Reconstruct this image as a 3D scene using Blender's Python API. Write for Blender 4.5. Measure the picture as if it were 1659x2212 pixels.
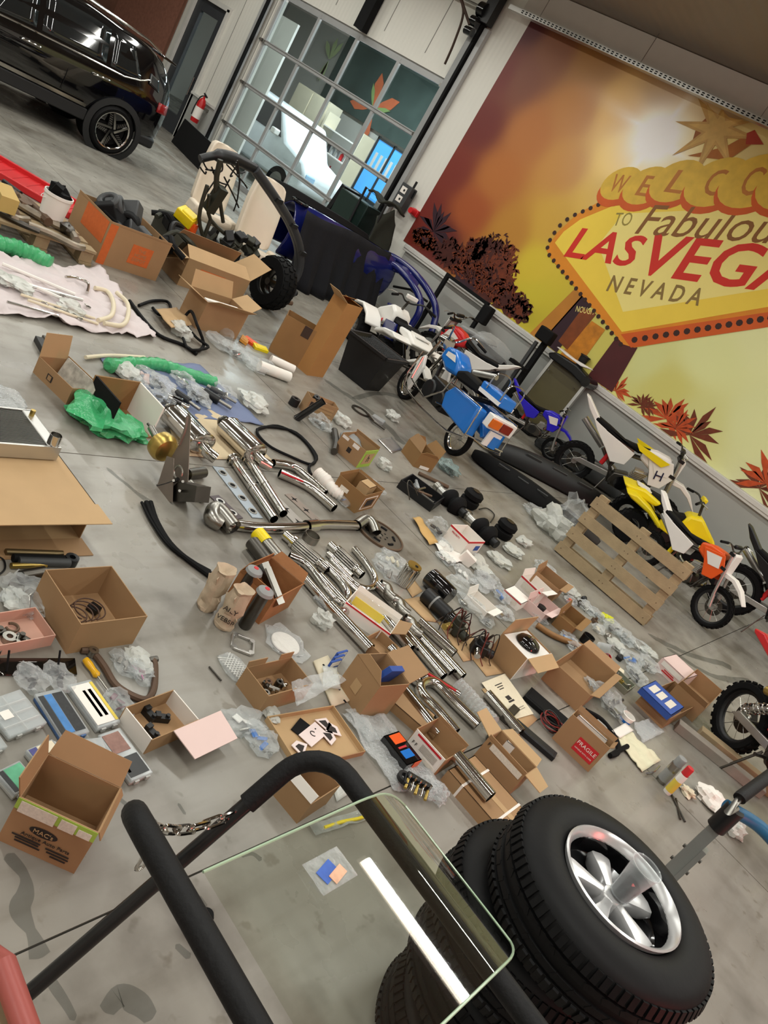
import bpy, bmesh, math, random
from mathutils import Vector as V, Matrix, Euler, noise as NZ
for _o in list(bpy.data.objects): bpy.data.objects.remove(_o)
S=bpy.context.scene; C=S.collection; PI=math.pi; rnd=random.Random(7)
# ---------------------------------------------------------------- camera
CAM=V((0,0,2.1)); FPX=1656.1; ROLL,PITCH,YAW=[math.radians(a) for a in (33.578,-21.102,30.548)]
_Q=Matrix.Rotation(YAW,3,'Z')@Matrix.Rotation(PITCH,3,'X')
_f=_Q@V((0,1,0)); _u=_Q@V((0,0,1)); _x=_f.cross(_u)
CR=math.cos(ROLL)*_x+math.sin(ROLL)*_u; CU=-math.sin(ROLL)*_x+math.cos(ROLL)*_u
cd=bpy.data.cameras.new('camera'); cam=bpy.data.objects.new('camera',cd); C.objects.link(cam)
cd.sensor_fit='VERTICAL'; cd.sensor_height=24; cd.sensor_width=18; cd.lens=24*FPX/2212; cd.clip_end=100; cd.clip_start=.02
cam.matrix_world=Matrix(((CR.x,CU.x,-_f.x,CAM.x),(CR.y,CU.y,-_f.y,CAM.y),(CR.z,CU.z,-_f.z,CAM.z),(0,0,0,1)))
S.camera=cam
# ---------------------------------------------------------------- world, exposure
w=bpy.data.worlds.new('world'); S.world=w; w.use_nodes=True
w.node_tree.nodes['Background'].inputs[0].default_value=(.05,.055,.06,1); w.node_tree.nodes['Background'].inputs[1].default_value=.3
S.view_settings.view_transform='Standard'; S.view_settings.look='None'; S.view_settings.gamma=1; S.view_settings.use_curve_mapping=False
S.view_settings.exposure=-.16
WALL=11.0; CEIL=5.42
# ceiling luminaires (long LED strips along X): area lights inside the fittings built below
LUM=[(x,y,4.75) for y in (5.5,1.2,-3.2) for x in (-.1,-3.8,-7.5,-11.2,-14.9,3.6)]+[(x,8.6,5.15) for x in (-14.9,-11.2,-7.6,-.1,3.6)]  # row nearest the mural wall is added, out of view, to brighten that wall
def area(name,loc,sx,sy,e,col,rot=(0,0,0)):
    l=bpy.data.lights.new(name,'AREA'); l.shape='RECTANGLE'; l.size=sx; l.size_y=sy; l.energy=e; l.color=col
    o=bpy.data.objects.new(name,l); C.objects.link(o); o.location=loc; o.rotation_euler=rot; return o
LIGHTS=[area('luminaire_light',(x,y,z-.045),2.6,.10,72,(.99,1,.945)) for x,y,z in LUM]
BACKL=[area('back_room_light',(x,14.0,4.6),2.5,.15,330,(.88,.96,1)) for x in (-15.5,-12,-8.5)]
REDL=area('red_neon_light',(6.88,2.6,1.6),3.2,.5,150,(1,.10,.09),(0,-PI/2,PI))
# ---------------------------------------------------------------- pixel <-> place helpers (photo frame 1659x2212)
def ray(px,py): return CR*((px-829.5)/FPX)-CU*((py-1106)/FPX)+_f
def fl(px,py=None,z=0.0):
    if py is None: px,py=px
    d=ray(px,py); return CAM+d*((z-CAM.z)/d.z)
def ow(px,py,y=WALL):
    d=ray(px,py); return CAM+d*(y/d.y)
def ox(px,py,x):
    d=ray(px,py); return CAM+d*(x/d.x)
def proj(w):
    d=V(w)-CAM; k=d.dot(_f); return (829.5+FPX*d.dot(CR)/k,1106-FPX*d.dot(CU)/k)
def hgt(pb,pt):
    b=fl(*pb); best=(1e9,0)
    for i in range(400):
        z=i*.004; q=proj((b.x,b.y,z)); d=math.hypot(q[0]-pt[0],q[1]-pt[1])
        if d<best[0]: best=(d,z)
    return best[1]
def yaw(p,q,z=0): a=fl(*p,z=z); b=fl(*q,z=z); return math.atan2(b.y-a.y,b.x-a.x)
# ---------------------------------------------------------------- materials
def lin(c): return c/12.92 if c<=.04045 else ((c+.055)/1.055)**2.4
def hx(h): return tuple(lin(int(h[i:i+2],16)/255) for i in (0,2,4))
MATS={}
def mt(name,h,r=.5,me=0,var=.12,sc=6,bump=0,bsc=60,alpha=1,tr=0,ior=1.45,coat=0,em=0,h2=None,spec=.5):
    if name in MATS: return MATS[name]
    m=bpy.data.materials.new(name); m.use_nodes=True; n=m.node_tree.nodes; L=m.node_tree.links; b=n['Principled BSDF']
    c=hx(h)
    b.inputs['Roughness'].default_value=r; b.inputs['Metallic'].default_value=me; b.inputs['IOR'].default_value=ior
    b.inputs['Alpha'].default_value=alpha; b.inputs['Transmission Weight'].default_value=tr; b.inputs['Coat Weight'].default_value=coat
    b.inputs['Specular IOR Level'].default_value=spec
    tc=n.new('ShaderNodeTexCoord')
    nz=n.new('ShaderNodeTexNoise'); nz.inputs['Scale'].default_value=sc; nz.inputs['Detail'].default_value=4
    L.new(tc.outputs['Object'],nz.inputs['Vector'])
    mx=n.new('ShaderNodeMix'); mx.data_type='RGBA'
    mx.inputs[6].default_value=(*[x*(1-var) for x in c],1)
    mx.inputs[7].default_value=(*(hx(h2) if h2 else [min(1,x*(1+var)) for x in c]),1)
    L.new(nz.outputs['Fac'],mx.inputs[0]); L.new(mx.outputs[2],b.inputs['Base Color'])
    if em: L.new(mx.outputs[2],b.inputs['Emission Color']); b.inputs['Emission Strength'].default_value=em
    if bump:
        bz=n.new('ShaderNodeTexNoise'); bz.inputs['Scale'].default_value=bsc; bz.inputs['Detail'].default_value=3
        L.new(tc.outputs['Object'],bz.inputs['Vector'])
        bp=n.new('ShaderNodeBump'); bp.inputs['Strength'].default_value=bump; bp.inputs['Distance'].default_value=.01
        L.new(bz.outputs['Fac'],bp.inputs['Height']); L.new(bp.outputs['Normal'],b.inputs['Normal'])
    MATS[name]=m; return m
CARD=mt('cardboard','9d7c58',.75,var=.13,sc=5); CARD2=mt('cardboard_pale','b3946c',.75,var=.1,sc=5); CARD3=mt('cardboard_dark','8a683f',.78,var=.15,sc=5)
BLK=mt('black_plastic','101113',.45); BLKM=mt('black_matt','0e0e0f',.8,spec=.25); RUB=mt('rubber','0b0b0c',.72,bump=.15,bsc=40,spec=.2); BLKG=mt('black_gloss','0b0b0d',.12,coat=.5)
CHR=mt('chrome','c9c6c0',.13,1,var=.06); STL=mt('steel','9c9992',.3,1,var=.12,sc=15); STLD=mt('dark_steel','5b5853',.38,1,var=.25,sc=12); ALU=mt('aluminium','c2c1bd',.35,.9,var=.08)
RUST=mt('rusty_steel','6a5646',.6,.6,var=.35,sc=18); BRASS=mt('brass_zinc','b39a55',.32,.9,var=.15)
WHT=mt('white_plastic','e6e3dd',.4,var=.04); WHTP=mt('white_paper','e8e2da',.7,var=.05); CREAM=mt('cream','d9ceb4',.6,var=.08); GREY=mt('grey_plastic','8b8d8c',.5); DGREY=mt('dark_grey','3b3d3e',.55)
RED=mt('red_plastic','c5262a',.3,var=.06); BLUE=mt('blue_gloss','1d6fc4',.25,coat=.4,var=.05); ORG=mt('orange','e5591d',.35,var=.05); YEL=mt('yellow','e8d016',.35,var=.05); NAVY=mt('navy_gloss','141c5c',.18,coat=.6); PURP=mt('violet_blue','2a1fc0',.28,coat=.3)
GRN=mt('green','3f9a4c',.5); WOOD=mt('pallet_wood','9a8768',.8,var=.3,sc=9,bump=.2); PINK=mt('pink_card','dbc0ba',.7,var=.05); BRN=mt('brown_dark','3a2a20',.7)
def film(name,h,base=.16,edge=.6,rough=.1,bump=.5,bsc=25,tint=None,diff=True):
    m=bpy.data.materials.new(name); m.use_nodes=True; n=m.node_tree.nodes; L=m.node_tree.links; b=n['Principled BSDF']; out=n['Material Output']
    b.inputs['Base Color'].default_value=(*hx(h),1); b.inputs['Roughness'].default_value=rough
    tp=n.new('ShaderNodeBsdfTransparent'); tp.inputs[0].default_value=(*hx(tint or 'f4f6f6'),1)
    lw=n.new('ShaderNodeLayerWeight'); lw.inputs['Blend'].default_value=.35 if diff else .12
    mr=n.new('ShaderNodeMapRange'); mr.inputs[3].default_value=base; mr.inputs[4].default_value=edge; L.new(lw.outputs['Facing'],mr.inputs[0])
    mx=n.new('ShaderNodeMixShader'); L.new(mr.outputs[0],mx.inputs[0]); L.new(tp.outputs[0],mx.inputs[1])
    if diff: L.new(b.outputs[0],mx.inputs[2])
    else:
        gl=n.new('ShaderNodeBsdfGlossy'); gl.inputs['Roughness'].default_value=rough; L.new(gl.outputs[0],mx.inputs[2])
    L.new(mx.outputs[0],out.inputs[0])
    if bump:
        tc=n.new('ShaderNodeTexCoord'); bz=n.new('ShaderNodeTexNoise'); bz.inputs['Scale'].default_value=bsc; bz.inputs['Detail'].default_value=3; L.new(tc.outputs['Object'],bz.inputs['Vector'])
        bp=n.new('ShaderNodeBump'); bp.inputs['Strength'].default_value=bump; bp.inputs['Distance'].default_value=.01; L.new(bz.outputs['Fac'],bp.inputs['Height']); L.new(bp.outputs['Normal'],b.inputs['Normal']); L.new(bp.outputs['Normal'],lw.inputs['Normal'])
    MATS[name]=m; return m
PLA=film('clear_plastic','eef0f0',.07,.5,.07,.9,28); PLB=film('bubble_wrap','e4e6e6',.16,.65,.1,1,80); PLM=film('milky_plastic','d8d9d2',.5,.85,.25,.6,18); CASE=film('clear_case','d5dadb',.3,.7,.15,0); CUP=film('cup_plastic','e8ecee',.07,.55,.06,0)
GPL=mt('green_film','45ad70',.18,alpha=.85,var=.25,sc=22,bump=1,bsc=30)
OLV=mt('olive_black','33342b',.55,.3,var=.2); TAN=mt('tan_cloth','c9b797',.85,bump=.2); BEIGE=mt('beige_leather','d8cbb8',.5,var=.06); CLO=mt('lilac_cloth','cfc4c4',.85,var=.06,bump=.2,bsc=30); BCL=mt('blue_cloth','6f7a98',.9,var=.12)
GLS=film('pane_glass','e8eef0',.04,.5,.02,0,tint='eef4f4',diff=False); WSG=film('green_windshield','e8eef0',.07,.95,.015,0,tint='f3f7ee',diff=False) 
# ---------------------------------------------------------------- mesh builder
class G:
    def __init__(s): s.v=[]; s.f=[]
    def add(s,vs,fs,T=None):
        k=len(s.v); s.v+=[(T@V(p)) if T else V(p) for p in vs]; s.f+=[[i+k for i in f] for f in fs]; return s
    def box(s,c,d,r=None,T=None):
        M=Matrix.Translation(V(c))@(Euler(r).to_matrix().to_4x4() if r else Matrix()); M=(T@M) if T else M
        x,y,z=[a/2 for a in d]
        return s.add([(-x,-y,-z),(x,-y,-z),(x,y,-z),(-x,y,-z),(-x,-y,z),(x,-y,z),(x,y,z),(-x,y,z)],[(3,2,1,0),(4,5,6,7),(0,1,5,4),(1,2,6,5),(2,3,7,6),(3,0,4,7)],M)
    def tube(s,pts,r,n=8,closed=False,cap=True):
        P=[V(p) for p in pts]; m=len(P); R=r if isinstance(r,(list,tuple)) else [r]*m; k=len(s.v); up=None
        for i in range(m):
            a=P[(i-1)%m] if (closed or i>0) else P[i]; b=P[(i+1)%m] if (closed or i<m-1) else P[i]
            t=(b-a).normalized() if (b-a).length>1e-9 else V((0,0,1))
            if up is None: up=V((0,0,1)) if abs(t.z)<.9 else V((1,0,0))
            side=t.cross(up); side.normalize(); up=side.cross(t).normalized()
            for j in range(n):
                q=2*PI*j/n; s.v.append(P[i]+(side*math.cos(q)+up*math.sin(q))*R[i])
        for i in range(m if closed else m-1):
            for j in range(n):
                A=k+i*n; B_=k+((i+1)%m)*n; s.f.append([A+j,A+(j+1)%n,B_+(j+1)%n,B_+j])
        if cap and not closed: s.f.append([k+j for j in range(n)][::-1]); s.f.append([k+(m-1)*n+j for j in range(n)])
        return s
    def cyl(s,a,b,r,r2=None,n=14,cap=True): return s.tube([a,b],[r,r if r2 is None else r2],n,cap=cap)
    def pipe(s,pts,r,t=.0025,n=14):
        # hollow open pipe
        s.tube(pts,r,n,cap=False); k=len(s.v); s.tube(pts,r-t,n,cap=False); m=len(pts)
        for e in (0,(m-1)*n):
            o=k-m*n+e; i=k+e
            for j in range(n): s.f.append([o+j,o+(j+1)%n,i+(j+1)%n,i+j])
        return s
    def lathe(s,prof,n=24,T=None,a0=0,a1=2*PI,closed=False):
        k=len(s.v); full=abs(a1-a0-2*PI)<1e-6; m=n if full else n+1
        for i in range(m):
            a=a0+(a1-a0)*i/n
            for r,z in prof:
                p=V((r*math.cos(a),r*math.sin(a),z)); s.v.append(T@p if T else p)
        q=len(prof)
        for i in range(n):
            A=k+i*q; B_=k+((i+1)%m)*q
            for j in range(q if closed else q-1): s.f.append([A+j,B_+j,B_+(j+1)%q,A+(j+1)%q])
        return s
    def prism(s,poly,z0,z1,T=None):
        n=len(poly); return s.add([(x,y,z0) for x,y in poly]+[(x,y,z1) for x,y in poly],[list(range(n))[::-1],list(range(n,2*n))]+[[i,(i+1)%n,n+(i+1)%n,n+i] for i in range(n)],T)
    def side(s,poly,y0,y1):
        # polygon in xz plane extruded along y
        n=len(poly); return s.add([(x,y0,z) for x,z in poly]+[(x,y1,z) for x,z in poly],[list(range(n)),list(range(n,2*n))[::-1]]+[[i,n+i,n+(i+1)%n,(i+1)%n] for i in range(n)])
    def grid(s,rows,thick=0):
        k=len(s.v); m=len(rows[0]); 
        for r in rows: s.v+=[V(p) for p in r]
        for i in range(len(rows)-1):
            for j in range(m-1): s.f.append([k+i*m+j,k+i*m+j+1,k+(i+1)*m+j+1,k+(i+1)*m+j])
        return s
    def ball(s,c,r,n=10,jit=0,flat=None,seed=0):
        c=V(c); r=V((r,r,r)) if not hasattr(r,'__len__') else V(r); m=max(5,n//2+1); k=len(s.v)
        for i in range(m+1):
            th=PI*i/m
            for j in range(n):
                a=2*PI*j/n; d=V((math.sin(th)*math.cos(a),math.sin(th)*math.sin(a),math.cos(th)))
                q=1+(jit*NZ.noise(d*1.7+V((seed*3.1,seed*1.3,seed)))+jit*.6*NZ.noise(d*4.3+V((seed,seed*2,9)))) if jit else 1
                p=c+V((d.x*r.x,d.y*r.y,d.z*r.z))*q
                if flat is not None and p.z<flat: p.z=flat+.001*j/n
                s.v.append(p)
        for i in range(m):
            for j in range(n): s.f.append([k+i*n+j,k+(i+1)*n+j,k+(i+1)*n+(j+1)%n,k+i*n+(j+1)%n])
        return s
    def jit(s,amp,fr,seed=0):
        for i,p in enumerate(s.v): s.v[i]=p+V((NZ.noise(p*fr+V((seed,0,3))),NZ.noise(p*fr+V((7,seed,1))),.4*NZ.noise(p*fr+V((2,5,seed)))))*amp
        return s
    def o(s,name,m,parent=None,sm=38,bev=0,sub=0,sol=0,loc=None,rot=None):
        me=bpy.data.meshes.new(name); me.from_pydata([tuple(p) for p in s.v],[],s.f); me.validate(); me.update()
        bm=bmesh.new(); bm.from_mesh(me); bmesh.ops.remove_doubles(bm,verts=bm.verts,dist=1e-5); bmesh.ops.recalc_face_normals(bm,faces=bm.faces); bm.to_mesh(me); bm.free()
        if sm:
            me.shade_smooth()
            try: me.set_sharp_from_angle(angle=math.radians(sm))
            except Exception: pass
        if m: me.materials.append(m)
        ob=bpy.data.objects.new(name,me); C.objects.link(ob)
        if parent is not None: ob.parent=parent
        if loc is not None: ob.location=loc
        if rot is not None: ob.rotation_euler=rot
        if sol: q=ob.modifiers.new('solid','SOLIDIFY'); q.thickness=sol; q.offset=0
        if bev: q=ob.modifiers.new('bevel','BEVEL'); q.width=bev; q.segments=2; q.limit_method='ANGLE'
        if sub: q=ob.modifiers.new('sub','SUBSURF'); q.levels=sub; q.render_levels=sub
        return ob
def tag(o,label,cat,group=None,kind=None):
    if label: o['label']=label
    if cat: o['category']=cat
    if group: o['group']=group
    if kind or cat: o['kind']=kind or 'thing'
    return o
def thing(name,label,cat,loc=(0,0,0),rz=0,group=None,rot=None):
    o=bpy.data.objects.new(name,None); o.empty_display_size=.1; C.objects.link(o); o.location=loc; o.rotation_euler=rot or (0,0,rz)
    return tag(o,label,cat,group)
def struct(g,name,m,**k): o=g.o(name,m,**k); o['kind']='structure'; return o
def copy_tree(o,parent=None,label=None,loc=None,rz=None,rot=None):
    c=o.copy(); C.objects.link(c)
    if parent is not None: c.parent=parent
    if label: c['label']=label
    if loc is not None: c.location=loc
    if rz is not None: c.rotation_euler=(0,0,rz)
    if rot is not None: c.rotation_euler=rot
    for ch in list(o.children): copy_tree(ch,c)
    return c
def text(parent,s,size,M,m,name='lettering',ext=.0008,shear=0,sx=1,align='CENTER',off=0):
    cu=bpy.data.curves.new(name,'FONT'); cu.body=s; cu.size=size; cu.extrude=ext; cu.align_x=align; cu.align_y='CENTER'; cu.shear=shear; cu.resolution_u=3; cu.offset=off
    t=bpy.data.objects.new(name,cu); C.objects.link(t); bpy.context.view_layer.update()
    me=bpy.data.meshes.new_from_object(t.evaluated_get(bpy.context.evaluated_depsgraph_get())); bpy.data.objects.remove(t); bpy.data.curves.remove(cu)
    me.transform(M@Matrix.Diagonal((sx,1,1,1))); me.materials.clear(); me.materials.append(m); me.name=name
    o=bpy.data.objects.new(name,me); C.objects.link(o); o.parent=parent; return o
def frame(o,x,y): # matrix from origin and in-plane axes
    x=V(x).normalized(); y=(V(y)-x*V(y).dot(x)).normalized(); z=x.cross(y); M=Matrix.Identity(4)
    for i in range(3): M[i][0]=x[i]; M[i][1]=y[i]; M[i][2]=z[i]; M[i][3]=o[i]
    return M
def arc(c,r,a0,a1,n,pl='xz'):
    o=[]
    for i in range(n+1):
        a=a0+(a1-a0)*i/n; p=(r*math.cos(a),r*math.sin(a))
        o.append(V((c[0]+p[0],c[1],c[2]+p[1])) if pl=='xz' else V((c[0]+p[0],c[1]+p[1],c[2])) if pl=='xy' else V((c[0],c[1]+p[0],c[2]+p[1])))
    return o
def spl(pts,n=6):
    # Catmull-Rom through points
    P=[V(p) for p in pts]; o=[]
    for i in range(len(P)-1):
        a=P[max(0,i-1)];b=P[i];c=P[i+1];d=P[min(len(P)-1,i+2)]
        for k in range(n):
            t=k/n; o.append(.5*((2*b)+(c-a)*t+(2*a-5*b+4*c-d)*t*t+(3*b-a-3*c+d)*t**3))
    o.append(P[-1]); return o
# ================================================================ STRUCTURE
def floor_mat():
    m=bpy.data.materials.new('polished_concrete'); m.use_nodes=True; n=m.node_tree.nodes; L=m.node_tree.links; b=n['Principled BSDF']
    ge=n.new('ShaderNodeNewGeometry')
    def nz(s,d,o=None):
        q=n.new('ShaderNodeTexNoise'); q.inputs['Scale'].default_value=s; q.inputs['Detail'].default_value=d; L.new(ge.outputs['Position'],q.inputs['Vector']); return q
    def ramp(src,a,ca,bp,cb):
        r=n.new('ShaderNodeValToRGB'); r.color_ramp.elements[0].position=a; r.color_ramp.elements[0].color=(*ca,1); r.color_ramp.elements[1].position=bp; r.color_ramp.elements[1].color=(*cb,1); L.new(src,r.inputs[0]); return r
    a=nz(.9,8); r1=ramp(a.outputs['Fac'],.34,hx('7a766e'),.66,hx('9b978e'))
    s2=nz(2.3,10); r2=ramp(s2.outputs['Fac'],.50,(1,1,1),.68,(.56,.53,.5))
    s3=nz(9,3); r3=ramp(s3.outputs['Fac'],.64,(1,1,1),.70,(.72,.69,.65))
    mp=n.new('ShaderNodeMapping'); mp.inputs['Scale'].default_value=(3.2,.35,1); mp.inputs['Rotation'].default_value=(0,0,.5); L.new(ge.outputs['Position'],mp.inputs[0])
    s4=n.new('ShaderNodeTexNoise'); s4.inputs['Scale'].default_value=2.6; s4.inputs['Detail'].default_value=6; L.new(mp.outputs[0],s4.inputs['Vector']); r4=ramp(s4.outputs['Fac'],.5,(1,1,1),.72,(.8,.78,.75))
    cur=r1.outputs[0]
    for r in (r2,r3,r4):
        x=n.new('ShaderNodeMix'); x.data_type='RGBA'; x.blend_type='MULTIPLY'; x.inputs[0].default_value=1; L.new(cur,x.inputs[6]); L.new(r.outputs[0],x.inputs[7]); cur=x.outputs[2]
    L.new(cur,b.inputs['Base Color'])
    rr=ramp(s2.outputs['Fac'],.35,(.24,)*3,.7,(.46,)*3); L.new(rr.outputs[0],b.inputs['Roughness'])
    return m
FLM=floor_mat()
XJ=[-26,-22.13,-19.77,-17.4,-15.03,-12.66,-10.29,-7.92,-5.55,-3.18,-.81,1.56,3.93,7]; YJ=[-6,0,4.8,9.6,17]
fo=struct(G().box(((XJ[0]+XJ[-1])/2,5.5,-.12),(XJ[-1]-XJ[0],23,.2)),'floor',mt('joint_dark','3d3a36',.9))
for i in range(len(XJ)-1):
    for j in range(len(YJ)-1):
        x0,x1,y0,y1=XJ[i],XJ[i+1],YJ[j],YJ[j+1]; e=.0035
        s=G().box(((x0+x1)/2,(y0+y1)/2,-.015),(x1-x0-2*e,y1-y0-2*e,.03)).o('floor_slab',FLM,fo)
STN=film('oil_stain','39332b',.16,.3,.5,0)
def stain(pts,w_,seed):
    P=spl([fl(*q) for q in pts],6); rows=[]
    for i,q in enumerate(P):
        d=(P[min(i+1,len(P)-1)]-P[max(i-1,0)]).normalized(); s_=V((-d.y,d.x,0)); k=w_*(.6+.7*abs(NZ.noise(q*6+V((seed,0,0))))*1.4)*(1 if 0<i<len(P)-1 else .2); j=s_*(w_*.5*NZ.noise(q*9+V((0,seed,0))))
        rows.append([V((v.x,v.y,.0006)) for v in (q+j-s_*k,q+j+s_*k)])
    G().grid(rows).o('oil_stain',STN,fo,sm=0)
stain([(15,1845),(48,1890),(52,1930),(42,1965),(70,2020),(88,2070)],.022,1); stain([(105,2100),(130,2150),(160,2205)],.016,2); stain([(230,2190),(260,2150),(300,2165),(330,2200)],.03,3); stain([(430,1935),(445,1960)],.012,4); stain([(520,1850),(545,1845),(565,1858)],.012,5); stain([(380,2040),(410,2070)],.012,6); stain([(385,1735),(400,1760)],.01,7); stain([(250,1720),(280,1745),(285,1770)],.012,8)
stain([(700,820),(760,860),(820,905),(870,960)],.07,9); stain([(760,860),(830,850),(900,870)],.05,10); stain([(1400,1370),(1480,1410),(1580,1440)],.06,11); stain([(1440,1400),(1540,1460),(1620,1470)],.05,12); stain([(230,1010),(290,1060),(330,1090)],.02,13)
def wall_mat(name,h,sc,st):
    m=mt(name,h,.55,var=.05,sc=1.5); n=m.node_tree.nodes; L=m.node_tree.links; b=n['Principled BSDF']
    wv=n.new('ShaderNodeTexWave'); wv.bands_direction='X'; wv.inputs['Scale'].default_value=sc; ge=n.new('ShaderNodeNewGeometry'); L.new(ge.outputs['Position'],wv.inputs['Vector'])
    bp=n.new('ShaderNodeBump'); bp.inputs['Strength'].default_value=st; bp.inputs['Distance'].default_value=.006; L.new(wv.outputs['Fac'],bp.inputs['Height']); L.new(bp.outputs['Normal'],b.inputs['Normal']); return m
WM=wall_mat('white_sandwich_panel','d6d4cb',3.2,.35); WP=mt('painted_concrete','9fa09b',.7,var=.1,sc=1.2); WS=mt('white_paint','c4c2ba',.6,var=.05)
DL,DR,DT=-15.2,-10.2,3.68; GL,GR,GT=-17.85,-16.6,2.78
g=G()
def wb(x0,x1,z0,z1,y0=WALL,y1=WALL+.2): g.box(((x0+x1)/2,(y0+y1)/2,(z0+z1)/2),(x1-x0,y1-y0,z1-z0))
wb(-26,GL,0,CEIL); wb(GL,GR,GT,CEIL); wb(GR,DL,0,CEIL); wb(DL,DR,DT,CEIL); wb(DR,7,0,CEIL)
wback=struct(g,'wall_back',WM)
for x in (-16.2,-15.25,-13.6,-12.1,-10.95,-10.15): G().box((x,WALL-.004,(DT+CEIL)/2+.1 if x>-15.2 else CEIL/2),(.012,.008,CEIL-DT-.2 if x>-15.2 else CEIL)).o('panel_seam',mt('seam_grey','8f8e88',.7),wback)
struct(G().box((-9.5,-6.1,CEIL/2),(33,.2,CEIL)),'wall_front',WS); struct(G().box((7.1,2.5,CEIL/2),(.2,17.4,CEIL)),'wall_right',WS)
struct(G().box((-26.1,5.5,CEIL/2),(.2,23.4,CEIL)),'wall_left',WS)
CM=wall_mat('ceiling_deck','8a8074',1.5,.8)
struct(G().box((-9.5,5.5,CEIL+.1),(33.4,23.4,.2)),'ceiling',CM)
# plinth wall below the mural, its sill and white bands
struct(G().box((-.9,WALL-.05,.53),(16.2,.1,1.06)).box((-18.5,WALL-.03,.5),(1.2,.06,1.0)).box((-15.95,WALL-.03,.5),(1.25,.06,1.0)),'wall_plinth',WP)
struct(G().box((-.9,WALL-.07,1.09),(16.3,.16,.07)).box((-.9,WALL-.13,1.04),(16.3,.02,.05)),'trim_1',mt('sill_white','c9c8c2',.45),bev=.008)
struct(G().box((-15.95,WALL-.045,1.02),(1.25,.09,.05)),'trim_2',MATS['sill_white'])
struct(G().box((-.9,WALL-.06,5.2),(17,.12,.42)).box((-.9,WALL-.14,5.02),(17,.16,.03)),'trim_3',WS)
# ---- mural
def wp(zx,zy,y=WALL): p=ow(860+zx*.48161,zy*.48161,y); return p.x,p.z
MX0,MX1,MZ0,MZ1=-9.24,1.6,1.125,4.98
mural=thing('mural_poster','huge sunset photo mural of the Las Vegas welcome sign on the wall','mural',(0,WALL-.005,MZ0))
CP=[((600,100),'4f181c'),((480,330),'6a261c'),((380,560),'651f16'),((250,760),'702414'),((120,960),'6a1c10'),((200,1080),'5a1812'),((560,350),'74402a'),((700,230),'7c4a2c'),((900,260),'96682f'),((1200,380),'b48838'),((1500,500),'9c7a36'),((600,600),'a8682f'),((450,800),'a86428'),((330,950),'984a1c'),((750,750),'b98238'),((800,500),'ae7436'),((900,900),'d0a83a'),((700,1000),'c49a34'),((500,1050),'b07a28'),((400,1180),'a86a20'),((620,1200),'cdb52e'),((600,1330),'c6b62c'),((560,1400),'b4a428'),((1000,700),'edc55a'),((1150,600),'fff0b8'),((1000,500),'d8a850'),((1300,600),'f0d878'),((1400,500),'caa648'),((1450,650),'e4cc60'),((1600,650),'d6c27a'),((1050,800),'f0d058'),((1300,850),'f2de70'),((1100,1600),'d0d48e'),((1400,1600),'d9de9c'),((1659,1500),'dce0a4'),((1659,1900),'d6dba0'),((1300,1900),'cfd088'),((1659,2250),'cfd2a2'),((1200,1750),'ccc870'),((2100,1000),'e0e0a8'),((2100,2200),'cccf9c'),((2400,600),'d8d8a0'),((1000,1550),'c4bc58')]
CPW=[(wp(*p),hx(h)) for p,h in CP]
nx,nz_=170,64; me=bpy.data.meshes.new('mural_print'); vs=[];cols=[]
sunc=wp(1160,620)
for j in range(nz_+1):
    for i in range(nx+1):
        x=MX0+(MX1-MX0)*i/nx; z=MZ0+(MZ1-MZ0)*j/nz_; vs.append((x,0,z-MZ0)); W_=0;c=[0,0,0]
        for (px,pz),k in CPW:
            d=((x-px)**2+(z-pz)**2)+.02; q=1/d**2.4; W_+=q; c=[a+b*q for a,b in zip(c,k)]
        c=[a/W_ for a in c]; ds=math.hypot(x-sunc[0],z-sunc[1]); q=min(1,1.25*math.exp(-(ds/.36)**2)+.35*math.exp(-(ds/.9)**2)); an=math.atan2(z-sunc[1],x-sunc[0]); q=min(1,q+1.1*math.exp(-ds/.42)*max(0,math.cos(4*an+.5))**10)
        c=[a*(1-q)+q*b for a,b in zip(c,(.95,.93,.88))]; cols.append([min(.96,a*1.08) for a in c])
fs=[[j*(nx+1)+i,j*(nx+1)+i+1,(j+1)*(nx+1)+i+1,(j+1)*(nx+1)+i] for j in range(nz_) for i in range(nx)]
me.from_pydata(vs,[],fs); ca=me.color_attributes.new('print','FLOAT_COLOR','POINT')
for i,c in enumerate(cols): ca.data[i].color=(*c,1)
mm=bpy.data.materials.new('mural_print'); mm.use_nodes=True; at=mm.node_tree.nodes.new('ShaderNodeVertexColor'); at.layer_name='print'; mm.node_tree.links.new(at.outputs[0],mm.node_tree.nodes['Principled BSDF'].inputs[0]); mm.node_tree.nodes['Principled BSDF'].inputs['Roughness'].default_value=.5
me.materials.append(mm); ob=bpy.data.objects.new('mural_print',me); C.objects.link(ob); ob.parent=mural; q=ob.modifiers.new('s','SOLIDIFY'); q.thickness=.006; q.offset=0
def flat(pts,layer,m,name,th=.0012):
    # printed shape lying on the mural; pts are (X,Z) on the wall
    P=[]
    for x,z in pts:
        P.append((min(max(x,MX0+.01),MX1-.01),min(max(z,MZ0+.005),MZ1-.005)-MZ0))
    return G().side(P,-.004-layer*.0013-th,-.004-layer*.0013).o(name,m,mural,sm=0)
def zp(*pts): return [wp(*p) for p in pts]
pm=lambda h,n,v=.12,sc=3: mt('print_'+n,h,.55,var=v,sc=sc)
PD=pm('2e1420','plum'); PT=pm('43180f','treebrown',.5,14); PT2=pm('6a2c10','treerust',.55,14); PY=pm('f0d24a','yellow',.06); PO=pm('dd8a1e','orange',.15); PRD=pm('d22a18','red',.06); POB=pm('cf5a16','burnt',.15); PGD=pm('8a7038','gold',.1); PPY=pm('f2e388','paleyellow',.05)
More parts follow.
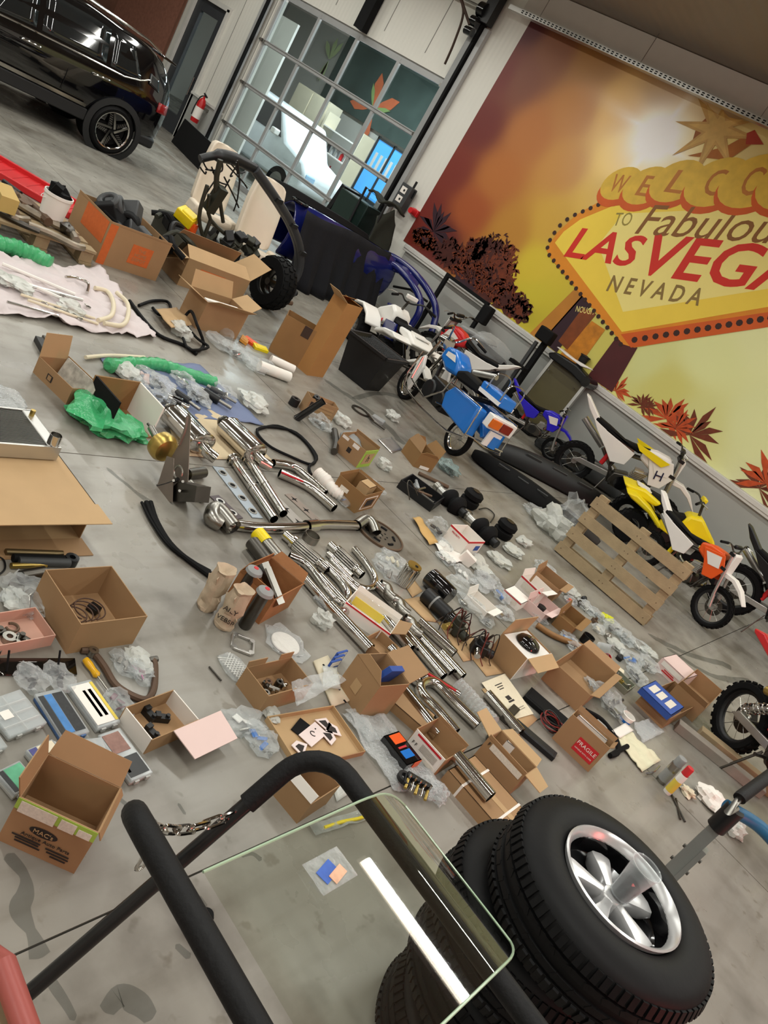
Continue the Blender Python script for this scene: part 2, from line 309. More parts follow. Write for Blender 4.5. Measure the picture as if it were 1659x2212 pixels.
def blob(c,rx,rz,n,jit,seed): 
    r=random.Random(seed); o=[]
    for i in range(n):
        a=2*PI*i/n; k=1+jit*(r.random()-.5)*2; o.append((c[0]+rx*k*math.cos(a),c[1]+rz*k*math.sin(a)))
    return o
def palm(cx,cz,r,n,seed,m,layer):
    rr=random.Random(seed)
    for i in range(n):
        a=-.5+(PI+1)*i/(n-1)+rr.uniform(-.12,.12); L_=r*rr.uniform(.75,1.1); d=(math.cos(a),math.sin(a)); s=(-d[1],d[0]); e=(cx+d[0]*L_,cz+d[1]*L_-.12*r*abs(d[0]))
        md=(cx+d[0]*L_*.55,cz+d[1]*L_*.6)
        flat([(cx,cz),(md[0]+s[0]*r*.1,md[1]+s[1]*r*.1),e,(md[0]-s[0]*r*.1,md[1]-s[1]*r*.1)],layer,m,'palm_frond')
# left palm and trees
x,z=wp(160,1040); palm(x,z,.5,13,1,PD,1); 
for k,(a,b,rx,rz,m) in enumerate([(120,1075,.3,.14,PD),(230,1140,.35,.25,PT),(330,1180,.4,.4,PT),(400,1170,.38,.5,PT),(450,1230,.32,.5,PT2),(380,1290,.5,.3,PT),(480,1340,.35,.3,PT),(540,1390,.25,.22,PT2),(320,1240,.4,.3,PD),(370,1120,.12,.22,PT)]):
    c=wp(a,b); flat(blob(c,rx*.8,rz*.8,40,.3,k+20),1+.12*k,m,'tree_clump')
    rq=random.Random(k); lf=G()
    for i in range(170):
        an=rq.uniform(0,2*PI); rd=rq.uniform(.3,1.0)**.8; x=c[0]+rx*rd*math.cos(an); z=c[1]+rz*rd*math.sin(an); e=rq.uniform(.025,.075)
        if MZ0+.07<z<MZ1 and x>MX0+.07: lf.side([(x+e*(1,.2,-.8,-.1)[q_]*math.cos(an*7)-e*(0,.35,0,-.3)[q_]*math.sin(an*7),z-MZ0+e*(1,.2,-.8,-.1)[q_]*math.sin(an*7)+e*(0,.35,0,-.3)[q_]*math.cos(an*7)) for q_ in range(4)],-.008-.0004*k,-.007-.0004*k)
    lf.o('tree_leaves',[PT2,PT,PT2,PT][k%4],mural,sm=0)['kind']='stuff'
# flowering palms along the sill (right)
for k,(px,py,r) in enumerate([(1330,845,.26),(1385,875,.2),(1440,905,.42),(1490,940,.46),(1460,925,.3),(1640,1055,.4),(1655,1045,.45),(1400,880,.16)]):
    p=ow(px,py); palm(p.x,max(p.z,MZ0+.05),r,11,k+50,PT2 if k%2 else pm('b8481a','frond',.5,14),2+.05*k)
# sign post, kiosk clutter under the sign
flat(zp((800,1290),(840,1320),(640,1545),(590,1500)),2.2,pm('b87a2a','post',.2),'sign_post')
flat(zp((840,1310),(885,1350),(700,1600),(645,1530)),2.2,PD,'sign_post')
flat(zp((870,1440),(930,1480),(800,1660),(720,1600)),2.3,pm('c07a1c','sheds',.6,8),'kiosk')
flat(zp((990,1500),(1075,1560),(960,1760),(850,1690)),2.4,pm('4a1618','post_red',.3),'sign_post')
flat(zp((830,1380),(890,1410),(760,1570),(720,1530)),2.5,pm('7a3c14','billboard',.4,8),'billboard')
M=frame((0,0,0),(1,0,0),(0,0,1))
def wtext(s,p0,p1,cap,m,layer,shear=0,sx=1,off=0,name='lettering'):
    a=wp(*p0); b=wp(*p1); c=((a[0]+b[0])/2,(a[1]+b[1])/2); W=math.hypot(b[0]-a[0],b[1]-a[1])
    size=cap/.7; M=frame((c[0],-.004-layer*.0013,c[1]-MZ0+cap*0.0),(b[0]-a[0],0,b[1]-a[1]),(0,0,1))
    o=text(mural,s,size,Matrix.Identity(4),m,name,.0006,shear,1,off=off); me=o.data
    xs=[v.co.x for v in me.vertices]; w0=max(xs)-min(xs); cx=(max(xs)+min(xs))/2; ys=[v.co.y for v in me.vertices]; h0=max(ys)-min(ys); cy=(max(ys)+min(ys))/2
    me.transform(M@Matrix.Diagonal((W/w0,cap/h0,1,1))@Matrix.Translation((-cx,-cy,0))); return o
wtext('NOUGH',(800,1385),(880,1400),.09,PPY,3,name='billboard_lettering')
# orange border and yellow board
outer=zp((905,905),(800,965),(715,1045),(665,1120),(690,1165),(1010,1545),(1060,1560),(1700,1455),(2300,1340),(2480,1150),(2350,950),(1700,880),(1010,880))
flat(outer,3,PO,'sign_border')
flat(zp((1000,1500),(1045,1560),(1700,1462),(2300,1345),(2320,1290),(1700,1395)),3.6,POB,'sign_edge')
flat(zp((965,925),(820,985),(745,1040),(705,1090),(730,1125),(1005,1490),(1659,1378),(2280,1260),(2400,1120),(2300,960),(1700,905)),4.4,PY,'sign_board')
flat(zp((1010,960),(900,1100),(1010,1400),(1640,1300),(2200,1200),(2200,1000),(1659,930)),5.2,PPY,'sign_board')
BU=pm('33160e','bulb',.1)
bl=[(935,915),(900,920),(865,935),(830,950),(795,965),(760,985),(728,1012),(703,1045),(683,1078),(672,1112)]+[(680+ (1000-680)*t/16,1145+(1545-1145)*t/16) for t in range(17)]
for p in bl: c=wp(*p); flat([(c[0]+.034*math.cos(a*PI/4),c[1]+.034*math.sin(a*PI/4)) for a in range(8)],5.4,BU,'bulb')
for t in range(16): c=wp(1062+t*47,1525-t*7.6); flat([(c[0]+.045*math.cos(a*PI/4),c[1]+.045*math.sin(a*PI/4)) for a in range(8)],5.4,BU,'bulb')
# WELCOME discs
for k,(s,px,py,r) in enumerate([('W',1000,825,.30),('E',1115,835,.34),('L',1250,815,.37),('C',1430,820,.42),('O',1600,815,.45),('M',1790,815,.48),('E',1990,815,.5)]):
    c=wp(px,py); cc=wp(px-15,py+30)
    for (q,rr,m,nm,ly) in ((cc,r*1.02,POB,'disc_edge',5.6+k*.35),(c,r,pm('dcb640','disc',.25,7),'welcome_disc',5.8+k*.35)):
        flat([(q[0]+rr*.82*math.cos(a*PI/12)+rr*.3*math.sin(a*PI/12),q[1]+rr*.92*math.sin(a*PI/12)) for a in range(24)],ly,m,nm)
    wtext(s,(px-34-k*3,py-4),(px+34+k*3,py+6),r*.85,pm('b8742a','welcome',.2,8),6.4+k*.35,.25,off=.004)
# star over the sign
c=wp(1430,585); st=[]
for i in range(16): a=PI*i/8+.2; r_=(.62 if i%2==0 else .2); st.append((c[0]+r_*math.cos(a),c[1]+r_*math.sin(a)))
flat(st,5.5,pm('c29a55','star',.35,6),'neon_star'); flat([(c[0]+(a-c[0])*.7,c[1]+(b-c[1])*.7) for a,b in st],5.7,pm('cfaa60','star2',.35,6),'neon_star')
flat(zp((1340,570),(1395,520),(1380,600),(1320,640)),5.4,pm('9a5a22','arrow',.3),'arrow'); flat(zp((1565,600),(1600,585),(1640,650),(1560,650)),5.6,pm('a8371e','arrowtip',.2),'arrow_tip')
flat(zp((1470,660),(1560,610),(1600,640),(1480,720),(1300,700)),5.3,pm('a8641e','brace',.3,6),'sign_brace')
wtext('TO',(975,985),(1050,985),.19,pm('9a8a3c','to',.1),7,.2,name='to_lettering')
wtext('Fabulous',(1080,985),(1800,1030),.42,pm('8a5a24','fabulous',.15),7.2,.45,name='fabulous_lettering')
wtext('LAS',(765,1085),(1100,1135),.46,PRD,7,.32,off=.012,name='las_vegas_lettering')
wtext('VEGAS',(1125,1140),(2010,1250),.60,PRD,7,.28,off=.014,name='las_vegas_lettering')
wtext('N E V A D A',(945,1270),(1360,1335),.24,PGD,7,.22,off=.006,name='nevada_lettering')
# ---- perforated cable tray in front of the mural head
ct=thing('cable_tray','long perforated steel cable tray running above the sunset mural','cable tray',(-2,10.72,4.93))
G().box((-.2,0,0),(14.6,.1,.008)).box((-.2,-.05,.03),(14.6,.004,.065)).box((-.2,.05,.03),(14.6,.004,.065)).o('tray_body',ALU,ct)
g=G()
for i in range(150):
    for zz in (.018,.044): g.box((-7.2+i*.08,-.0535,zz),(.042,.003,.014))
h_=g.o('slot_holes',BLKM,ct); h_['kind']='stuff'
for i in range(7): G().cyl((-6.9+i*2,0,.0),(-6.9+i*2,0,CEIL-4.93),.006).o('hanger_rod',STL,ct)
# ---- glazed garage door
gd=thing('garage_door','glazed grey sectional garage door of sixteen panes in white wall','garage door',((DL+DR)/2,WALL+.06,0)); gd['kind']='structure'; gd.name='door_1'
FR=mt('grey_frame','a3a4a3',.45,.2); xs=[-15.15,-13.91,-12.69,-11.46,-10.25]; zs=[.06,.92,1.79,2.68,3.56]; cx=(DL+DR)/2
for z in zs[1:4]:
    G().box((0,0,z),(4.92,.05,.085)).box((0,-.03,z+.028),(4.92,.02,.012)).box((0,-.03,z-.028),(4.92,.02,.012)).o('rail',FR,gd)
G().box((0,0,3.62),(4.92,.05,.12)).o('top_rail',FR,gd); G().box((0,0,.05),(4.92,.05,.1)).o('bottom_rail',FR,gd)
for x in xs: G().box((x-cx,-.004,1.83),(.075,.05,3.6)).o('mullion',FR,gd)
for i in range(4):
    for j in range(4): G().box(((xs[i]+xs[i+1])/2-cx,.01,(zs[j]+zs[j+1])/2),(xs[i+1]-xs[i]-.07,.006,zs[j+1]-zs[j]-.08)).o('pane',GLS,gd)
for s in (-1,1):
    for z in zs: G().box((s*2.47,-.06,z),(.1,.05,.06)).cyl((s*2.5,-.07,z),(s*2.56,-.07,z),.025).o('roller_bracket',STL,gd)
# tracks, jambs and spring shaft
tk=thing('door_track','black and grey vertical door track with spring shaft beside the mural','door track',(-9.98,WALL-.09,0))
G().box((-.1,.02,2.45),(.12,.12,4.9)).o('grey_channel',GREY,tk); G().box((.0,-.01,2.45),(.055,.1,4.9)).o('black_channel',BLKM,tk); G().box((.1,.03,2.3),(.1,.08,4.6)).o('grey_channel',FR,tk)
G().cyl((-.12,-.12,4.78),(.02,-.12,4.78),.12,n=20).cyl((-.14,-.16,4.58),(.0,-.16,4.58),.08,n=18).cyl((-.16,-.16,4.42),(.0,-.16,4.42),.065,n=16).o('pulley',BLKG,tk)
G().box((.06,-.08,4.9),(.22,.16,.55)).o('motor_box',BLK,tk)
G().tube(spl([(-.75,-.35,5.2),(-.55,-.35,4.85),(-.3,-.25,4.6),(-.26,-.15,4.2),(-.3,-.05,3.85)],6),.02).o('hose',BRN,tk)
G().tube(spl([(-1.1,-.3,5.3),(-.5,-.3,4.8),(-.1,-.2,4.5)],6),.025).o('hose',BRN,tk)
G().cyl((-2.2,-.06,4.83),(-.1,-.06,4.83),.02).o('shaft',STL,tk)
tk2=thing('door_track','dark vertical door track between the fire extinguisher and the garage door','door track',(-15.36,WALL-.12,0))
G().box((0,0,1.9),(.14,.1,3.8)).o('grey_channel',FR,tk2); G().box((.06,-.04,1.9),(.05,.06,3.8)).o('black_channel',BLKM,tk2)
bm_=thing('support_beam','black steel beam on the wall above the garage door','beam',(-12.55,WALL-.1,DT)); G().box((0,0,.87),(.2,.16,1.72)).o('web',BLKM,bm_); G().box((0,-.09,.87),(.26,.02,1.72)).o('flange',BLKM,bm_)
du=thing('ventilation_duct','round grey duct crossing the wall above the garage door','duct',(-12.3,WALL-.4,5.05)); G().cyl((-1.4,0,.03),(1.2,0,.03),.1,n=20).o('duct_pipe',FR,du); G().box((-1.2,0,.2),(.03,.03,.34)).box((1,0,.2),(.03,.03,.34)).o('strap',STL,du)
# glass entrance door
d2=thing('door_2','dark framed glass door','door',((GL+GR)/2,WALL+.05,0)); d2['kind']='structure'; DG=mt('anthracite','33363a',.5); hw=(GR-GL)/2
for s in (-1,1): G().box((s*(hw-.13),0,GT/2),(.26,.08,GT)).o('stile',DG,d2)
G().box((0,0,GT-.12),(2*hw,.078,.24)).o('head_rail',DG,d2); G().box((0,0,.2),(2*hw,.078,.4)).o('bottom_rail',DG,d2)
G().box((0,.01,1.5),(2*hw-.5,.008,2.3)).o('pane',GLS,d2); G().cyl((hw-.13,-.1,.9),(hw-.13,-.1,1.3),.014).box((hw-.13,-.06,.95),(.02,.08,.02)).box((hw-.13,-.06,1.25),(.02,.08,.02)).o('handle',CHR,d2)
struct(G().box((GL-.05,WALL-.03,GT/2),(.1,.06,GT+.1)).box((GR+.05,WALL-.03,GT/2),(.1,.06,GT+.1)).box((-17.22,WALL-.03,GT+.05),(1.45,.06,.1)),'trim_4',MATS['sill_white'])
# brick-look banner beside the door
bb=thing('brick_banner','large brown stone-pattern banner behind the black car','banner',(-20.6,WALL-.03,1.1))
G().box((0,0,1.9),(4.9,.02,3.8)).o('print',mt('brown_print','6b4636',.7,var=.5,sc=2.2,h2='9a6a55'),bb); G().box((1.05,-.012,1.9),(2.6,.006,3.8)).o('brick_print',mt('brick_print','8a5d4c',.75,var=.35,sc=14),bb)
# ---- back room seen through the panes
struct(G().box((-13,17.1,CEIL/2),(26,.2,CEIL)),'wall_backroom',WS)
fp=thing('flower_poster','dark green wall poster with orange and white lilies seen through the upper door panes','poster',(-15.5,16.9,2.55))
G().box((0,0,1.35),(8.5,.03,2.7)).o('print',mt('dark_green_print','31403d',.5,var=.5,sc=1.5,h2='5c6e68'),fp)
def petal(a,L_,w_,c,m,nm,y=-.03): 
    d=(math.cos(a),math.sin(a)); s=(-d[1],d[0]); P=[(c[0]+d[0]*L_*t+s[0]*w_*k,c[1]+d[1]*L_*t+s[1]*w_*k) for t,k in ((.05,0),(.35,.7),(.7,1),(1,0),(.7,-1),(.35,-.7))]
    G().side(P,y,y+.01).o(nm,m,fp,sm=0)
q=ow(806,235,16.9); c=(q.x+15.5,q.z-2.55); LI=mt('lily_orange','d0704c',.5,var=.2,sc=6)
for a in (1.9,.55,3.3,5.0): petal(a,.95,.16,c,LI,'lily_petal')
for a in (.25,2.2): petal(a,.7,.06,c,mt('lily_leaf','8ea86a',.5),'lily_leaf',-.045)
q=ow(712,130,16.9); c=(q.x+15.5,q.z-2.55); LG=mt('lily_white','b9c795',.5)
for a in (1.2,2.4,1.7,4.6,4.75): petal(a,.62,.08,c,LG,'lily_petal')
def onback(px,py,y): return ow(px,py,y)
cb=thing('cream_cabinet','tall cream cabinet behind the garage door panes','cabinet',(onback(665,265,15.6).x,15.6,0)); G().box((0,0,1.25),(1.5,.5,2.5)).o('body',CREAM,cb); G().box((-.38,-.26,1.25),(.7,.02,2.4)).o('door',CREAM,cb); G().box((.38,-.26,1.25),(.7,.02,2.4)).o('door',CREAM,cb)
cc_=thing('white_board','white board screen standing behind the left garage door panes','screen',(onback(520,245,12.3).x-.2,12.3,0)); G().box((0,0,1.7),(1.5,.06,3.4)).o('board',WHT,cc_)
G().box((-.6,0,.05),(.1,.5,.1)).box((.6,0,.05),(.1,.5,.1)).o('foot',GREY,cc_)
sh=thing('storage_shelf','open metal shelf with bottles behind the garage door','shelf',(onback(745,300,15.4).x,15.4,0))
for x in (-.75,.75):
    G().box((x,0,1.15),(.06,.45,2.3)).o('upright',CREAM,sh)
for z in (.3,.85,1.4,1.95): G().box((0,0,z),(1.44,.44,.03)).o('shelf_board',WHTP,sh)
r2=random.Random(3)
for z in (.315,.865,1.415):
    for i in range(7):
        x=-.6+i*.2; h_=r2.uniform(.15,.34); ci=r2.randrange(5); b_=G().lathe([(0,0),(.05,0),(.05,h_*.7),(.02,h_*.82),(.02,h_),(0,h_)],10).o('bottle',[YEL,WHT,DGREY,GREY,RED][ci],loc=V((sh.location.x+x,15.4,z)))
        tag(b_,'small %s bottle, %s from the left, on the %s shelf behind the garage door'%(['yellow','white','dark','grey','red'][ci],['first','second','third','fourth','fifth','sixth','seventh'][i],{.315:'lowest',.865:'middle',1.415:'upper'}[z]),'bottle','bottles on the back room shelf')
bw=thing('blue_window','bright blue daylight window in the back room, right garage door panes','window',(onback(835,345,16.9).x,16.99,.5))
BW=mt('daylight_blue','4f9fe8',.3,em=1.1,var=.25,sc=1.2)
G().box((0,0,1.2),(1.35,.03,1.5)).o('pane',BW,bw); G().box((0,0,.15),(1.35,.03,.4)).o('pane',BW,bw)
for x in (-.7,0,.7): G().box((x,-.02,1.0),(.06,.06,2.0)).o('window_frame',DGREY,bw)
for z in (0,.4,1.95): G().box((0,-.02,z),(1.46,.06,.06)).o('window_frame',DGREY,bw)
for i in range(5): G().box((-.5+i*.22,-.02,1.35),(.1,.01,.5)).o('blind_slat',WHT,bw)
# white van parked in the back room
vn=thing('white_van','white van front parked in the back room behind the garage door','van',(onback(640,330,13.6).x-.6,13.7,0),.1)
G().side([(-2.2,.35),(1.5,.35),(1.75,.5),(1.75,.85),(1.55,1.05),(.8,1.2),(.25,1.85),(-2.2,1.9)],-.85,.85).o('body',mt('van_white','dfe5e8',.3),vn,bev=.08)
G().side([(-.55,1.2),(.6,1.2),(.2,1.75),(-.55,1.78)],-.87,.87).o('side_window',BLKG,vn); G().box((.45,-.95,1.25),(.16,.2,.14)).o('mirror',WHT,vn,bev=.03)
G().box((1.7,-.6,.75),(.14,.35,.2)).o('headlamp',mt('lamp_blue','9fc0dd',.1),vn,bev=.03)
for x in (1.05,-1.5): G().cyl((x,-.87,.33),(x,-.65,.33),.33,n=24).o('tyre',RUB,vn); G().cyl((x,-.88,.33),(x,-.8,.33),.2,n=20).o('rim',STL,vn)
# ceiling luminaires
HOU=mt('luminaire_housing','b9b8b2',.5); DIF=mt('led_diffuser','fff4e2',.5,em=9,var=0)
for i,(x,y,LZ) in enumerate(LUM):
    t=thing('ceiling_luminaire','long suspended LED ceiling luminaire above the parts floor, wall row added','lamp',(x,y,LZ),0,'ceiling luminaires out of the frame')
    G().box((0,0,.02),(2.7,.13,.05)).o('housing',HOU,t); G().box((0,0,-.02),(2.62,.1,.02)).o('diffuser',DIF,t)
    for s in (-1,1): G().cyl((s*1.1,0,.045),(s*1.1,0,CEIL-LZ),.004,n=6).o('suspension_wire',STL,t)
    LIGHTS[i].parent=t; LIGHTS[i].location=(0,0,-.045)
# red neon bar on the unseen right wall, assumed source of the red tint
t=thing('red_neon_lamp','red neon tube lamp on the right wall outside the picture','lamp',(6.97,2.6,1.6)); G().box((0,0,0),(.05,3.4,.5)).o('back_plate',BLK,t); G().cyl((-.05,-1.6,0),(-.05,1.6,0),.02,n=10).o('neon_tube',mt('red_neon','ff2a2a',.4,em=6,var=0),t)
# black ramp board leaning by the glass door
ba,bb_=fl(368,305),fl(442,381); dd=bb_-ba
br=thing('black_ramp','low black board standing beneath the fire extinguisher','board',(ba+bb_)/2,0,rot=Euler((-.12,0,math.atan2(dd.y,dd.x)),'XYZ')); G().box((0,.04,.28),(dd.length,.05,.56)).o('board_panel',BLKM,br,bev=.01); G().box((0,.075,.03),(dd.length*.98,.05,.06)).o('board_rib',BLK,br)
# wall fittings
ex=thing('fire_extinguisher','red fire extinguisher with white label hanging left of the garage door','fire extinguisher',(-15.78,WALL-.27,.55))
G().lathe([(0,0),(.085,.01),(.09,.04),(.09,.42),(.06,.5),(.025,.53),(.025,.57),(0,.57)],18).o('cylinder',mt('extinguisher_red','b3191c',.3),ex); G().lathe([(.091,.1),(.0915,.1),(.0915,.33),(.091,.33)],18,closed=True).o('paper_label',WHTP,ex)
G().box((.02,0,.6),(.14,.03,.03),(0,.3,0)).cyl((0,0,.55),(0,0,.62),.02).o('valve_lever',BLK,ex); G().tube(spl([(-.02,-.02,.57),(-.1,-.03,.5),(-.12,-.05,.3),(-.1,-.06,.12)],5),.012).o('hose',BLK,ex); G().box((0,.15,.35),(.06,.12,.05)).o('bracket',STL,ex)
bx_=thing('control_box','grey wall control box with two white stickers next to the mural','control box',(-9.62,WALL-.12,1.5)); G().box((0,0,.22),(.26,.16,.44)).o('housing',DGREY,bx_,bev=.01)
for z in (.33,.17): G().box((-.02,-.083,z),(.13,.006,.11)).o('sticker',WHTP,bx_); G().box((.0,-.088,z),(.035,.006,.035)).o('symbol',BLK,bx_)
G().box((.08,0,.5),(.03,.03,.12)).box((.15,.02,.35),(.03,.03,.14)).o('antenna_clip',BLK,bx_)
fs_=thing('red_siren','red alarm sounder at the lower left corner of the mural','alarm',(-9.31,WALL-.035,1.62)); G().box((0,0,0),(.16,.06,.12)).o('base',RED,fs_,bev=.01); G().cyl((.0,-.03,0),(0,-.14,0),.07,.05,n=16).o('horn',RED,fs_)
# ================================================================ FOREGROUND
def bolt_ring(g,r,z,n,rr,h):
    for i in range(n): a=2*PI*i/n; g.cyl((r*math.cos(a),r*math.sin(a),z),(r*math.cos(a),r*math.sin(a),z+h),rr,n=6)
    return g
TY=mt('tyre_rubber','0c0c0d',.55,bump=.1,bsc=30,spec=.22); RIMS=mt('rim_silver','cfcfcf',.28,.55,var=.04)
def car_wheel(label,loc,rz,detail=True):
    t=thing('spare_wheel',label,'wheel',loc,rz,'wheels stacked on the floor'); h=.108
    half=[(.182,h-.014),(.192,h-.004),(.215,h+.003),(.25,h+.003),(.285,h-.008),(.302,h-.022),(.312,h-.04),(.3155,h-.06),(.3165,h-.066),(.309,h-.068),(.309,h-.074),(.317,h-.076),(.3175,h-.096),(.309,h-.098),(.309,h-.105)]
    prof=half+[(r,-z) for r,z in half[::-1]]
    ty=G().lathe(prof,72).o('tyre',TY,t,sm=30)
    g=G()
    for i in range(76):
        a=2*PI*i/76
        for s in (1,-1):
            Mx=Matrix.Rotation(a+s*.02,4,'Z'); g.box((.3125,0,s*(h-.046)),(.012,.017,.036),(0,s*-.3,0),T=Mx)
            if i%2==0: g.box((.3165,0,s*.022),(.004,.012,.02),(s*.5,0,0),T=Mx)
    g.o('tread_block',TY,ty,sm=0)['kind']='stuff'
    G().lathe([(.181,h-.012),(.186,h+.004),(.181,h+.008),(.170,h-.002),(.165,h-.02),(.164,h-.022)],60).o('rim_lip',RIMS,t); G().lathe([(.1645,h-.02),(.162,-h+.02),(.185,-h+.012),(.188,-h)],48).o('rim_barrel',BLKG,t)
    G().lathe([(0,-.005),(.12,-.005),(.163,.03),(.163,.0),(.12,-.03),(0,-.03)],48).o('rim_disc',BLKG,t)
    for k in range(5):
        a=2*PI*k/5; g=G(); c=[(.03,.016),(.055,.017),(.095,.027),(.125,.036),(.14,.038),(.145,.032)]
        top=[(r,w_,.062-.3*max(0,r-.08)**1.5-(.015 if r>.155 else 0)) for r,w_ in c]; vs=[];fs=[]
        for r,w_,z in top: vs+=[(r,-w_,z-.012),(r,-w_*.82,z),(r,0,z+.004),(r,w_*.82,z),(r,w_,z-.012),(r,w_*.5,z-.05),(r,-w_*.5,z-.05)]
        for i in range(len(top)-1):
            for j in range(7): fs.append([i*7+j,i*7+(j+1)%7,(i+1)*7+(j+1)%7,(i+1)*7+j])
        fs+=[list(range(7)),list(range(35,42))[::-1]]; g.add(vs,fs,Matrix.Rotation(a,4,'Z')).o('spoke',RIMS,t,sm=50)
    G().lathe([(0,.068),(.028,.066),(.034,.058),(.036,.0)],24).o('hub_cap',RIMS,t)
    g=G(); bolt_ring(g,.062,.0,5,.011,.022).o('wheel_nut',BLKG,t)
    return t
for i,(dx,dy,rz,lb) in enumerate([(.02,.03,.3,'black tyred wheel at the bottom of the stack'),(-.03,.05,.9,'black tyred wheel, second from the bottom of the stack'),(-.075,.02,.2,'black tyred wheel just under the topmost wheel'),(0,0,1.02,'topmost wheel of the tyre stack with silver five-spoke rim')]):
    car_wheel(lb,(.05+dx,2.09+dy,.118+i*.222),rz)
# clear cup on the rim
cz=.118+3*.222+.068
cp=thing('plastic_cup','clear plastic cup with dark drink standing on the silver wheel','cup',(.06,2.105,cz+.004))
G().lathe([(0,0),(.026,0),(.030,.002),(.034,.05),(.043,.118),(.046,.12),(.046,.122),(.042,.121),(.033,.05),(.0285,.004),(0,.003)],32).o('cup_wall',CUP,cp)
G().lathe([(0,.005),(.027,.005),(.032,.05),(0,.05)],28).o('dark_drink',film('cola','1b1216',.75,.95,.05,0,tint='58282a'),cp); G().box((.008,.004,.035),(.02,.012,.03),(.3,.4,.2)).o('red_straw_wrapper',RED,cp)
# ---- folding X stand for windscreens
st=thing('panel_stand','black folding panel stand with padded top rails and crossed legs','stand',(-.12,1.18,0))
st_o=V((-.12,1.18,0))
def uframe(y0,yf,x0,x1,rad=.12,zt=.88):
    sl=V((0,yf-y0,-zt)); L_=sl.length; sl/=L_; P=[V((x0,y0,zt))+sl*L_]
    a=[V((x0,y0,zt))+sl*(L_*k) for k in (.75,.5,.3)]; P+=a
    for k in range(9): q=PI+ (PI/2)*k/8; P.append(V((x0+rad+rad*math.cos(q),y0,zt))+sl*(rad-rad*(-math.sin(q))))
    P.append(V(((x0+x1)/2,y0,zt)))
    for k in range(9): q=PI/2*k/8; P.append(V((x1-rad+rad*math.sin(q),y0,zt))+sl*(rad-rad*math.cos(q)))
    P+=[V((x1,y0,zt))+sl*(L_*k) for k in (.3,.5,.75,1)]
    return [p-st_o for p in P]
TUB=mt('black_tube','101011',.3,coat=.2); PAD=mt('foam_sleeve','121213',.6,bump=.2,bsc=90,spec=.3)
F1=uframe(.905,1.575,-.665,.43); F2=uframe(1.462,.85,-.65,.40)
G().tube(F1,.019,12).o('tube_frame',TUB,st); G().tube(F2,.019,12).o('tube_frame',TUB,st)
G().tube(F1[5:-5],.0265,16).o('foam_sleeve',PAD,st); G().tube([F2[3].lerp(F2[4],.45)]+F2[4:-5],.026,16).o('foam_sleeve',PAD,st)
for F in (F1,F2):
    for p in (F[0],F[-1]): G().lathe([(0,-.0),(.026,0),(.027,.03),(.02,.045),(0,.045)],14,Matrix.Translation(V((p.x,p.y,.0)))).o('rubber_foot',RUB,st)
for x in (-.665,.43): G().cyl(V((x+.0,1.195,.455))-st_o,V((x+(.05 if x<0 else -.05),1.195,.455))-st_o,.008).o('pivot_bolt',CHR,st)
ch=G().cyl((0,0,0),(0,.0,.02),.006).o('chain_anchor',CHR,st)
pa=min((q+st_o for q in spl(F1[4:15],4)),key=lambda w:math.dist(proj(w),(310,1765))); pb=min((q+st_o for q in [F2[3].lerp(F2[4],k/20) for k in range(21)]),key=lambda w:math.dist(proj(w),(500,1735))); n=7; ch.location=pa-st_o
def link(p,q,tw):
    d=(q-p); L_=d.length*1.28; M=frame((p+q)/2,d,V((0,0,1)))@Matrix.Rotation(tw,4,'X'); w_=.0105; h_=L_/2-w_
    pts=[M@V((h_+w_*math.sin(a),w_*math.cos(a),0)) for a in [PI*k/6 for k in range(7)]]+[M@V((-h_-w_*math.sin(a),-w_*math.cos(a),0)) for a in [PI*k/6 for k in range(7)]]
    return G().tube([x-pa for x in pts],.0042,6,closed=True).o('chain_link',CHR,ch)
cp_=[pa.lerp(pb,i/n)+V((0,0,-.05*math.sin(PI*i/n))) for i in range(n+1)]
for i in range(n): link(cp_[i],cp_[i+1],PI/2*(i%2))
e0=cp_[2]
for i in range(3): link(e0+V((0,0,-.008-.042*i)),e0+V((.0,.004,-.05-.042*i)),PI/2*(i%2))
# ---- curved car glass on the stand
wg=thing('car_window_glass','greenish curved car window glass lying on the black stand','car glass',(-.22,1.25,.908))
rows=[]; NX,NY=14,24
for i in range(NX+1):
    r=[]
    for j in range(NY+1):
        u=i/NX; v=j/NY; x=-.455+.445*u; y=.945+.695*v
        # rounded far corners
        if v>.8: k=((v-.8)/.2)**2; x=-.2325+(x+.2325)*(1-.12*k)
        y+=.035*math.sin(PI*u)*(v>.5)*(v-.5)*2
        x+=-.035*(1-v)*(1-u)*0
        z=.9125-1.5*max(0,y-1.40)**2
        r.append((x+.22,y-1.25,z-.908))
    rows.append(r)
G().grid(rows).o('glass_sheet',WSG,wg)
e=[rows[0][j] for j in range(NY+1)]+[rows[i][NY] for i in range(1,NX+1)]+[rows[NX][j] for j in range(NY-1,-1,-1)]
G().tube(e,.0032,6).o('ground_edge',mt('glass_edge','9fb59a',.2,var=.1),wg)
sl=thing('label_bag','clear plastic bag with blue and orange label lying on the car glass','label',fl(715,1880,z=.925),yaw((655,1895),(745,1845),.92))
G().grid([[(-.055+.012*i,-.035+.012*j,.002*NZ.noise(V((i*.5,j*.5,2)))) for j in range(7)] for i in range(10)]).o('plastic_bag',PLA,sl,sol=.001)
G().box((-.012,.0,.003),(.05,.032,.0012),(0,0,.25)).o('blue_label',mt('label_blue','3c5fb0',.5,var=.3,sc=60),sl); G().box((.006,-.014,.0045),(.045,.022,.0012),(0,0,.25)).o('orange_label',mt('label_orange','d8a88a',.5,var=.35,sc=70),sl)
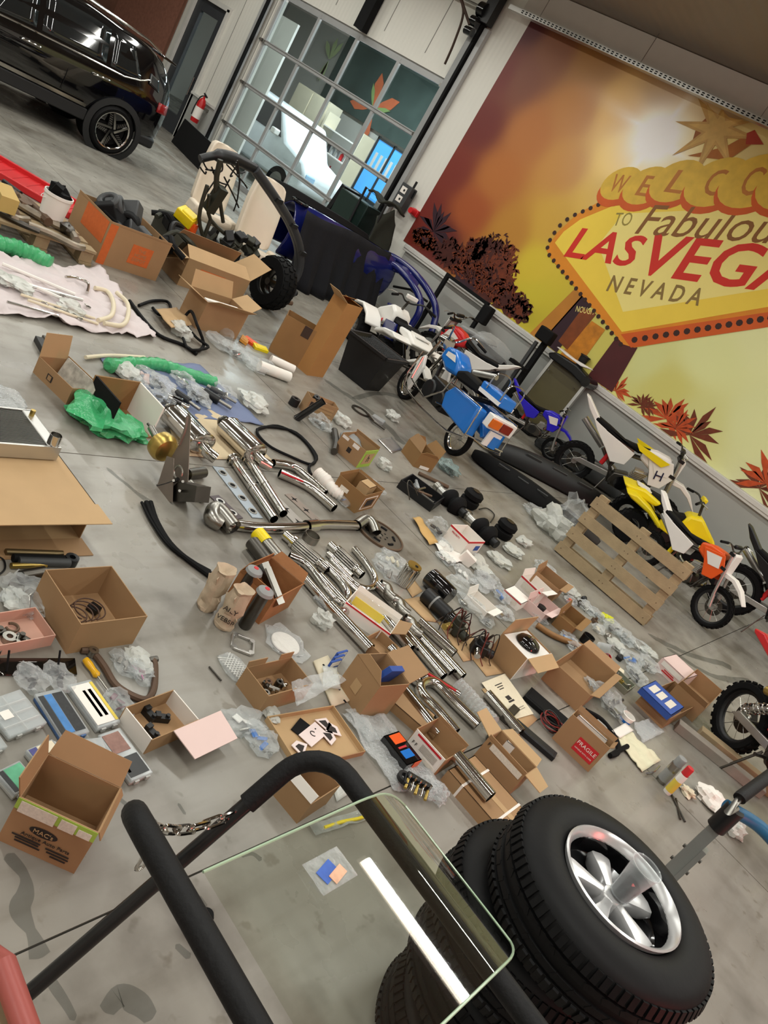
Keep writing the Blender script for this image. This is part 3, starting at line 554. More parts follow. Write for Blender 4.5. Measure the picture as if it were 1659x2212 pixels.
# ---- red rail bottom left
rr=thing('red_trolley','red painted tubular trolley frame at the lower left corner','trolley',fl(0,2150))
pA=fl(8,2085,z=.75); pB=fl(70,2260,z=.75); o_=rr.location
d=(pB-pA).normalized(); RP=mt('pink_red_paint','9c4f48',.4)
G().tube([V((pA.x,pA.y,0))-o_-d*.05,pA-o_-d*.05-V((0,0,.04)),pA-o_,pB-o_,pB-o_+d*.5,pB-o_+d*.55-V((0,0,.05)),V((pB.x,pB.y,0))-o_+d*.55],.021,12).o('tube_frame',RP,rr)
G().box((pA+pB)/2-o_+V((-.11,-.04,-.03)),(.5,.12,.02),(0,0,math.atan2(d.y,d.x))).o('wooden_shelf',WOOD,rr)
# ---- grey/blue stand at the right edge
pz=fl(1330,1990); bs=thing('lift_stand','grey steel lift stand with blue arm and black foam grip','stand',pz)
h1=.68; GP=mt('galvanised','8e928f',.4,.5)
G().box((0,0,h1/2+.02),(.05,.045,h1-.04)).o('post',GP,bs); G().box((.035,0,h1/2-.04),(.02,.05,h1*.75)).o('post_rib',GP,bs)
for z in (.3,.42,.5): G().cyl((-.035,0,z),(.055,0,z),.009,n=8).o('bolt',STLD,bs)
G().box((0,0,.02),(.5,.06,.04)).box((.1,.25,.02),(.06,.5,.04)).o('base_bar',RED,bs,bev=.006)
G().cyl((0,0,h1-.02),(0,0,h1+.1),.04,n=20).o('collar',BLK,bs)
tA=V((0,0,h1+.1)); a1=fl(1575,1745,z=.76)-pz; a2=fl(1640,1785,z=.76)-pz; a3=fl(1700,1850,z=.74)-pz
G().tube(spl([a1-(a2-a1)*.1,a1,a2,a3],6),.028,14).o('blue_arm',mt('blue_paint','1f5f86',.4,var=.25,sc=20),bs)
b1=fl(1572,1755,z=.79)-pz; b2=fl(1600,1722,z=.84)-pz; b3=fl(1690,1655,z=.88)-pz
G().tube([tA,b1,b2,b3],.015,10).o('handle_tube',STL,bs); G().tube([b2.lerp(b1,.1),b2,b3],.026,14).o('foam_grip',PAD,bs)
# ================================================================ BLACK SUV
cr=thing('suv_car','glossy black SUV with chrome window line parked beside the glass door','car',(-12.2,5.22,0),-PI/2)
PAINT=mt('car_black','08080a',.07,coat=1,var=.05); CLAD=mt('cladding','1c1d1e',.6); DARKG=mt('car_glass','1a1d1e',.05,coat=.6)
def lp(x,tab):
    for (a,b),(c,d) in zip(tab,tab[1:]):
        if a<=x<=c: return b+(d-b)*(x-a)/(c-a)
    return tab[0][1] if x<tab[0][0] else tab[-1][1]
roof=[(-2.15,.98),(-2.12,1.02),(-2.0,1.35),(-1.85,1.52),(-1.5,1.61),(-.6,1.66),(.1,1.64),(.5,1.5),(1.15,1.08),(1.9,.95),(2.15,.72)]; belt=[(-2.15,.96),(-1.6,1.10),(-1.2,1.06),(0,1.02),(1,.98),(1.9,.88),(2.15,.68)]; bot=[(-2.15,.42),(-1.9,.34),(1.9,.3),(2.15,.36)]; wid=[(-2.15,.70),(-2.0,.82),(-1.6,.89),(-1,.905),(1.2,.905),(1.9,.8),(2.15,.6)]
xs=[-2.15,-2.1,-2,-1.9,-1.8,-1.65,-1.5,-1.3,-1.1,-.85,-.6,-.3,0,.3,.5,.75,1,1.15,1.3,1.5,1.7,1.9,2.05,2.15]; rows=[]
for x in xs:
    r_,b_,z0,w_=lp(x,roof),lp(x,belt),lp(x,bot),lp(x,wid); b_=min(b_,r_-.01); k=max(0,(r_-b_)/.6); wr=w_-.28*k
    half=[(w_*.9,z0),(w_*.97,z0+.1),(w_*.985,z0+.22),(w_*1.0,(z0+b_)/2+.06),(w_*1.0,b_-.14),(w_*.985,b_-.05),(w_*.95,b_),(w_*.95*.6+wr*.4-.0,b_+(r_-b_)*.5),(wr,r_-.05*min(1,k)),(wr*.85,r_),(0,r_+.012)]
    rows.append([(x,y,z) for y,z in half]+[(x,-y,z) for y,z in half[-2::-1]])
g=G().grid(rows); g.f.append(list(range(len(rows[0])))); k=(len(xs)-1)*len(rows[0]); g.f.append([k+i for i in range(len(rows[0]))][::-1])
body=g.o('body',PAINT,cr,sm=60,sub=1)
def onbody(x,f,off=.012,side=1):
    r_,b_,w_=lp(x,roof),lp(x,belt),lp(x,wid); k=max(0,(r_-b_)/.6); wr=w_-.28*k
    y=(w_*.95)*(1-f)+wr*f; return V((x,side*(y+off),b_+(r_-.05-b_)*f))
for nm,x0,x1,f0,f1,sl_ in (('front_window',.1,.72,.12,.86,-.3),('rear_window',-.9,.02,.12,.88,0),('rear_window',-1.5,-.97,.12,.86,.25),('quarter_window',-1.83,-1.6,.14,.45,.12)):
    for s in (1,-1):
        rws=[]
        for i in range(7):
            f=f0+(f1-f0)*i/6; rws.append([onbody(x0+(x1-x0)*j/6+ (sl_*f if (sl_>0 and j<3) or (sl_<0 and j>3) else 0)*(1-j/6 if sl_>0 else j/6),f,.016,s) for j in range(7)])
        G().grid(rws).o(nm,DARKG,cr,sol=.01)
for s in (1,-1):
    G().tube([onbody(x,.05,.02,s) for x in (.95,.6,.2,-.3,-.8,-1.2)]+[onbody(-1.45,.12,.02,s),onbody(-1.6,.25,.02,s)],.011,6).o('chrome_trim',CHR,cr)
    G().tube([V((x,s*(lp(x,wid)-.28*max(0,(lp(x,roof)-lp(x,belt))/.6)-.06),lp(x,roof)+.05)) for x in (.3,.1,-.5,-1.1,-1.5,-1.75)],.016,8).o('roof_rail',CHR,cr)
    for xw in (1.3,-1.3):
        G().lathe([(.36,0),(.44,0),(.445,.03),(.36,.04)],30,Matrix.Translation((xw,s*.90,.35))@Matrix.Rotation(-s*PI/2,4,'X'),-.0,2*PI,closed=True).o('arch_cladding',CLAD,cr)
        G().cyl((xw,s*.5,.35),(xw,s*.70,.35),.362,n=30).o('wheel_well',BLKM,cr)
    G().box((0,s*.905,.38),(1.72,.04,.16)).o('sill_cladding',CLAD,cr,bev=.015); G().box((.05,s*.93,.50),(1.7,.016,.045)).o('sill_trim',CHR,cr)
    G().box((-1.9,s*.77,.40),(.3,.12,.16)).o('bumper_cladding',CLAD,cr,bev=.04)
    for xh in (.25,-.75): G().tube([onbody(xh,-.22,.02,s),onbody(xh-.04,-.2,.05,s),onbody(xh-.2,-.19,.05,s),onbody(xh-.24,-.2,.02,s)],.013,8).o('door_handle',CHR,cr)
    for xd in (.6,-.42,-1.28): G().tube([onbody(xd,.0,.004,s),V((xd,s*(lp(xd,wid)+.003),.8)),V((xd+(.1 if xd<-1 else 0),s*(lp(xd,wid)+.003),.55))],.004,5).o('door_gap',BLKM,cr)
    G().grid([[V((-1.86-.2*i/3,s*(lp(-1.86-.2*i/3,wid)+.012-.03*j/3),.86+.045*j-.0*i)) for j in range(4)] for i in range(4)]).o('tail_lamp',mt('tail_red','7a0f12',.15,em=.15),cr,sol=.02)
    G().box((1.0,s*1.0,1.05),(.1,.16,.12)).o('door_mirror',PAINT,cr,bev=.03)
G().box((-2.1,0,.55),(.1,1.3,.2)).o('rear_bumper',CLAD,cr,bev=.03); G().box((-2.06,0,1.05),(.03,.9,.3),(0,-.35,0)).o('rear_glass',DARKG,cr)
G().box((-1.92,0,1.56),(.3,1.1,.035),(0,-.08,0)).o('roof_spoiler',PAINT,cr,bev=.012)
def suv_wheel(x,s):
    q=G().lathe([(.25,-.1),(.3,-.108),(.335,-.08),(.342,0),(.335,.08),(.3,.108),(.25,.1)],40).o('tyre',TY,cr,loc=(x,s*.83,.345),rot=(-s*PI/2,0,0))
    G().lathe([(.25,.1),(.262,.106),(.245,.094),(.235,.03),(.235,-.1)],36).o('rim',CHR,q); G().lathe([(0,.02),(.225,.02),(.225,.0)],30).o('rim_back',BLKM,q)
    for k in range(5):
        T=Matrix.Rotation(2*PI*k/5,4,'Z'); G().box((.135,-.024,.085),(.23,.03,.03),(0,-.04,.08),T=T).o('rim_spoke',CHR,q); G().box((.15,.03,.08),(.17,.06,.012),(0,-.04,-.16),T=T).o('spoke_vane',BLKG,q)
        for i in range(5): G().box((.1+.03*i,.03,.09),(.010,.05,.008),(0,-.04,-.5),T=T).o('spoke_fin',STL,q)
    G().cyl((0,0,.04),(0,0,.09),.045,n=20).o('hub_cap',BLKG,q)
for x in (1.3,-1.3):
    for s in (1,-1): suv_wheel(x,s)
# ================================================================ BIKES AND QUADS
def heading(pr,pf): a=fl(*pr);b=fl(*pf); return a,b,math.atan2(b.y-a.y,b.x-a.x),(b-a).length
RT=lambda: Matrix.Rotation(-PI/2,4,'X')
def wheel(parent,loc,r,w,rimr=.72,knob=26,rim=BLK,spokes=12,disc=True,sp=STL,slick=False):
    # axis along y
    T=Matrix.Translation(V(loc))@RT(); h=w/2; ri=r*rimr
    ty=G().lathe([(ri,-h*.5),(ri*1.08,-h*.9),(r*.93,-h*.95),(r*.985,-h*.55),(r,0),(r*.985,h*.55),(r*.93,h*.95),(ri*1.08,h*.9),(ri,h*.5)],32,T).o('tyre',RUB,parent)
    if knob and not slick:
        g=G()
        for i in range(knob):
            a=2*PI*i/knob
            for k,yy in enumerate((-.62,0,.62)):
                A=T@Matrix.Rotation(a+(PI/knob if k==1 else 0),4,'Z'); g.box((r*(1.0 if k==1 else .975),0,yy*h),(r*.07,2*PI*r/knob*.5,h*.42),(0,yy*-.5,0),T=A)
        kb=g.o('tread_knobs',RUB,ty,sm=0); kb['kind']='stuff'
    G().lathe([(ri*.99,-h*.55),(ri*1.02,-h*.6),(ri*.92,-h*.3),(ri*.9,0),(ri*.92,h*.3),(ri*1.02,h*.6),(ri*.99,h*.55)],32,T).o('rim',rim,parent)
    hu=G().cyl(V(loc)+V((0,-h*.8,0)),V(loc)+V((0,h*.8,0)),r*.14,n=14).o('hub',ALU if spokes else rim,parent)
    if spokes:
        g=G()
        for i in range(spokes):
            a=2*PI*i/spokes; b=a+(.5 if i%2 else -.5); s=h*.5*(1 if i%4<2 else -1)
            g.tube([T@V((r*.13*math.cos(b),r*.13*math.sin(b),s)),T@V((ri*.92*math.cos(a),ri*.92*math.sin(a),0))],max(.0022,r*.008),4)
        q=g.o('spokes',sp,hu); q['kind']='stuff'
    if disc: G().lathe([(r*.2,h*.75),(r*.42,h*.75),(r*.42,h*.85),(r*.2,h*.85)],20,T,closed=True).o('brake_disc',STLD,parent)
    return ty
def moto(label,pr,pf,c1,c2,seat=BLKM,fend=None,rfr=(.27,.27),grp=None,plate=WHT,lean=0,number=None,exh=STL,off=(0,0),rim=BLK,L=None,mark=None):
    a,b,ang,L0=heading(pr,pf); L=L or L0; s=L/1.2; rr,rf=rfr
    t=thing('dirt_bike',label,'motorbike',(a.x+off[0],a.y+off[1],0),0,grp,rot=Euler((lean,0,ang),'XYZ')); fend=fend or c1
    wheel(t,(0,0,rr+.004),rr,.09*s,rim=rim); wheel(t,(L,0,rf+.004),rf,.075*s,rimr=.78,rim=rim)
    def X(*p): return [(x*s,z*s) for x,z in p]
    fr=G()
    for y in (-.05,.05):
        fr.tube([(.98*s,0,.86*s),(.9*s,y*s,.5*s),(.84*s,y*s,.3*s),(.45*s,y*s*1.3,.28*s),(.38*s,y*s*1.4,.45*s),(.4*s,y*s*1.2,.66*s),(.7*s,y*s,.74*s),(.98*s,0,.82*s)],.017*s,8)
        fr.tube([(.4*s,y*s*1.2,.66*s),(-.02*s,y*s,.74*s)],.012*s,6)
    fr.o('frame',STLD if exh!=BLKG else BLK,t)
    for y in (-.065,.065): G().side(X((-.04,.27),(.03,.33),(.4,.38),(.42,.32),(.05,.27)),(y-.012)*s,(y+.012)*s).o('swingarm',ALU,t,bev=.004)
    en=G().side(X((.44,.3),(.5,.26),(.74,.27),(.82,.34),(.78,.44),(.6,.48),(.46,.42)),-.1*s,.1*s).o('engine_case',STLD,t,bev=.015*s); G().cyl((.6*s,-.13*s,.36*s),(.6*s,.13*s,.36*s),.085*s,n=18).o('clutch_cover',BLKG,en)
    g=G()
    for i in range(6): g.box((.69*s+.008*i*s,0,(.47+.022*i)*s),(.16*s,.15*s,.012*s),(0,-.25,0))
    g.box((.71*s,0,.53*s),(.11*s,.1*s,.15*s),(0,-.25,0)).o('cylinder_fins',ALU,en)
    G().tube(spl([(.78*s,.03*s,.5*s),(.92*s,.09*s,.45*s),(.9*s,.12*s,.34*s),(.65*s,.13*s,.3*s),(.4*s,.13*s,.42*s),(.2*s,.12*s,.55*s)],5),[.02*s]*6+[.045*s]*8+[.05*s]*6+[.03*s]*6,10).o('exhaust_pipe',exh,t)
    G().cyl((.18*s,.12*s,.56*s),(-.2*s,.13*s,.72*s),.045*s,n=14).o('silencer',ALU,t)
    G().side(X((.58,.84),(.72,.9),(.92,.92),(.97,.82),(.8,.66),(.6,.72)),-.085*s,.085*s).o('fuel_tank',c1,t,bev=.03*s)
    for y in (-1,1):
        G().side(X((.66,.82),(.95,.9),(1.06,.74),(1.0,.56),(.86,.52),(.78,.66)),y*.095*s-.01*s,y*.095*s+.01*s).o('radiator_shroud',c2,t,bev=.006)
        G().side(X((.72,.8),(.93,.86),(.99,.72),(.84,.68)),y*.107*s-.004*s,y*.107*s+.004*s).o('shroud_stripe',c1 if c1!=c2 else WHT,t)
        G().side(X((-.12,.82),(.1,.78),(.52,.74),(.5,.56),(.34,.5),(.2,.6),(.0,.72)),y*.085*s-.008*s,y*.085*s+.008*s).o('side_panel',plate,t,bev=.005)
        G().tube([(1.2*s+(L-1.2*s),y*.085*s,rf+.004),(L-.055*s,y*.085*s,rf+.16*s)],.026*s,10).tube([(L-.055*s,y*.085*s,rf+.14*s),(1.0*s,y*.085*s,1.0*s)],.021*s,10).o('fork_leg',ALU,t)
        G().tube([(.86*s,y*.08*s,.3*s),(.86*s,y*.2*s,.29*s)] if False else [(.48*s,y*.08*s,.3*s),(.48*s,y*.19*s,.29*s)],.014*s,6).o('footpeg',STLD,t)
        if mark: text(t,mark,.16*s,frame((.9*s,y*.113*s,.72*s),(-y*1,0,0),(0,0,1)) if False else frame((.9*s,y*.113*s,.68*s),(1,0,.25) if y<0 else (-1,0,-.25),(-.25*1,0,1)),mt('mark_navy','1c2140',.4),'shroud_mark',ext=.0015)
    G().side(X((-.1,.86),(.1,.84),(.35,.80),(.62,.86),(.74,.9),(.72,.84),(.55,.76),(.2,.76),(-.1,.8)),-.065*s,.065*s).o('seat',seat,t,bev=.02*s)
    G().side(X((-.36,1.0),(-.3,.99),(-.08,.86),(.1,.8),(.1,.77),(-.1,.79),(-.24,.88)),-.06*s,.06*s).o('rear_fender',fend,t,bev=.012*s)
    G().side(X((1.0,.7),(1.08,.735),(1.22,.74),(1.36,.68),(1.5,.55),(1.49,.54),(1.34,.64),(1.2,.69),(1.0,.66)),-.055*s,.055*s).o('front_fender',fend,t,bev=.012*s)
    G().side(X((1.06,.72),(1.09,.72),(1.06,.98),(1.02,1.0)),-.09*s,.09*s).o('number_plate',plate,t,bev=.01*s)
    [G().box((xx*s,0,zz*s),(.07*s,.22*s,.04*s)).o('triple_clamp',BLK,t) for xx,zz in ((1.0,.97),(1.03,.76))]
    hb=G().tube(spl([(.9*s,-.36*s,1.06*s),(.94*s,-.2*s,1.08*s),(.98*s,-.07*s,1.0*s),(.98*s,.07*s,1.0*s),(.94*s,.2*s,1.08*s),(.9*s,.36*s,1.06*s)],5),.011*s,8).tube([(.95*s,-.16*s,1.06*s),(.95*s,.16*s,1.06*s)],.008*s,6).o('handlebar',STLD,t)
    for y in (-1,1): G().tube([(.9*s,y*.37*s,1.06*s),(.93*s,y*.25*s,1.077*s)],.017*s,10).o('grip',BLKM,hb); G().tube([(.95*s,y*.24*s,1.08*s),(1.0*s,y*.3*s,1.07*s),(.98*s,y*.38*s,1.06*s)],.006*s,5).o('lever',ALU,hb)
    G().box((.96*s,0,1.06*s),(.045*s,.16*s,.05*s)).o('bar_pad',BLK,hb,bev=.01)
    G().tube([(.3*s,0,.68*s),(.28*s,0,.4*s)],.03*s,12).o('shock',YEL if c2==ORG else RED,t)
    G().tube([(.42*s,-.08*s,.3*s),(.36*s,-.2*s,.0)],.01*s,6).o('side_stand',STLD,t)
    return t
hk=moto('white and yellow dirt bike with black H marks by the wall','' and 0 or (1215,1027),(1389,1147),WHT,WHT,rfr=(.26,.27),mark='H',lean=.06)
for y in (-1,1):
    s_=1.15; G().side([(.42*s_,.82*s_),(.86*s_,.82*s_),(.8*s_,.74*s_),(.5*s_,.76*s_)],y*.122*s_-.004,y*.122*s_+.004).o('yellow_stripe',YEL,hk)
moto('orange and white dirt bike with black seat behind the wooden pallet',(1440,1268),(1520,1345),ORG,ORG,plate=WHT,fend=WHT,rfr=(.21,.225),lean=.05,L=.98,off=(-.42,-.06))
moto('red and white dirt bike standing behind the blue moped',(955,868),(868,792),RED,RED,rfr=(.26,.28),fend=WHT,lean=-.1,off=(.15,.45),L=1.1)
vb=moto('small violet-blue kids dirt bike beside the olive panel',(1083,920),(1165,980),PURP,PURP,rfr=(.16,.16),fend=PURP,plate=PURP,lean=.05,L=.78)
moto('black dirt bike at the right edge behind the orange bike',(1549,1313),(1737,1465),BLK,DGREY,rfr=(.3,.3),fend=BLK,plate=BLK,exh=BLKG,lean=.05,L=1.2)
# red bike at right with coil shock
rb=moto('red dirt bike with chrome coil shock at the right picture edge',(1548,1606),(1850,2100),RED,RED,rfr=(.265,.27),lean=.04,L=1.15,off=(0,.05))
s_=1.15/1.2
g=G(); pts=[]
for i in range(121):
    a=i/120*2*PI*9; f=i/120; p=V((.10*s_,-.13*s_,.40*s_)).lerp(V((.36*s_,-.12*s_,.66*s_)),f); d=V((.26,0,.26)).normalized(); n1=V((0,1,0)); n2=d.cross(n1); pts.append(p+(n1*math.cos(a)+n2*math.sin(a))*.036)
g.tube(pts,.0065,5).o('coil_spring',CHR,rb); G().cyl((.13*s_,-.13*s_,.62*s_),(.25*s_,-.13*s_,.66*s_),.034,n=14).o('reservoir',BRASS,rb); G().cyl((.08*s_,-.13*s_,.38*s_),(.38*s_,-.12*s_,.68*s_),.016).o('shock_rod',ALU,rb)
G().side([(-.42*s_,.83*s_),(-.3*s_,.86*s_),(-.1*s_,.82*s_),(.12*s_,.72*s_),(.1*s_,.68*s_),(-.12*s_,.76*s_),(-.4*s_,.80*s_)],-.08,.08).o('red_mudguard',RED,rb,bev=.012)
# ---- blue moped with crash bars
a,b,ang,L=heading((972,985),(858,852)); s=L/1.2
mp=thing('moped','bright blue moped with white stripes and chrome crash bars','moped',(a.x,a.y,0),0,rot=Euler((.05,0,ang),'XYZ'))
wheel(mp,(0,0,.23),.226,.075,rim=CHR,knob=0,disc=False); wheel(mp,(L,0,.23),.226,.07,rim=CHR,knob=0,disc=False)
q=lambda *p:[(x*s,z*s) for x,z in p]
G().side(q((.5,.66),(.56,.80),(.72,.88),(.9,.84),(.92,.70),(.72,.62)),-.11*s,.11*s).o('fuel_tank',BLUE,mp,bev=.04*s)
for y in (-1,1): G().side(q((.62,.76),(.68,.82),(.82,.80),(.82,.75)),y*.112*s-.003,y*.112*s+.003).o('tank_badge',WHT,mp)
G().side(q((.08,.68),(.5,.64),(.54,.72),(.42,.78),(.12,.78)),-.1*s,.1*s).o('seat',BLKM,mp,bev=.03*s)
G().side(q((-.3,.74),(.08,.72),(.1,.84),(-.28,.86)),-.11*s,.11*s).o('tail_box',BLUE,mp,bev=.02*s); G().side(q((-.29,.745),(.07,.725),(.08,.765),(-.29,.785)),-.115*s,.115*s).o('tail_box_stripe',WHT,mp)
for y in (-1,1):
    pn=G().side(q((-.3,.34),(-.26,.64),(.22,.62),(.3,.5),(.22,.36)),y*.2*s-.07*s,y*.2*s+.07*s).o('saddle_case',BLUE,mp,bev=.02*s)
    G().tube([(x*s,y*.29*s,z*s) for x,z in ((.95,.64),(.98,.36),(.9,.22),(.5,.2),(.1,.22),(-.1,.24),(-.34,.32))],.011*s,8).o('crash_bar',CHR,mp)
    G().tube([(x*s,y*.29*s,z*s) for x,z in ((.9,.6),(.86,.34),(.5,.3),(.3,.5),(.28,.66))],.011*s,8).o('crash_bar',CHR,mp)
    G().tube([(x*s,y*.28*s,z*s) for x,z in ((.3,.62),(-.3,.66),(-.34,.32))],.008*s,8).o('case_rail',CHR,mp)
    for x in (.98,.3,-.34): G().tube([(x*s,0,.36*s),(x*s,y*.29*s,.36*s)],.008*s,6).o('bar_bracket',CHR,mp)
    G().tube([(L,y*.08*s,.23),(L-.14*s,y*.08*s,.82*s)],.02*s,8).o('fork_leg',CHR,mp)
    G().side(q((.9,.2),(1.0,.26),(1.04,.56),(.98,.62),(.9,.5)),y*.2*s-.02*s,y*.2*s+.02*s).o('leg_shield',WHT,mp,bev=.01)
G().side([(L-.26*s,.40*s),(L-.1*s,.47*s),(L+.1*s,.47*s),(L+.26*s,.36*s),(L+.24*s,.34*s),(L+.08*s,.43*s),(L-.1*s,.43*s),(L-.24*s,.37*s)],-.06*s,.06*s).o('front_fender',WHT,mp,bev=.01)
G().side([(-.34*s,.42*s),(-.2*s,.52*s),(.1*s,.54*s),(.1*s,.5*s),(-.18*s,.48*s),(-.3*s,.38*s)],-.06*s,.06*s).o('rear_fender',BLUE,mp,bev=.01)
G().box((.6*s,0,.38*s),(.42*s,.2*s,.26*s)).cyl((.72*s,-.14*s,.36*s),(.72*s,.14*s,.36*s),.11*s).cyl((.5*s,-.13*s,.36*s),(.5*s,.13*s,.36*s),.09*s).o('engine',BLK,mp,bev=.02)
G().tube([(.95*s,0,.75*s),(.85*s,0,.35*s),(.4*s,0,.3*s),(.2*s,0,.6*s),(-.1*s,0,.7*s)],.025*s,8).o('frame',BLK,mp)
G().tube(spl([(.84*s,-.32*s,1.0*s),(.92*s,-.16*s,1.04*s),(1.0*s,-.06*s,.9*s),(1.0*s,.06*s,.9*s),(.92*s,.16*s,1.04*s),(.84*s,.32*s,1.0*s)],5),.011*s,8).o('handlebar',CHR,mp)
for y in (-1,1): G().tube([(.82*s,y*.34*s,.99*s),(.88*s,y*.22*s,1.02*s)],.016*s,8).o('grip',BLKM,mp)
G().cyl((1.02*s,0,.84*s),(1.14*s,0,.82*s),.08*s,n=18).o('headlamp',CHR,mp)
G().box((-.37*s,0,.60*s),(.1*s,.36*s,.14*s)).o('lamp_bracket',WHT,mp,bev=.01)
for y,m in ((.11,mt('amber','d2691c',.2)),(-.05,mt('lamp_red','7e2412',.2))): G().box((-.425*s,y*s,.6*s),(.03*s,.14*s,.09*s)).o('tail_lamp',m,mp,bev=.006)
G().box((-.4*s,0,.44*s),(.02*s,.18*s,.16*s)).o('number_board',WHT,mp); G().box((-.415*s,-.04*s,.42*s),(.012*s,.1*s,.12*s)).o('mud_flap',BLUE,mp)
for x in (-.02,-.28): G().tube(spl([(x*s,-.12*s,.8*s),(x*s,-.1*s,.98*s),(x*s,.1*s,.98*s),(x*s,.12*s,.8*s)],5),.008*s,6).o('rack_hoop',CHR,mp)
mp.scale=(.9,.9,.9); mp.location+=V((math.cos(ang),math.sin(ang),0))*.04*L
# ---- quads
def quad(label,p,ang,c,c2,s=1,plate=WHT,off=(0,0),txt=None):
    a=fl(*p); t=thing('quad_bike',label,'quad bike',(a.x+off[0],a.y+off[1],0),ang)
    for x in (-.5*s,.5*s):
        for y in (-.36*s,.36*s):
            T_=wheel(t,(x,y,.24*s),.235*s,.2*s,rimr=.5,knob=20,rim=ALU,spokes=0,disc=False)
        G().cyl((x,-.3*s,.24*s),(x,.3*s,.24*s),.025*s).o('axle',STLD,t)
    for y in (-1,1):
        G().side([(x*s,z*s) for x,z in ((-.85,.62),(-.7,.66),(-.42,.60),(-.2,.5),(-.2,.44),(-.45,.54),(-.75,.58))],(y*.34-.16)*s,(y*.34+.16)*s).o('rear_fender',c,t,bev=.02*s)
        G().side([(x*s,z*s) for x,z in ((.15,.44),(.3,.56),(.55,.62),(.8,.56),(.86,.5),(.55,.57),(.3,.5),(.18,.4))],(y*.34-.14)*s,(y*.34+.14)*s).o('front_fender',c,t,bev=.02*s)
        G().tube([(.5*s,y*.3*s,.3*s),(.3*s,y*.1*s,.62*s)],.025*s,10).o('shock',RED,t)
        G().side([(x*s,z*s) for x,z in ((-.2,.4),(.2,.38),(.25,.6),(-.1,.66))],(y*.14-.03)*s,(y*.14+.03)*s).o('side_panel',c2,t,bev=.01)
    G().side([(x*s,z*s) for x,z in ((-.9,.66),(-.6,.74),(-.3,.70),(-.35,.62),(-.8,.6))],-.22*s,.22*s).o('tail_cowl',c,t,bev=.03*s); G().box((-.6*s,0,.735*s),(.22*s,.24*s,.012),(0,-.02,0)).o('sticker',plate,t)
    G().side([(x*s,z*s) for x,z in ((-.55,.74),(-.3,.76),(0,.68),(.12,.74),(.1,.62),(-.2,.56),(-.5,.64))],-.13*s,.13*s).o('seat',BLKM,t,bev=.04*s)
    G().side([(x*s,z*s) for x,z in ((.08,.6),(.12,.78),(.3,.84),(.62,.66),(.78,.5),(.7,.42),(.3,.5))],-.16*s,.16*s).o('hood',c,t,bev=.04*s); G().box((.74*s,0,.5*s),(.06*s,.2*s,.1*s)).o('headlamp',BLKG,t,bev=.01)
    if txt: text(t,txt,.09*s,frame((.45*s,0,.775*s),(0,-1,0),(1,0,-.35)),NAVY,'hood_lettering',ext=.012)
    G().box((0,0,.34*s),(.5*s,.24*s,.26*s)).cyl((.05*s,-.16*s,.34*s),(.05*s,.16*s,.34*s),.1*s).o('engine',BLK,t,bev=.02)
    G().tube([(-.6*s,0,.3*s),(-.3*s,0,.5*s),(.3*s,0,.5*s),(.75*s,0,.35*s),(.3*s,0,.22*s),(-.3*s,0,.22*s)],.025*s,8,closed=True).o('frame',BLK,t)
    G().tube([(.34*s,0,.6*s),(.2*s,0,.98*s)],.02*s,8).o('steering_stem',STLD,t)
    hb=G().tube(spl([(.02*s,-.4*s,1.0*s),(.12*s,-.22*s,1.04*s),(.2*s,-.07*s,.97*s),(.2*s,.07*s,.97*s),(.12*s,.22*s,1.04*s),(.02*s,.4*s,1.0*s)],5),.013*s,8).o('handlebar',BLK,t)
    for y in (-1,1): G().tube([(.0,y*.42*s,.995*s),(.06*s,y*.3*s,1.02*s)],.02*s,8).o('grip',BLKM,hb); G().tube([(.1*s,y*.28*s,1.03*s),(.18*s,y*.36*s,1.02*s),(.14*s,y*.44*s,1.0*s)],.008*s,5).o('lever',ALU,hb)
    G().box((.17*s,0,1.05*s),(.06*s,.2*s,.06*s)).o('bar_pad',c,hb,bev=.01)
    for y in (-1,1): G().tube([(.9*s,y*.15*s,.3*s),(.92*s,y*.15*s,.5*s),(.75*s,y*.15*s,.52*s)],.014*s,6).o('bumper_bar',BLK,t)
    return t
quad('yellow quad bike with black seat behind the wooden pallet',(1395,1245),.5,YEL,YEL,.85,off=(-.42,1.05))
wq=quad('white and blue quad bike beside the tall cardboard box',(800,800),2.75,WHT,NAVY,.85,off=(-.35,.55),txt='SUZUKI')
# ================================================================ LARGE THINGS ALONG THE WALL
# navy buggy body with black trough and blue bars
nb=thing('navy_buggy','dark navy car body shell with black inner trough, draped with black cloth','car body',(-8.6,8.7,0)); o_=nb.location.copy()
rimp=[ow(px,py,yy) for px,py,yy in ((628,424,7.6),(690,440,7.9),(760,480,8.6),(830,515,9.3),(875,545,9.8),(900,590,9.9))]
rows=[]; N_=14
Lr=spl([V((-8.4,7.62,.98)),V((-8.33,7.95,1.02)),V((-8.25,8.6,1.0)),V((-8.2,9.3,.97)),V((-8.2,9.85,.92))],3)
for i,p in enumerate(Lr):
    f=i/(len(Lr)-1); w_=1.0
    rows.append([V(q)-o_ for q in ((p.x+.05,p.y,.25),(p.x+.16,p.y,.5),(p.x+.13,p.y,.8),(p.x+.04,p.y,p.z-.05),(p.x,p.y,p.z),(p.x-.06,p.y,p.z+.01),(p.x-.16,p.y,p.z-.05),(p.x-.3,p.y,p.z-.2),(p.x-.5,p.y,p.z-.22),(p.x-.68,p.y,p.z-.06),(p.x-.76,p.y,p.z+.05),(p.x-.86,p.y,p.z),(p.x-.92,p.y,.5),(p.x-.86,p.y,.25))])
G().grid(rows).o('body_shell',NAVY,nb,sol=.02,sub=1)
G().grid([[V(q)-V((0,0,-.012)) for q in r[5:11]] for r in rows]).o('black_trough',BLKM,nb,sol=.01,sub=1)
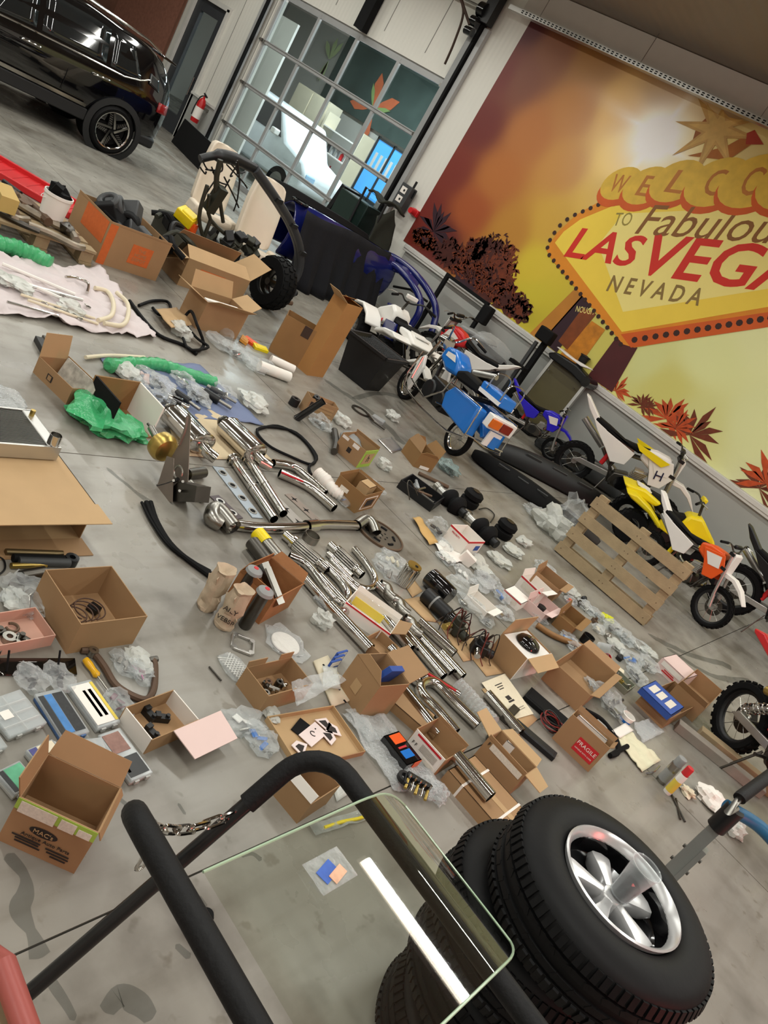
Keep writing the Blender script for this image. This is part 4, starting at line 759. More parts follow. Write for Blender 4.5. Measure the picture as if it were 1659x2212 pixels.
G().lathe([(.09,0),(.13,.01),(.13,.03),(.09,.04)],24,Matrix.Translation(V((-8.42,7.72,1.0))-o_),closed=True).o('lamp_ring',BLKG,nb); G().lathe([(0,.012),(.09,.012)],24,Matrix.Translation(V((-8.42,7.72,1.0))-o_)).o('lamp_lens',mt('lens_pale','c9d6e2',.1),nb)
cl=[]
for i in range(22):
    f=i/21; y=7.66+1.95*f; r=[]
    for j in range(9):
        k=j/8; r.append(V((-8.16+.25*k+.07*math.sin(f*38)*k+.05*k*k,y,1.0-.985*k-.02*math.sin(f*9)))-o_)
    cl.append(r)
G().grid(cl).o('black_cloth',mt('black_cloth','0c0d14',.9,bump=.3,bsc=40),nb,sol=.008)
for k in (0,1):
    P=[(812,542),(850,556),(890,585),(925,628),(942,672),(930,725)] if k else [(800,560),(845,570),(878,598),(905,640),(905,675),(880,715)]
    G().tube(spl([ow(a,b,9.75+.18*k)-o_ for a,b in P],6),.055,14).o('blue_bar',NAVY,nb)
G().grid([[ow(a,b,9.85)-o_ for a,b in ((815,545),(880,580),(905,612))],[ow(a,b,9.75)-o_ for a,b in ((805,565),(860,590),(898,625))]]).o('blue_panel',NAVY,nb,sol=.02)
for x in (-8.25,-9.0):
    for y in (7.8,9.5): G().box(V((x,y,.13))-o_,(.1,.1,.26)).o('support_block',BLKM,nb)
# stripped buggy chassis with grey hoop
bc=thing('buggy_chassis','stripped olive-black buggy chassis with tall grey hoop and knobby tyre','chassis',(-7.3,6.2,0)); o_=bc.location.copy()
def cz(x,*pts): return [ox(a,b,x)-o_ for a,b in pts]
HG=mt('hoop_grey','34373a',.5)
hp=spl(cz(-7.55,(548,362),(575,400),(605,445),(630,490),(645,540),(640,588),(612,625)),5)
g=G()
for k in range(2): g.tube([p+V((.05*k,0,0)) for p in hp],.06-.012*k,10)
g.o('grey_hoop',HG,bc)
for a in (8,14,20): G().box(hp[a]+V((.09,0,0)),(.06,.1,.05)).o('hoop_clip',BLK,bc)
G().tube(spl(cz(-7.55,(432,343),(470,336),(510,345),(552,366)),5),[.045]*5+[.07]*6+[.06]*5,10).o('top_beam',BLK,bc)
for P in ([(452,420),(455,475),(512,525)],[(512,525),(560,575),(600,610)],[(455,475),(440,530),(480,555)],[(440,530),(468,505)],[(480,555),(478,515)],[(480,555),(515,525)],[(470,395),(476,440),(482,480)],[(448,400),(430,470),(445,530)]):
    G().tube(spl(cz(-7.2,*P),4),.022,8).o('chassis_tube',OLV,bc)
G().tube(cz(-7.2,(476,345),(468,380),(466,425)),.03,8).o('steering_column',OLV,bc); G().box(cz(-7.2,(465,430))[0],(.12,.1,.3),(0,.2,0)).o('column_bracket',OLV,bc)
rr=random.Random(5)
for k in range(14):
    a=(450+rr.uniform(-25,70),365+rr.uniform(-20,30)); b=(a[0]+rr.uniform(-40,50),a[1]+rr.uniform(10,70)); P=cz(-7.25,a,((a[0]+b[0])/2+rr.uniform(-12,12),(a[1]+b[1])/2+10),b); G().tube(spl(P,5),.009,6).o('cable',BLK,bc)
for k in range(16):
    a=cz(-7.15,(510+rr.uniform(-20,40),510+rr.uniform(-15,40)))[0]; a.z=max(a.z,.04); G().box(a,(.12,.1,.07),(rr.random(),rr.random(),rr.random())).o('engine_part',OLV if k%2 else BLK,bc,bev=.01)
wheel(bc,(.62,.12,.30),.295,.24,rimr=.5,knob=22,rim=STLD,spokes=0,disc=False)
G().tube(cz(-6.75,(590,612),(635,632)),.055,12).o('axle_stub',HG,bc); G().cyl(*cz(-6.75,(630,630),(640,634)),.03).o('axle_bore',BLKM,bc)
G().box((-.25,-.75,.2),(.4,.35,.36)).o('fuel_box',OLV,bc,bev=.06)
G().tube(spl(cz(-6.8,(570,655),(600,650),(630,655)),4),.03,8).o('trailing_arm',RUST,bc)
# beige seats
def car_seat(label,loc,rz):
    t=thing('bucket_seat',label,'car seat',loc,rz,'beige car seats')
    rows=[]
    for i in range(9):
        k=i/8; z=.28+.85*k; y0=-.02-.26*k; w_=.25-.05*max(0,k-.6)/.4
        rows.append([(-w_,y0+.1,z),(-w_*.8,y0+.03,z),(-w_*.3,y0-.01,z),(w_*.3,y0-.01,z),(w_*.8,y0+.03,z),(w_,y0+.1,z),(w_*1.02,y0-.12,z),(w_*.6,y0-.16,z),(-w_*.6,y0-.16,z),(-w_*1.02,y0-.12,z),(-w_,y0+.1,z)])
    g=G().grid(rows); n=11; g.f.append(list(range(10))); g.f.append([8*n+i for i in range(10)][::-1]); g.o('backrest',BEIGE,t,sub=1)
    G().side([(.0,.16),(.5,.2),(.55,.3),(.5,.36),(.1,.3),(-.02,.28)],-.25,.25).o('cushion',BEIGE,t,bev=.05,rot=(0,0,PI/2))
    for s in (-1,1): G().side([(.0,.2),(.5,.24),(.52,.38),(.1,.36)],s*.25-.05,s*.25+.05).o('cushion_bolster',BEIGE,t,bev=.03,rot=(0,0,PI/2)); G().side([(.0,.0),(.5,.0),(.5,.04),(.3,.04),(.28,.17),(.1,.17),(.05,.04),(0,.04)],s*.18-.02,s*.18+.02).o('seat_rail',BLK,t,rot=(0,0,PI/2))
    return t
car_seat('beige leather car seat next to the grey hoop',(-8.1,7.0,.0),-1.9)
car_seat('beige leather car seat, nearer the garage door of the two',(-9.1,6.9,.0),-1.9)
# green utility cart by the door
uc=thing('utility_cart','dark green utility cart with canvas cover and clear pane near the mural corner','cart',(-9.55,10.35,0)); o_=uc.location.copy()
DGN=mt('dark_green_paint','1c2c26',.45); CNV=mt('olive_canvas','2b2d25',.9,bump=.4,bsc=30)
G().box((-.35,0,.95),(.75,.5,.75)).o('green_body',DGN,uc,bev=.02); G().box((-.78,.0,1.12),(.1,.45,.5),(0,.15,0)).o('black_box',BLK,uc,bev=.01); G().box((-.35,0,.3),(1.1,.55,.5)).o('base_body',BLKM,uc,bev=.03)
G().tube([(-.15,-.27,.6),(-.2,-.27,1.55),(.38,-.27,1.5),(.42,-.27,.6)],.022,8).o('pane_frame',BLK,uc); G().box((.12,-.27,1.05),(.55,.008,.8)).o('clear_pane',GLS,uc)
rows=[]
for i in range(11):
    f=i/10; rows.append([(.35+.25*k+.04*math.sin(k*9+f*5),-.30+.55*f,.05+1.45*min(1,(1-.15*abs(2*f-1)))*(1-k)) for k in [j/8 for j in range(9)]])
G().grid(rows).o('canvas_cover',CNV,uc,sol=.02); G().grid([[(-.1+.5*f,-.3+.55*g_,1.53+.05*math.sin(f*7+g_*4)) for f in [j/6 for j in range(7)]] for g_ in [j/5 for j in range(6)]]).o('canvas_roof',CNV,uc,sol=.03)
G().cyl((.12,-.33,.78),(.12,-.29,.86),.075,n=16).o('orange_lamp',ORG,uc)
for x in (-.7,.2): 
    for y in (-.2,.2): G().cyl((x,y-.03,.07),(x,y+.03,.07),.07,n=16).o('castor',RUB,uc)
# black steel rack with pads
gr=thing('weight_rack','black steel weight rack with square pads against the grey plinth','rack',(-7.45,10.55,0))
for x in (-.35,.6):
    G().box((x,.15,.58),(.06,.06,1.16)).o('upright',BLKM,gr); G().box((x,-.05,.03),(.06,.6,.06)).o('foot_bar',BLKM,gr)
G().box((.125,.15,1.13),(1.0,.05,.05)).o('top_bar',BLKM,gr); G().tube([(-.35,.12,.5),(.6,.12,.25)],.025,8).o('brace',BLKM,gr); G().box((.72,.12,.98),(.14,.14,.3)).o('square_pad',BLKM,gr,bev=.02)
G().tube([(-.35,.05,.6),(-.6,-.2,.62),(-.9,-.25,.5)],.02,8).o('arm',BLKM,gr)
# grey bagged case
bg=thing('bagged_case','large dark grey case wrapped in a clear bag behind the blue moped','case',(-6.25,10.4,0),.12)
G().side([(-.45,.02),(.42,.02),(.48,.4),(.38,.62),(-.25,.66),(-.45,.4)],-.28,.22).o('case_body',DGREY,bg,bev=.06); G().side([(-.5,.62),(-.2,.66),(.1,.7),(.0,.76),(-.45,.72)],-.22,.2).o('grey_lid',GREY,bg,bev=.03)
G().ball((.1,-.03,.42),(.52,.32,.44),20,.1,.0,3).o('clear_bag',PLA,bg); G().box((.5,-.3,.5),(.05,.04,.3),(0,.3,0)).box((.42,-.3,.3),(.05,.04,.2),(0,.2,0)).o('strap',BLKM,bg)
# folded treadmill
tm=thing('folded_treadmill','folded treadmill with olive deck and black roller end leaning on the wall','treadmill',(-5.1,10.45,0))
TMO=mt('treadmill_deck','514a2e',.35,var=.1); 
G().box((.1,.22,.62),(.62,.04,.95),(-.12,0,0)).o('deck',TMO,tm); 
for s in (-1,1): G().box((.1+s*.335,.22,.62),(.045,.06,1.0),(-.12,0,0)).o('deck_rail',ALU,tm)
g=G(); g.side([(-.3,1.1),(-.2,1.17),(.2,1.19),(.5,1.14),(.55,1.06),(.5,1.0),(.2,1.05),(-.25,1.05)],.12,.36); g.o('end_cap',BLK,tm,bev=.02); G().cyl((.48,.08,1.08),(.48,.38,1.08),.075,n=20).o('roller_wheel',BLKG,tm)
for z in (.35,.9): 
    for x in (-.15,.35): G().cyl((x,.16+(.9-z)*.12,z),(x,.2+(.9-z)*.12,z),.012,n=8).o('screw',CHR,tm)
G().box((-.42,.1,.62),(.08,.08,1.24)).o('mast',BLKM,tm); G().box((-.55,.1,.58),(.05,.05,1.1)).o('mast',DGREY,tm); G().box((-.45,.05,1.28),(.26,.16,.2)).o('square_pad',BLKM,tm,bev=.02); G().box((-.1,.1,.04),(.9,.5,.08)).o('base',BLKM,tm,bev=.02); G().box((-.48,-.1,.72),(.3,.12,.05)).o('hook',BLKM,tm)
pt=thing('plant_pot','black plastic pot standing on the white sill under the mural','pot',(-5.02,WALL-.085,1.128)); G().lathe([(0,0),(.055,0),(.075,.2),(.085,.205),(.085,.22),(.068,.22),(.06,.19),(0,.19)],22).o('pot_body',BLK,pt); G().ball((0,0,.2),(.06,.06,.03),10,.2).o('soil',BRN,pt)
ws=thing('white_skateboard','curved white board lying on the treadmill cap','board',(-5.05,10.67,1.212)); G().side([(-.3,.02),(-.1,.0),(.2,.0),(.34,.04),(.3,.05),(0,.025),(-.28,.035)],-.08,.08).o('deck',WHT,ws,bev=.006)
# black plastic bumpers heap in front of the wall
def shell(label,p0,p1,bow,w_,h,seed,cat='bumper',m=BLKM):
    a=fl(*p0);b=fl(*p1); d=b-a; L_=d.length; t=thing('car_bumper',label,cat,(a+b)/2,math.atan2(d.y,d.x),'black plastic bumpers'); rows=[]
    for i in range(17):
        f=i/16; x=(f-.5)*L_; c=bow*(1-(2*f-1)**2); k=.5+.5*math.sin(PI*f)**.6
        rows.append([(x,c-w_*.5*k,.012),(x,c-w_*.45*k,h*.55*k),(x,c-w_*.15*k,h*k),(x,c+w_*.2*k,h*.85*k),(x,c+w_*.45*k,h*.4*k),(x,c+w_*.5*k,.012)])
    G().grid(rows).o('bumper_skin',m,t,sol=.012,sub=1)
    for q in (.3,.5,.7): G().box(((q-.5)*L_,bow*(1-(2*q-1)**2)-w_*.30,h*.72),(L_*.11,.015,h*.2),(.5,0,0)).o('vent_insert',DGREY,t)
    return t
shell('black bumper nearest the floor parts, beside the blue moped',(1015,985),(1215,1120),-.1,.3,.2,1)
shell('black bumper between the moped and the white dirt bike',(1045,972),(1318,1118),.08,.3,.28,2,m=BLK)
shell('dull dark bumper lying against the plinth wall',(1150,960),(1330,1080),.1,.3,.34,3,m=DGREY)
shell('brownish black bumper in front, ends by the plastic bag',(1120,1050),(1290,1180),.06,.22,.14,4,m=mt('dusty_black','2a2622',.8))
# standing wooden pallet
a=fl(1198,1187); b=fl(1391,1352); d=b-a; ang=math.atan2(d.y,d.x); L_=d.length
pl=thing('wooden_pallet','light wooden pallet standing on edge in front of the yellow quad','pallet',(a+b)/2,0,rot=Euler((-.10,0,ang),'XYZ')); Hh=.66
for i in range(4):
    z=.06+i*(Hh-.12)/3; G().box((0,-.04,z),(L_,.02,.105)).o('board',WOOD,pl)
for x in (-L_/2+.06,0,L_/2-.06): G().box((x,.02,Hh/2+.015),(.09,.1,Hh+.03)).o('bearer',WOOD,pl)
for z in (.06,Hh-.06): G().box((0,.08,z),(L_,.02,.1)).o('board',WOOD,pl)
for i in range(4):
    for x in (-L_/2+.05,-.02,.02,L_/2-.05): G().cyl((x,-.052,.06+i*(Hh-.12)/3),(x,-.049,.06+i*(Hh-.12)/3),.005,n=6).o('nail',RUST,pl)
# planks the red bike stands by
for k,(p,q,lb) in enumerate((((1455,1572),(1640,1720),'grey wooden beam on the floor beside the blue-labelled box'),((1500,1590),(1680,1735),'long pale plank on the floor next to the red bike'))):
    a=fl(*p);b=fl(*q);d=b-a; tag(G().box((0,0,.035+.01*k),(d.length,.09,.07+.02*k)).o('wooden_plank',mt('grey_wood','8d857b',.8,var=.2,sc=12) if k==0 else WOOD,loc=(a+b)/2,rot=(0,0,math.atan2(d.y,d.x)),bev=.004),lb,'beam','beams by the red bike')
# ---- left pallet with exhaust parts, bucket, tray
a=fl(-60,498); b=fl(178,572); d=b-a
lp_=thing('wooden_pallet','worn wooden pallet with metal parts at the left edge','pallet',(a+b)/2+V((-.42,.08,0)),math.atan2(d.y,d.x)); L_=d.length
for i in range(5): G().box((0,-.36+.18*i,.135),(L_,.13,.022)).o('board',WOOD,lp_)
for x in (-L_/2+.06,0,L_/2-.06):
    for y in (-.35,0,.35): G().box((x,y,.07),(.12,.1,.09)).o('block',WOOD,lp_)
    G().box((x,0,.0125),(.12,.84,.02)).o('board',WOOD,lp_)
zt=.147
def lie(name,label,cat,pts,r,m,z,n=8,grp=None,hollow=False,rad=None,smooth=5):
    P=[fl(a,b,z=z) if len(q)==2 else fl(q[0],q[1],z=q[2]) for q in pts for a,b in (q[:2],)]; o=P[0].copy(); o.z=0
    P=[p-o for p in P]; P=spl(P,smooth) if len(P)>2 and smooth else P
    g=G(); (g.pipe(P,r,n=n) if hollow else g.tube(P,rad or r,n)); return tag(g.o(name,m,loc=o),label,cat,grp)
rr=random.Random(11)
PST=mt('dirty_steel','8d8374',.45,.7,var=.35,sc=14)
lie('exhaust_manifold','dirty steel pipe with flange on the left pallet','pipe',[(40,440),(90,470),(150,500),(165,520)],.035,PST,zt+.04)
lie('exhaust_manifold','long dirty steel pipe along the left pallet edge','pipe',[(60,485),(110,505),(160,530),(180,535)],.03,PST,zt+.035)
lie('exhaust_manifold','short bent steel pipe at the left pallet corner','pipe',[(5,440),(30,470),(60,475)],.032,PST,zt+.04)
lie('exhaust_manifold','thick dirty tube in the middle of the left pallet','pipe',[(30,420),(70,445),(105,480)],.04,RUST,zt+.05)
lie('exhaust_manifold','thin crank rod lying across the left pallet','pipe',[(0,460),(40,480),(85,500)],.022,STLD,zt+.025)
for k,(x,y) in enumerate(((15,425),(45,450),(100,462),(140,505),(20,470))):
    tag(G().ball((0,0,.05),(.09,.07,.05),10,.4,.0,k).o('engine_part',[STLD,RUST,PST][k%3],loc=fl(x,y,z=zt)),['dark cast part at the left pallet back','rusty lump between the pallet pipes','dull metal part beside the white bucket','dark part at the pallet right end','rusty part at the pallet left edge'][k],'engine part','metal parts on the left pallet')
bk=thing('bucket','white plastic bucket filled with black scraps on the left pallet','bucket',fl(104,482,z=zt)); G().lathe([(0,0),(.095,0),(.115,.25),(.122,.25),(.122,.275),(.112,.275),(.108,.25),(.088,.012),(0,.012)],24).o('bucket_wall',WHT,bk); G().tube(spl([(-.12,0,.26),(-.02,-.13,.2),(.12,0,.26)],5),.004,5).o('handle',WHT,bk)
for k in range(5): G().box((.05*math.cos(k*1.3),.05*math.sin(k*1.3),.27+.01*k),(.09,.07,.06),(k,.5*k,.3)).o('black_scrap',BLKM,bk)
tr=thing('creeper_tray','bright red plastic floor tray behind the left pallet','tray',fl(85,418),yaw((0,378),(185,485)))
L_=(fl(185,485)-fl(-40,360)).length
G().box((-.1,0,.012),(L_,.62,.02)).o('tray_floor',RED,tr)
for s in (-1,1): G().box((-.1,s*.31,.035),(L_,.03,.07)).box((-.1+s*L_/2,0,.035),(.03,.62,.07)).o('tray_rim',RED,tr,bev=.01)
for i in range(7): G().box((-.1-L_/2+.1+i*L_/7.5,0,.025),(.015,.55,.01)).o('tray_rib',RED,tr)
tag(G().box((0,0,.03),(.2,.05,.03)).cyl((-.12,0,.03),(.1,0,.03),.022).o('drill_tool',BLK,loc=fl(25,412,z=.022),rot=(0,0,.4)),'black cordless tool lying on the red tray','tool')
tag(G().side([(-.1,0),(.1,0),(.1,.12),(-.1,.16)],-.07,.07).o('paper_parcel',mt('ochre_paper','b79a5a',.7),loc=fl(2,448,z=zt+.1)),'ochre paper parcel on the pallet at the left edge','parcel')
# ================================================================ CARTONS ON THE FLOOR
def carton(name,label,N,A,B,h=None,bn=None,z='rim',m=CARD,inner=None,flaps=(),skip='',top=False,wallm={},th=.004,cat='box',grp=None,lift=0,taper=0):
    """open carton: N near corner, A/B neighbouring corners (pixels at rim or floor, or metres of depth); sides a:N-A b:N-B A,B opposite"""
    if h is None: h=hgt(bn,N) if z=='rim' else .15
    zz=(h+lift) if z=='rim' else lift
    n=fl(*N,z=zz)
    if isinstance(A,(int,float)): v=fl(*B,z=zz)-n; v.z=0; u=V((-v.y,v.x,0)).normalized(); u=u*A*(1 if u.dot(V((n.x,n.y,0)))>0 else -1)
    elif isinstance(B,(int,float)): u=fl(*A,z=zz)-n; u.z=0; v=V((-u.y,u.x,0)).normalized(); v=v*B*(1 if v.dot(V((n.x,n.y,0)))>0 else -1)
    else:
        u=fl(*A,z=zz)-n; v=fl(*B,z=zz)-n; u.z=v.z=0; v=v-u*(v.dot(u)/u.length_squared)
    sw=u.cross(v).z<0; mp={'a':'a','b':'b','A':'A','B':'B'}
    if sw: u,v=v,u; mp={'a':'b','b':'a','A':'B','B':'A'}
    W,D=u.length,v.length; c=n+(u+v)/2; c.z=lift
    t=thing(name,label,cat,c,math.atan2(u.y,u.x),grp)
    # side frames: origin at the left end of the rim edge, outward normal
    SD={'a':((-W/2,-D/2),(1,0),W),'A':((W/2,D/2),(-1,0),W),'b':((-W/2,D/2),(0,-1),D),'B':((W/2,-D/2),(0,1),D)}
    def SF(s):
        (x,y),(dx,dy),L=SD[mp[s]]; return V((x,y,0)),V((dx,dy,0)),V((dy,-dx,0)),L
    G().box((0,0,th/2),(W-.002,D-.002,th)).o('bottom_panel',m,t)
    for s in 'aAbB':
        if s in skip: continue
        o,d,nr,L=SF(s); M=frame(o+d*(L/2)-nr*(th/2)+V((0,0,h/2)),d,V((0,0,1)))
        G().box((0,0,0),(L if mp[s] in 'aA' else L-2*th,h,th),T=M).o('side_panel',wallm.get(s,m),t)
    if top: G().box((0,0,h-th/2),(W,D,th)).o('top_panel',wallm.get('t',m),t)
    for f in flaps:
        s,ang,ln=f[:3]; tp=f[3] if len(f)>3 else .02; mm=f[4] if len(f)>4 else m; f0,f1=f[5] if len(f)>5 else (0,1)
        o,d,nr,L=SF(s); a=math.radians(ang); dr=V((0,0,1))*math.cos(a)+nr*math.sin(a); M=frame(o+V((0,0,h+.001)),d,dr)
        G().prism([(L*f0+.002,0),(L*f1-.002,0),(L*f1-tp,ln),(L*f0+tp,ln)],-th/2,th/2,M).o('flap',mm,t)
    def decal(s,u0,u1,v0,v1,mm,nm='label_sticker',dz=.0015):
        o,d,nr,L=SF(s); M=frame(o+nr*dz,d,V((0,0,1)))
        return G().box(((u0+u1)/2*L,(v0+v1)/2*h,0),((u1-u0)*L,(v1-v0)*h,.0012),T=M).o(nm,mm,t)
    def letter(s,tx,u,v,size,mm,nm='lettering',dz=.003,tilt=0):
        o,d,nr,L=SF(s); M=frame(o+nr*dz+d*(u*L)+V((0,0,v*h)),d,V((0,0,1)))@Matrix.Rotation(tilt,4,'Z'); return text(t,tx,size*h,M,mm,nm,.0006)
    t_=lambda:None; t_.t=t; t_.W=W; t_.D=D; t_.h=h; t_.decal=decal; t_.letter=letter; t_.sw=sw; t_.c=c; t_.SF=SF; return t_
INK=mt('ink','2a2320',.7); ORP=mt('orange_print','c8642e',.7,var=.15,sc=30); BAR=mt('barcode_paper','d9d3c6',.6,var=.25,sc=120); RLB=mt('red_label','c0252c',.5); BLP=mt('blue_print','2c4f9e',.5,var=.15,sc=40); LGRN=mt('lime_tape','9fc04a',.5); TAPE=film('parcel_tape','c9b48a',.5,.8,.1,0)
REDC=CARD
def inbox(cr_,fx,fy,z): 
    c=cr_.t.location; a=cr_.t.rotation_euler.z; x,y=fx*cr_.W,fy*cr_.D; return V((c.x+x*math.cos(a)-y*math.sin(a),c.y+x*math.sin(a)+y*math.cos(a),c.z+z))
# --- cardboard box with MAC's print
k=carton('cardboard_box','brown carton with oval black logo and lime tape at lower left',(213,1800),(262,1702),(74,1672),h=.19,flaps=[('A',20,.07,.0),('B',35,.08,.01),('a',150,.03,.0)])
k.decal('b',.0,1,.78,1,LGRN,'lime_tape'); k.decal('b',.05,.5,.74,.97,BAR,'barcode_label',.003); k.decal('b',.55,.75,.76,.96,BAR,'barcode_label',.003); k.decal('b',.78,.95,.78,.92,BAR,'barcode_label',.003)
o,d,nr,L=k.SF('b'); G().lathe([(0,0),(.5,0),(.5,.0012),(0,.0012)],28,frame(o+nr*.001+d*(.45*L)+V((0,0,.52*k.h)),d,V((0,0,1)))@Matrix.Diagonal((.085,.034,1,1))).o('logo_oval',INK,k.t)
k.letter('b',"MAC's",.45,.52,.12,CARD2,'logo_lettering',.004)
k.letter('b','Antique Auto Parts',.52,.37,.10,INK)
for u,v,w_ in ((.3,.29,.36),(.32,.24,.3),(.34,.18,.32),(.7,.27,.3),(.72,.21,.28),(.74,.15,.2)): k.decal('b',u-w_/2,u+w_/2,v-.015,v+.012,INK,'print_line',.003)
# --- big open box
k=carton('cardboard_box','large open carton holding coiled cables left of centre',(175,1349),(319,1331),(90,1231),bn=(145,1415),wallm={'a':REDC})
for i in range(4):
    p=inbox(k,-.12+.06*i,.05,.02); tag(G().tube(arc((0,0,.01+.008*i),.045+.006*i,0,5.6,22,'xy'),.003,5).o('cable_coil',mt('brown_cable','4a3226',.6),loc=p),'thin brown cable coil in the large open carton, number %s from the left'%['one','two','three','four'][i],'cable','cables in the large carton')
tag(G().box((0,0,.015),(.05,.04,.03)).o('black_connector',BLK,loc=inbox(k,.22,.15,.006),rot=(0,0,.5),bev=.004),'small black connector in the large open carton','connector')
# --- pink tray with fittings
k=carton('cardboard_tray','low pink carton tray with metal fittings at the left edge',(121,1372),(77,1311),(-90,1403),h=.055,m=mt('salmon_card','c49a88',.75))
r_=random.Random(4)
for i in range(11):
    p=inbox(k,-.3+.06*i,(-.2,.15,.25,-.1)[i%4],.006)
    ty=i%3
    g=G().lathe([(.012,0),(.026,0),(.026,.022),(.012,.022)],14,closed=True) if ty==0 else (G().cyl((0,0,.012),(.05,.01,.012),.012).cyl((.02,0,.012),(.02,0,.034),.01) if ty==1 else G().tube(arc((0,0,.012),.022,0,5,14,'xy'),.006,6))
    tag(g.o('pipe_fitting',[STL,STLD,RUST][i%3],loc=p,rot=(0,0,r_.random()*6)),['round steel ring','steel hose fitting','bent dark clip'][ty]+' in the pink tray, %s from its left end'%['first','second','third','fourth','fifth','sixth','seventh','eighth','ninth','tenth','eleventh'][i],'fitting','fittings in the pink tray')
# --- white box pink flap
k=carton('mailer_box','white mailer box with pink lid flap and black brackets inside',(329,1599),(431,1555),(280,1524),bn=(313,1631),wallm={'b':WHTP,'a':REDC,'B':WHTP},flaps=[('a',98,.13,.012,PINK,(.42,1.5))])
for i,(x,y,rz) in enumerate(((-.2,-.15,.3),(.15,.1,1.2),(.0,.3,.2))):
    tag(G().box((0,0,.012),(.06,.026,.024)).box((-.02,0,.028),(.02,.026,.016)).cyl((.02,0,.02),(.02,0,.034),.008).o('plastic_bracket',BLK,loc=inbox(k,x,y,.006),rot=(0,0,rz)),['black plastic bracket at the near end of the mailer box','black plastic bracket at the far wall of the mailer box','black plastic bracket in the middle of the mailer box'][i],'bracket','brackets in the mailer box')
# --- parts box with notch
k=carton('cardboard_box','open carton of metal fittings under a zip bag, centre',(581,1504),(677,1477),(533,1441),bn=(558,1541),wallm={'a':REDC},flaps=[('A',5,.03,.0,CARD,(0,.3)),('A',5,.03,0,CARD,(.6,1))])
for i in range(7): tag((G().lathe([(.008,0),(.018,0),(.018,.03),(.008,.03)],12,closed=True) if i%2 else G().cyl((0,0,.014),(.05,0,.014),.012).cyl((.025,0,.014),(.025,.025,.014),.009)).o('pipe_fitting',[CHR,STL,STLD][i%3],loc=inbox(k,-.3+.1*i,(.2,-.1,.1)[i%3],.006),rot=(0,0,i)),'%s fitting from the left in the carton under the zip bag'%['first','second','third','fourth','fifth','sixth','seventh'][i],'fitting','fittings in the centre carton')
# --- box with blue gasket pack
k=carton('cardboard_box','carton with tall torn flap and blue gasket pack, centre',(822,1483),(885,1478),(759,1413),bn=(774,1551),wallm={'a':REDC},flaps=[('b',-8,.05,.05),('B',60,.12,.01)])
k.decal('b',.35,.6,.3,.6,CARD2,'paper_patch')
bpk=tag(G().box((0,0,.0),(.15,.03,.10)).o('gasket_pack',BLP,loc=inbox(k,.12,-.12,.2),rot=(.25,.25,k.t.rotation_euler.z+.2),bev=.002),'blue and white gasket pack sticking out of the centre carton','pack')
# --- sticker tray
k=carton('mailer_box','flat open brown mailer with black and white stickers',(640,1668),(783,1632),(600,1552),z='floor',h=.028,m=CARD2,wallm={'a':REDC})
STK=mt('sticker_pink_white','e3d3cf',.5)
tag(G().box((0,0,.003),(.10,.075,.003)).o('black_card',BLKM,loc=inbox(k,-.1,.2,.006),rot=(0,0,k.t.rotation_euler.z+.5)),'black card in the flat mailer','card')
s=tag(G().box((0,0,.003),(.14,.075,.003)).o('sticker_sheet',STK,loc=inbox(k,-.02,.05,.011),rot=(0,0,k.t.rotation_euler.z+.35)),'pale sticker with black curl print in the flat mailer','sticker'); G().tube([V((.012*math.cos(a),.014*math.sin(a)+.002,.0052)) for a in [q*.5 for q in range(10)]],.0025,4).o('curl_print',INK,s); G().cyl((.035,.012,.004),(.035,.012,.0056),.004,n=8).o('dot_print',INK,s)
for i,(x,y,rz) in enumerate(((.22,.2,.3),(.28,.05,1.0),(-.3,-.15,2.2),(.16,-.05,.1))):
    s=tag(G().prism([(-.042,-.022),(.042,-.022),(.028,.028),(-.014,.042)],.001,.004).o('sticker',STK,loc=inbox(k,x,y,.0118 if i!=3 else .0118),rot=(0,0,rz)),['black and white triangle sticker at the far corner of the mailer','small outlined sticker right of the sticker sheet','outlined sticker at the near left of the mailer','little sticker touching the sheet in the mailer'][i],'sticker','stickers in the flat mailer'); G().prism([(-.026,-.012),(.022,-.012),(.015,.015),(-.008,.024)],.0045,.0052).o('sticker_print',INK,s)
# --- box under the hoop
carton('cardboard_box','small empty carton seen under the padded hoop',(672,1738),(735,1697),(629,1659),bn=(644,1781),flaps=[('b',-25,.04,.0,WHTP),('B',30,.03,0)])
# --- carburettor box
k=carton('cardboard_box','carton lined with white foam holding a black round air cleaner',(1140,1424),(1192,1412),(1087,1367),bn=(1106,1472),wallm={'a':WHTP},flaps=[('A',-5,.12,.01,CARD2),('a',105,.10,.02,CARD2)])
G().box((0,0,k.h*.48),(k.W-.012,k.D-.012,k.h*.94)).o('foam_insert',WHT,k.t)
f=thing('air_cleaner','black domed air cleaner set in white foam','car part',inbox(k,.02,.0,k.h*.955)); R_=min(k.W,k.D)*.38; G().lathe([(0,.05),(R_*.5,.045),(R_*.85,.03),(R_,.008),(R_,0),(0,0)],26).o('dome',BLKG,f); G().cyl((0,0,.045),(0,0,.062),.012).o('wing_nut',CHR,f)
G().box((R_*.6,-R_*.6,.035),(.03,.03,.02)).o('clip',BLK,f)
# --- open box to its right
carton('cardboard_box','tipped brown carton open towards the small bagged parts',(1245,1538),(1302,1488),(1170,1465),z='floor',h=.15,flaps=[('a',70,.05,.02),('B',60,.07,.01)])
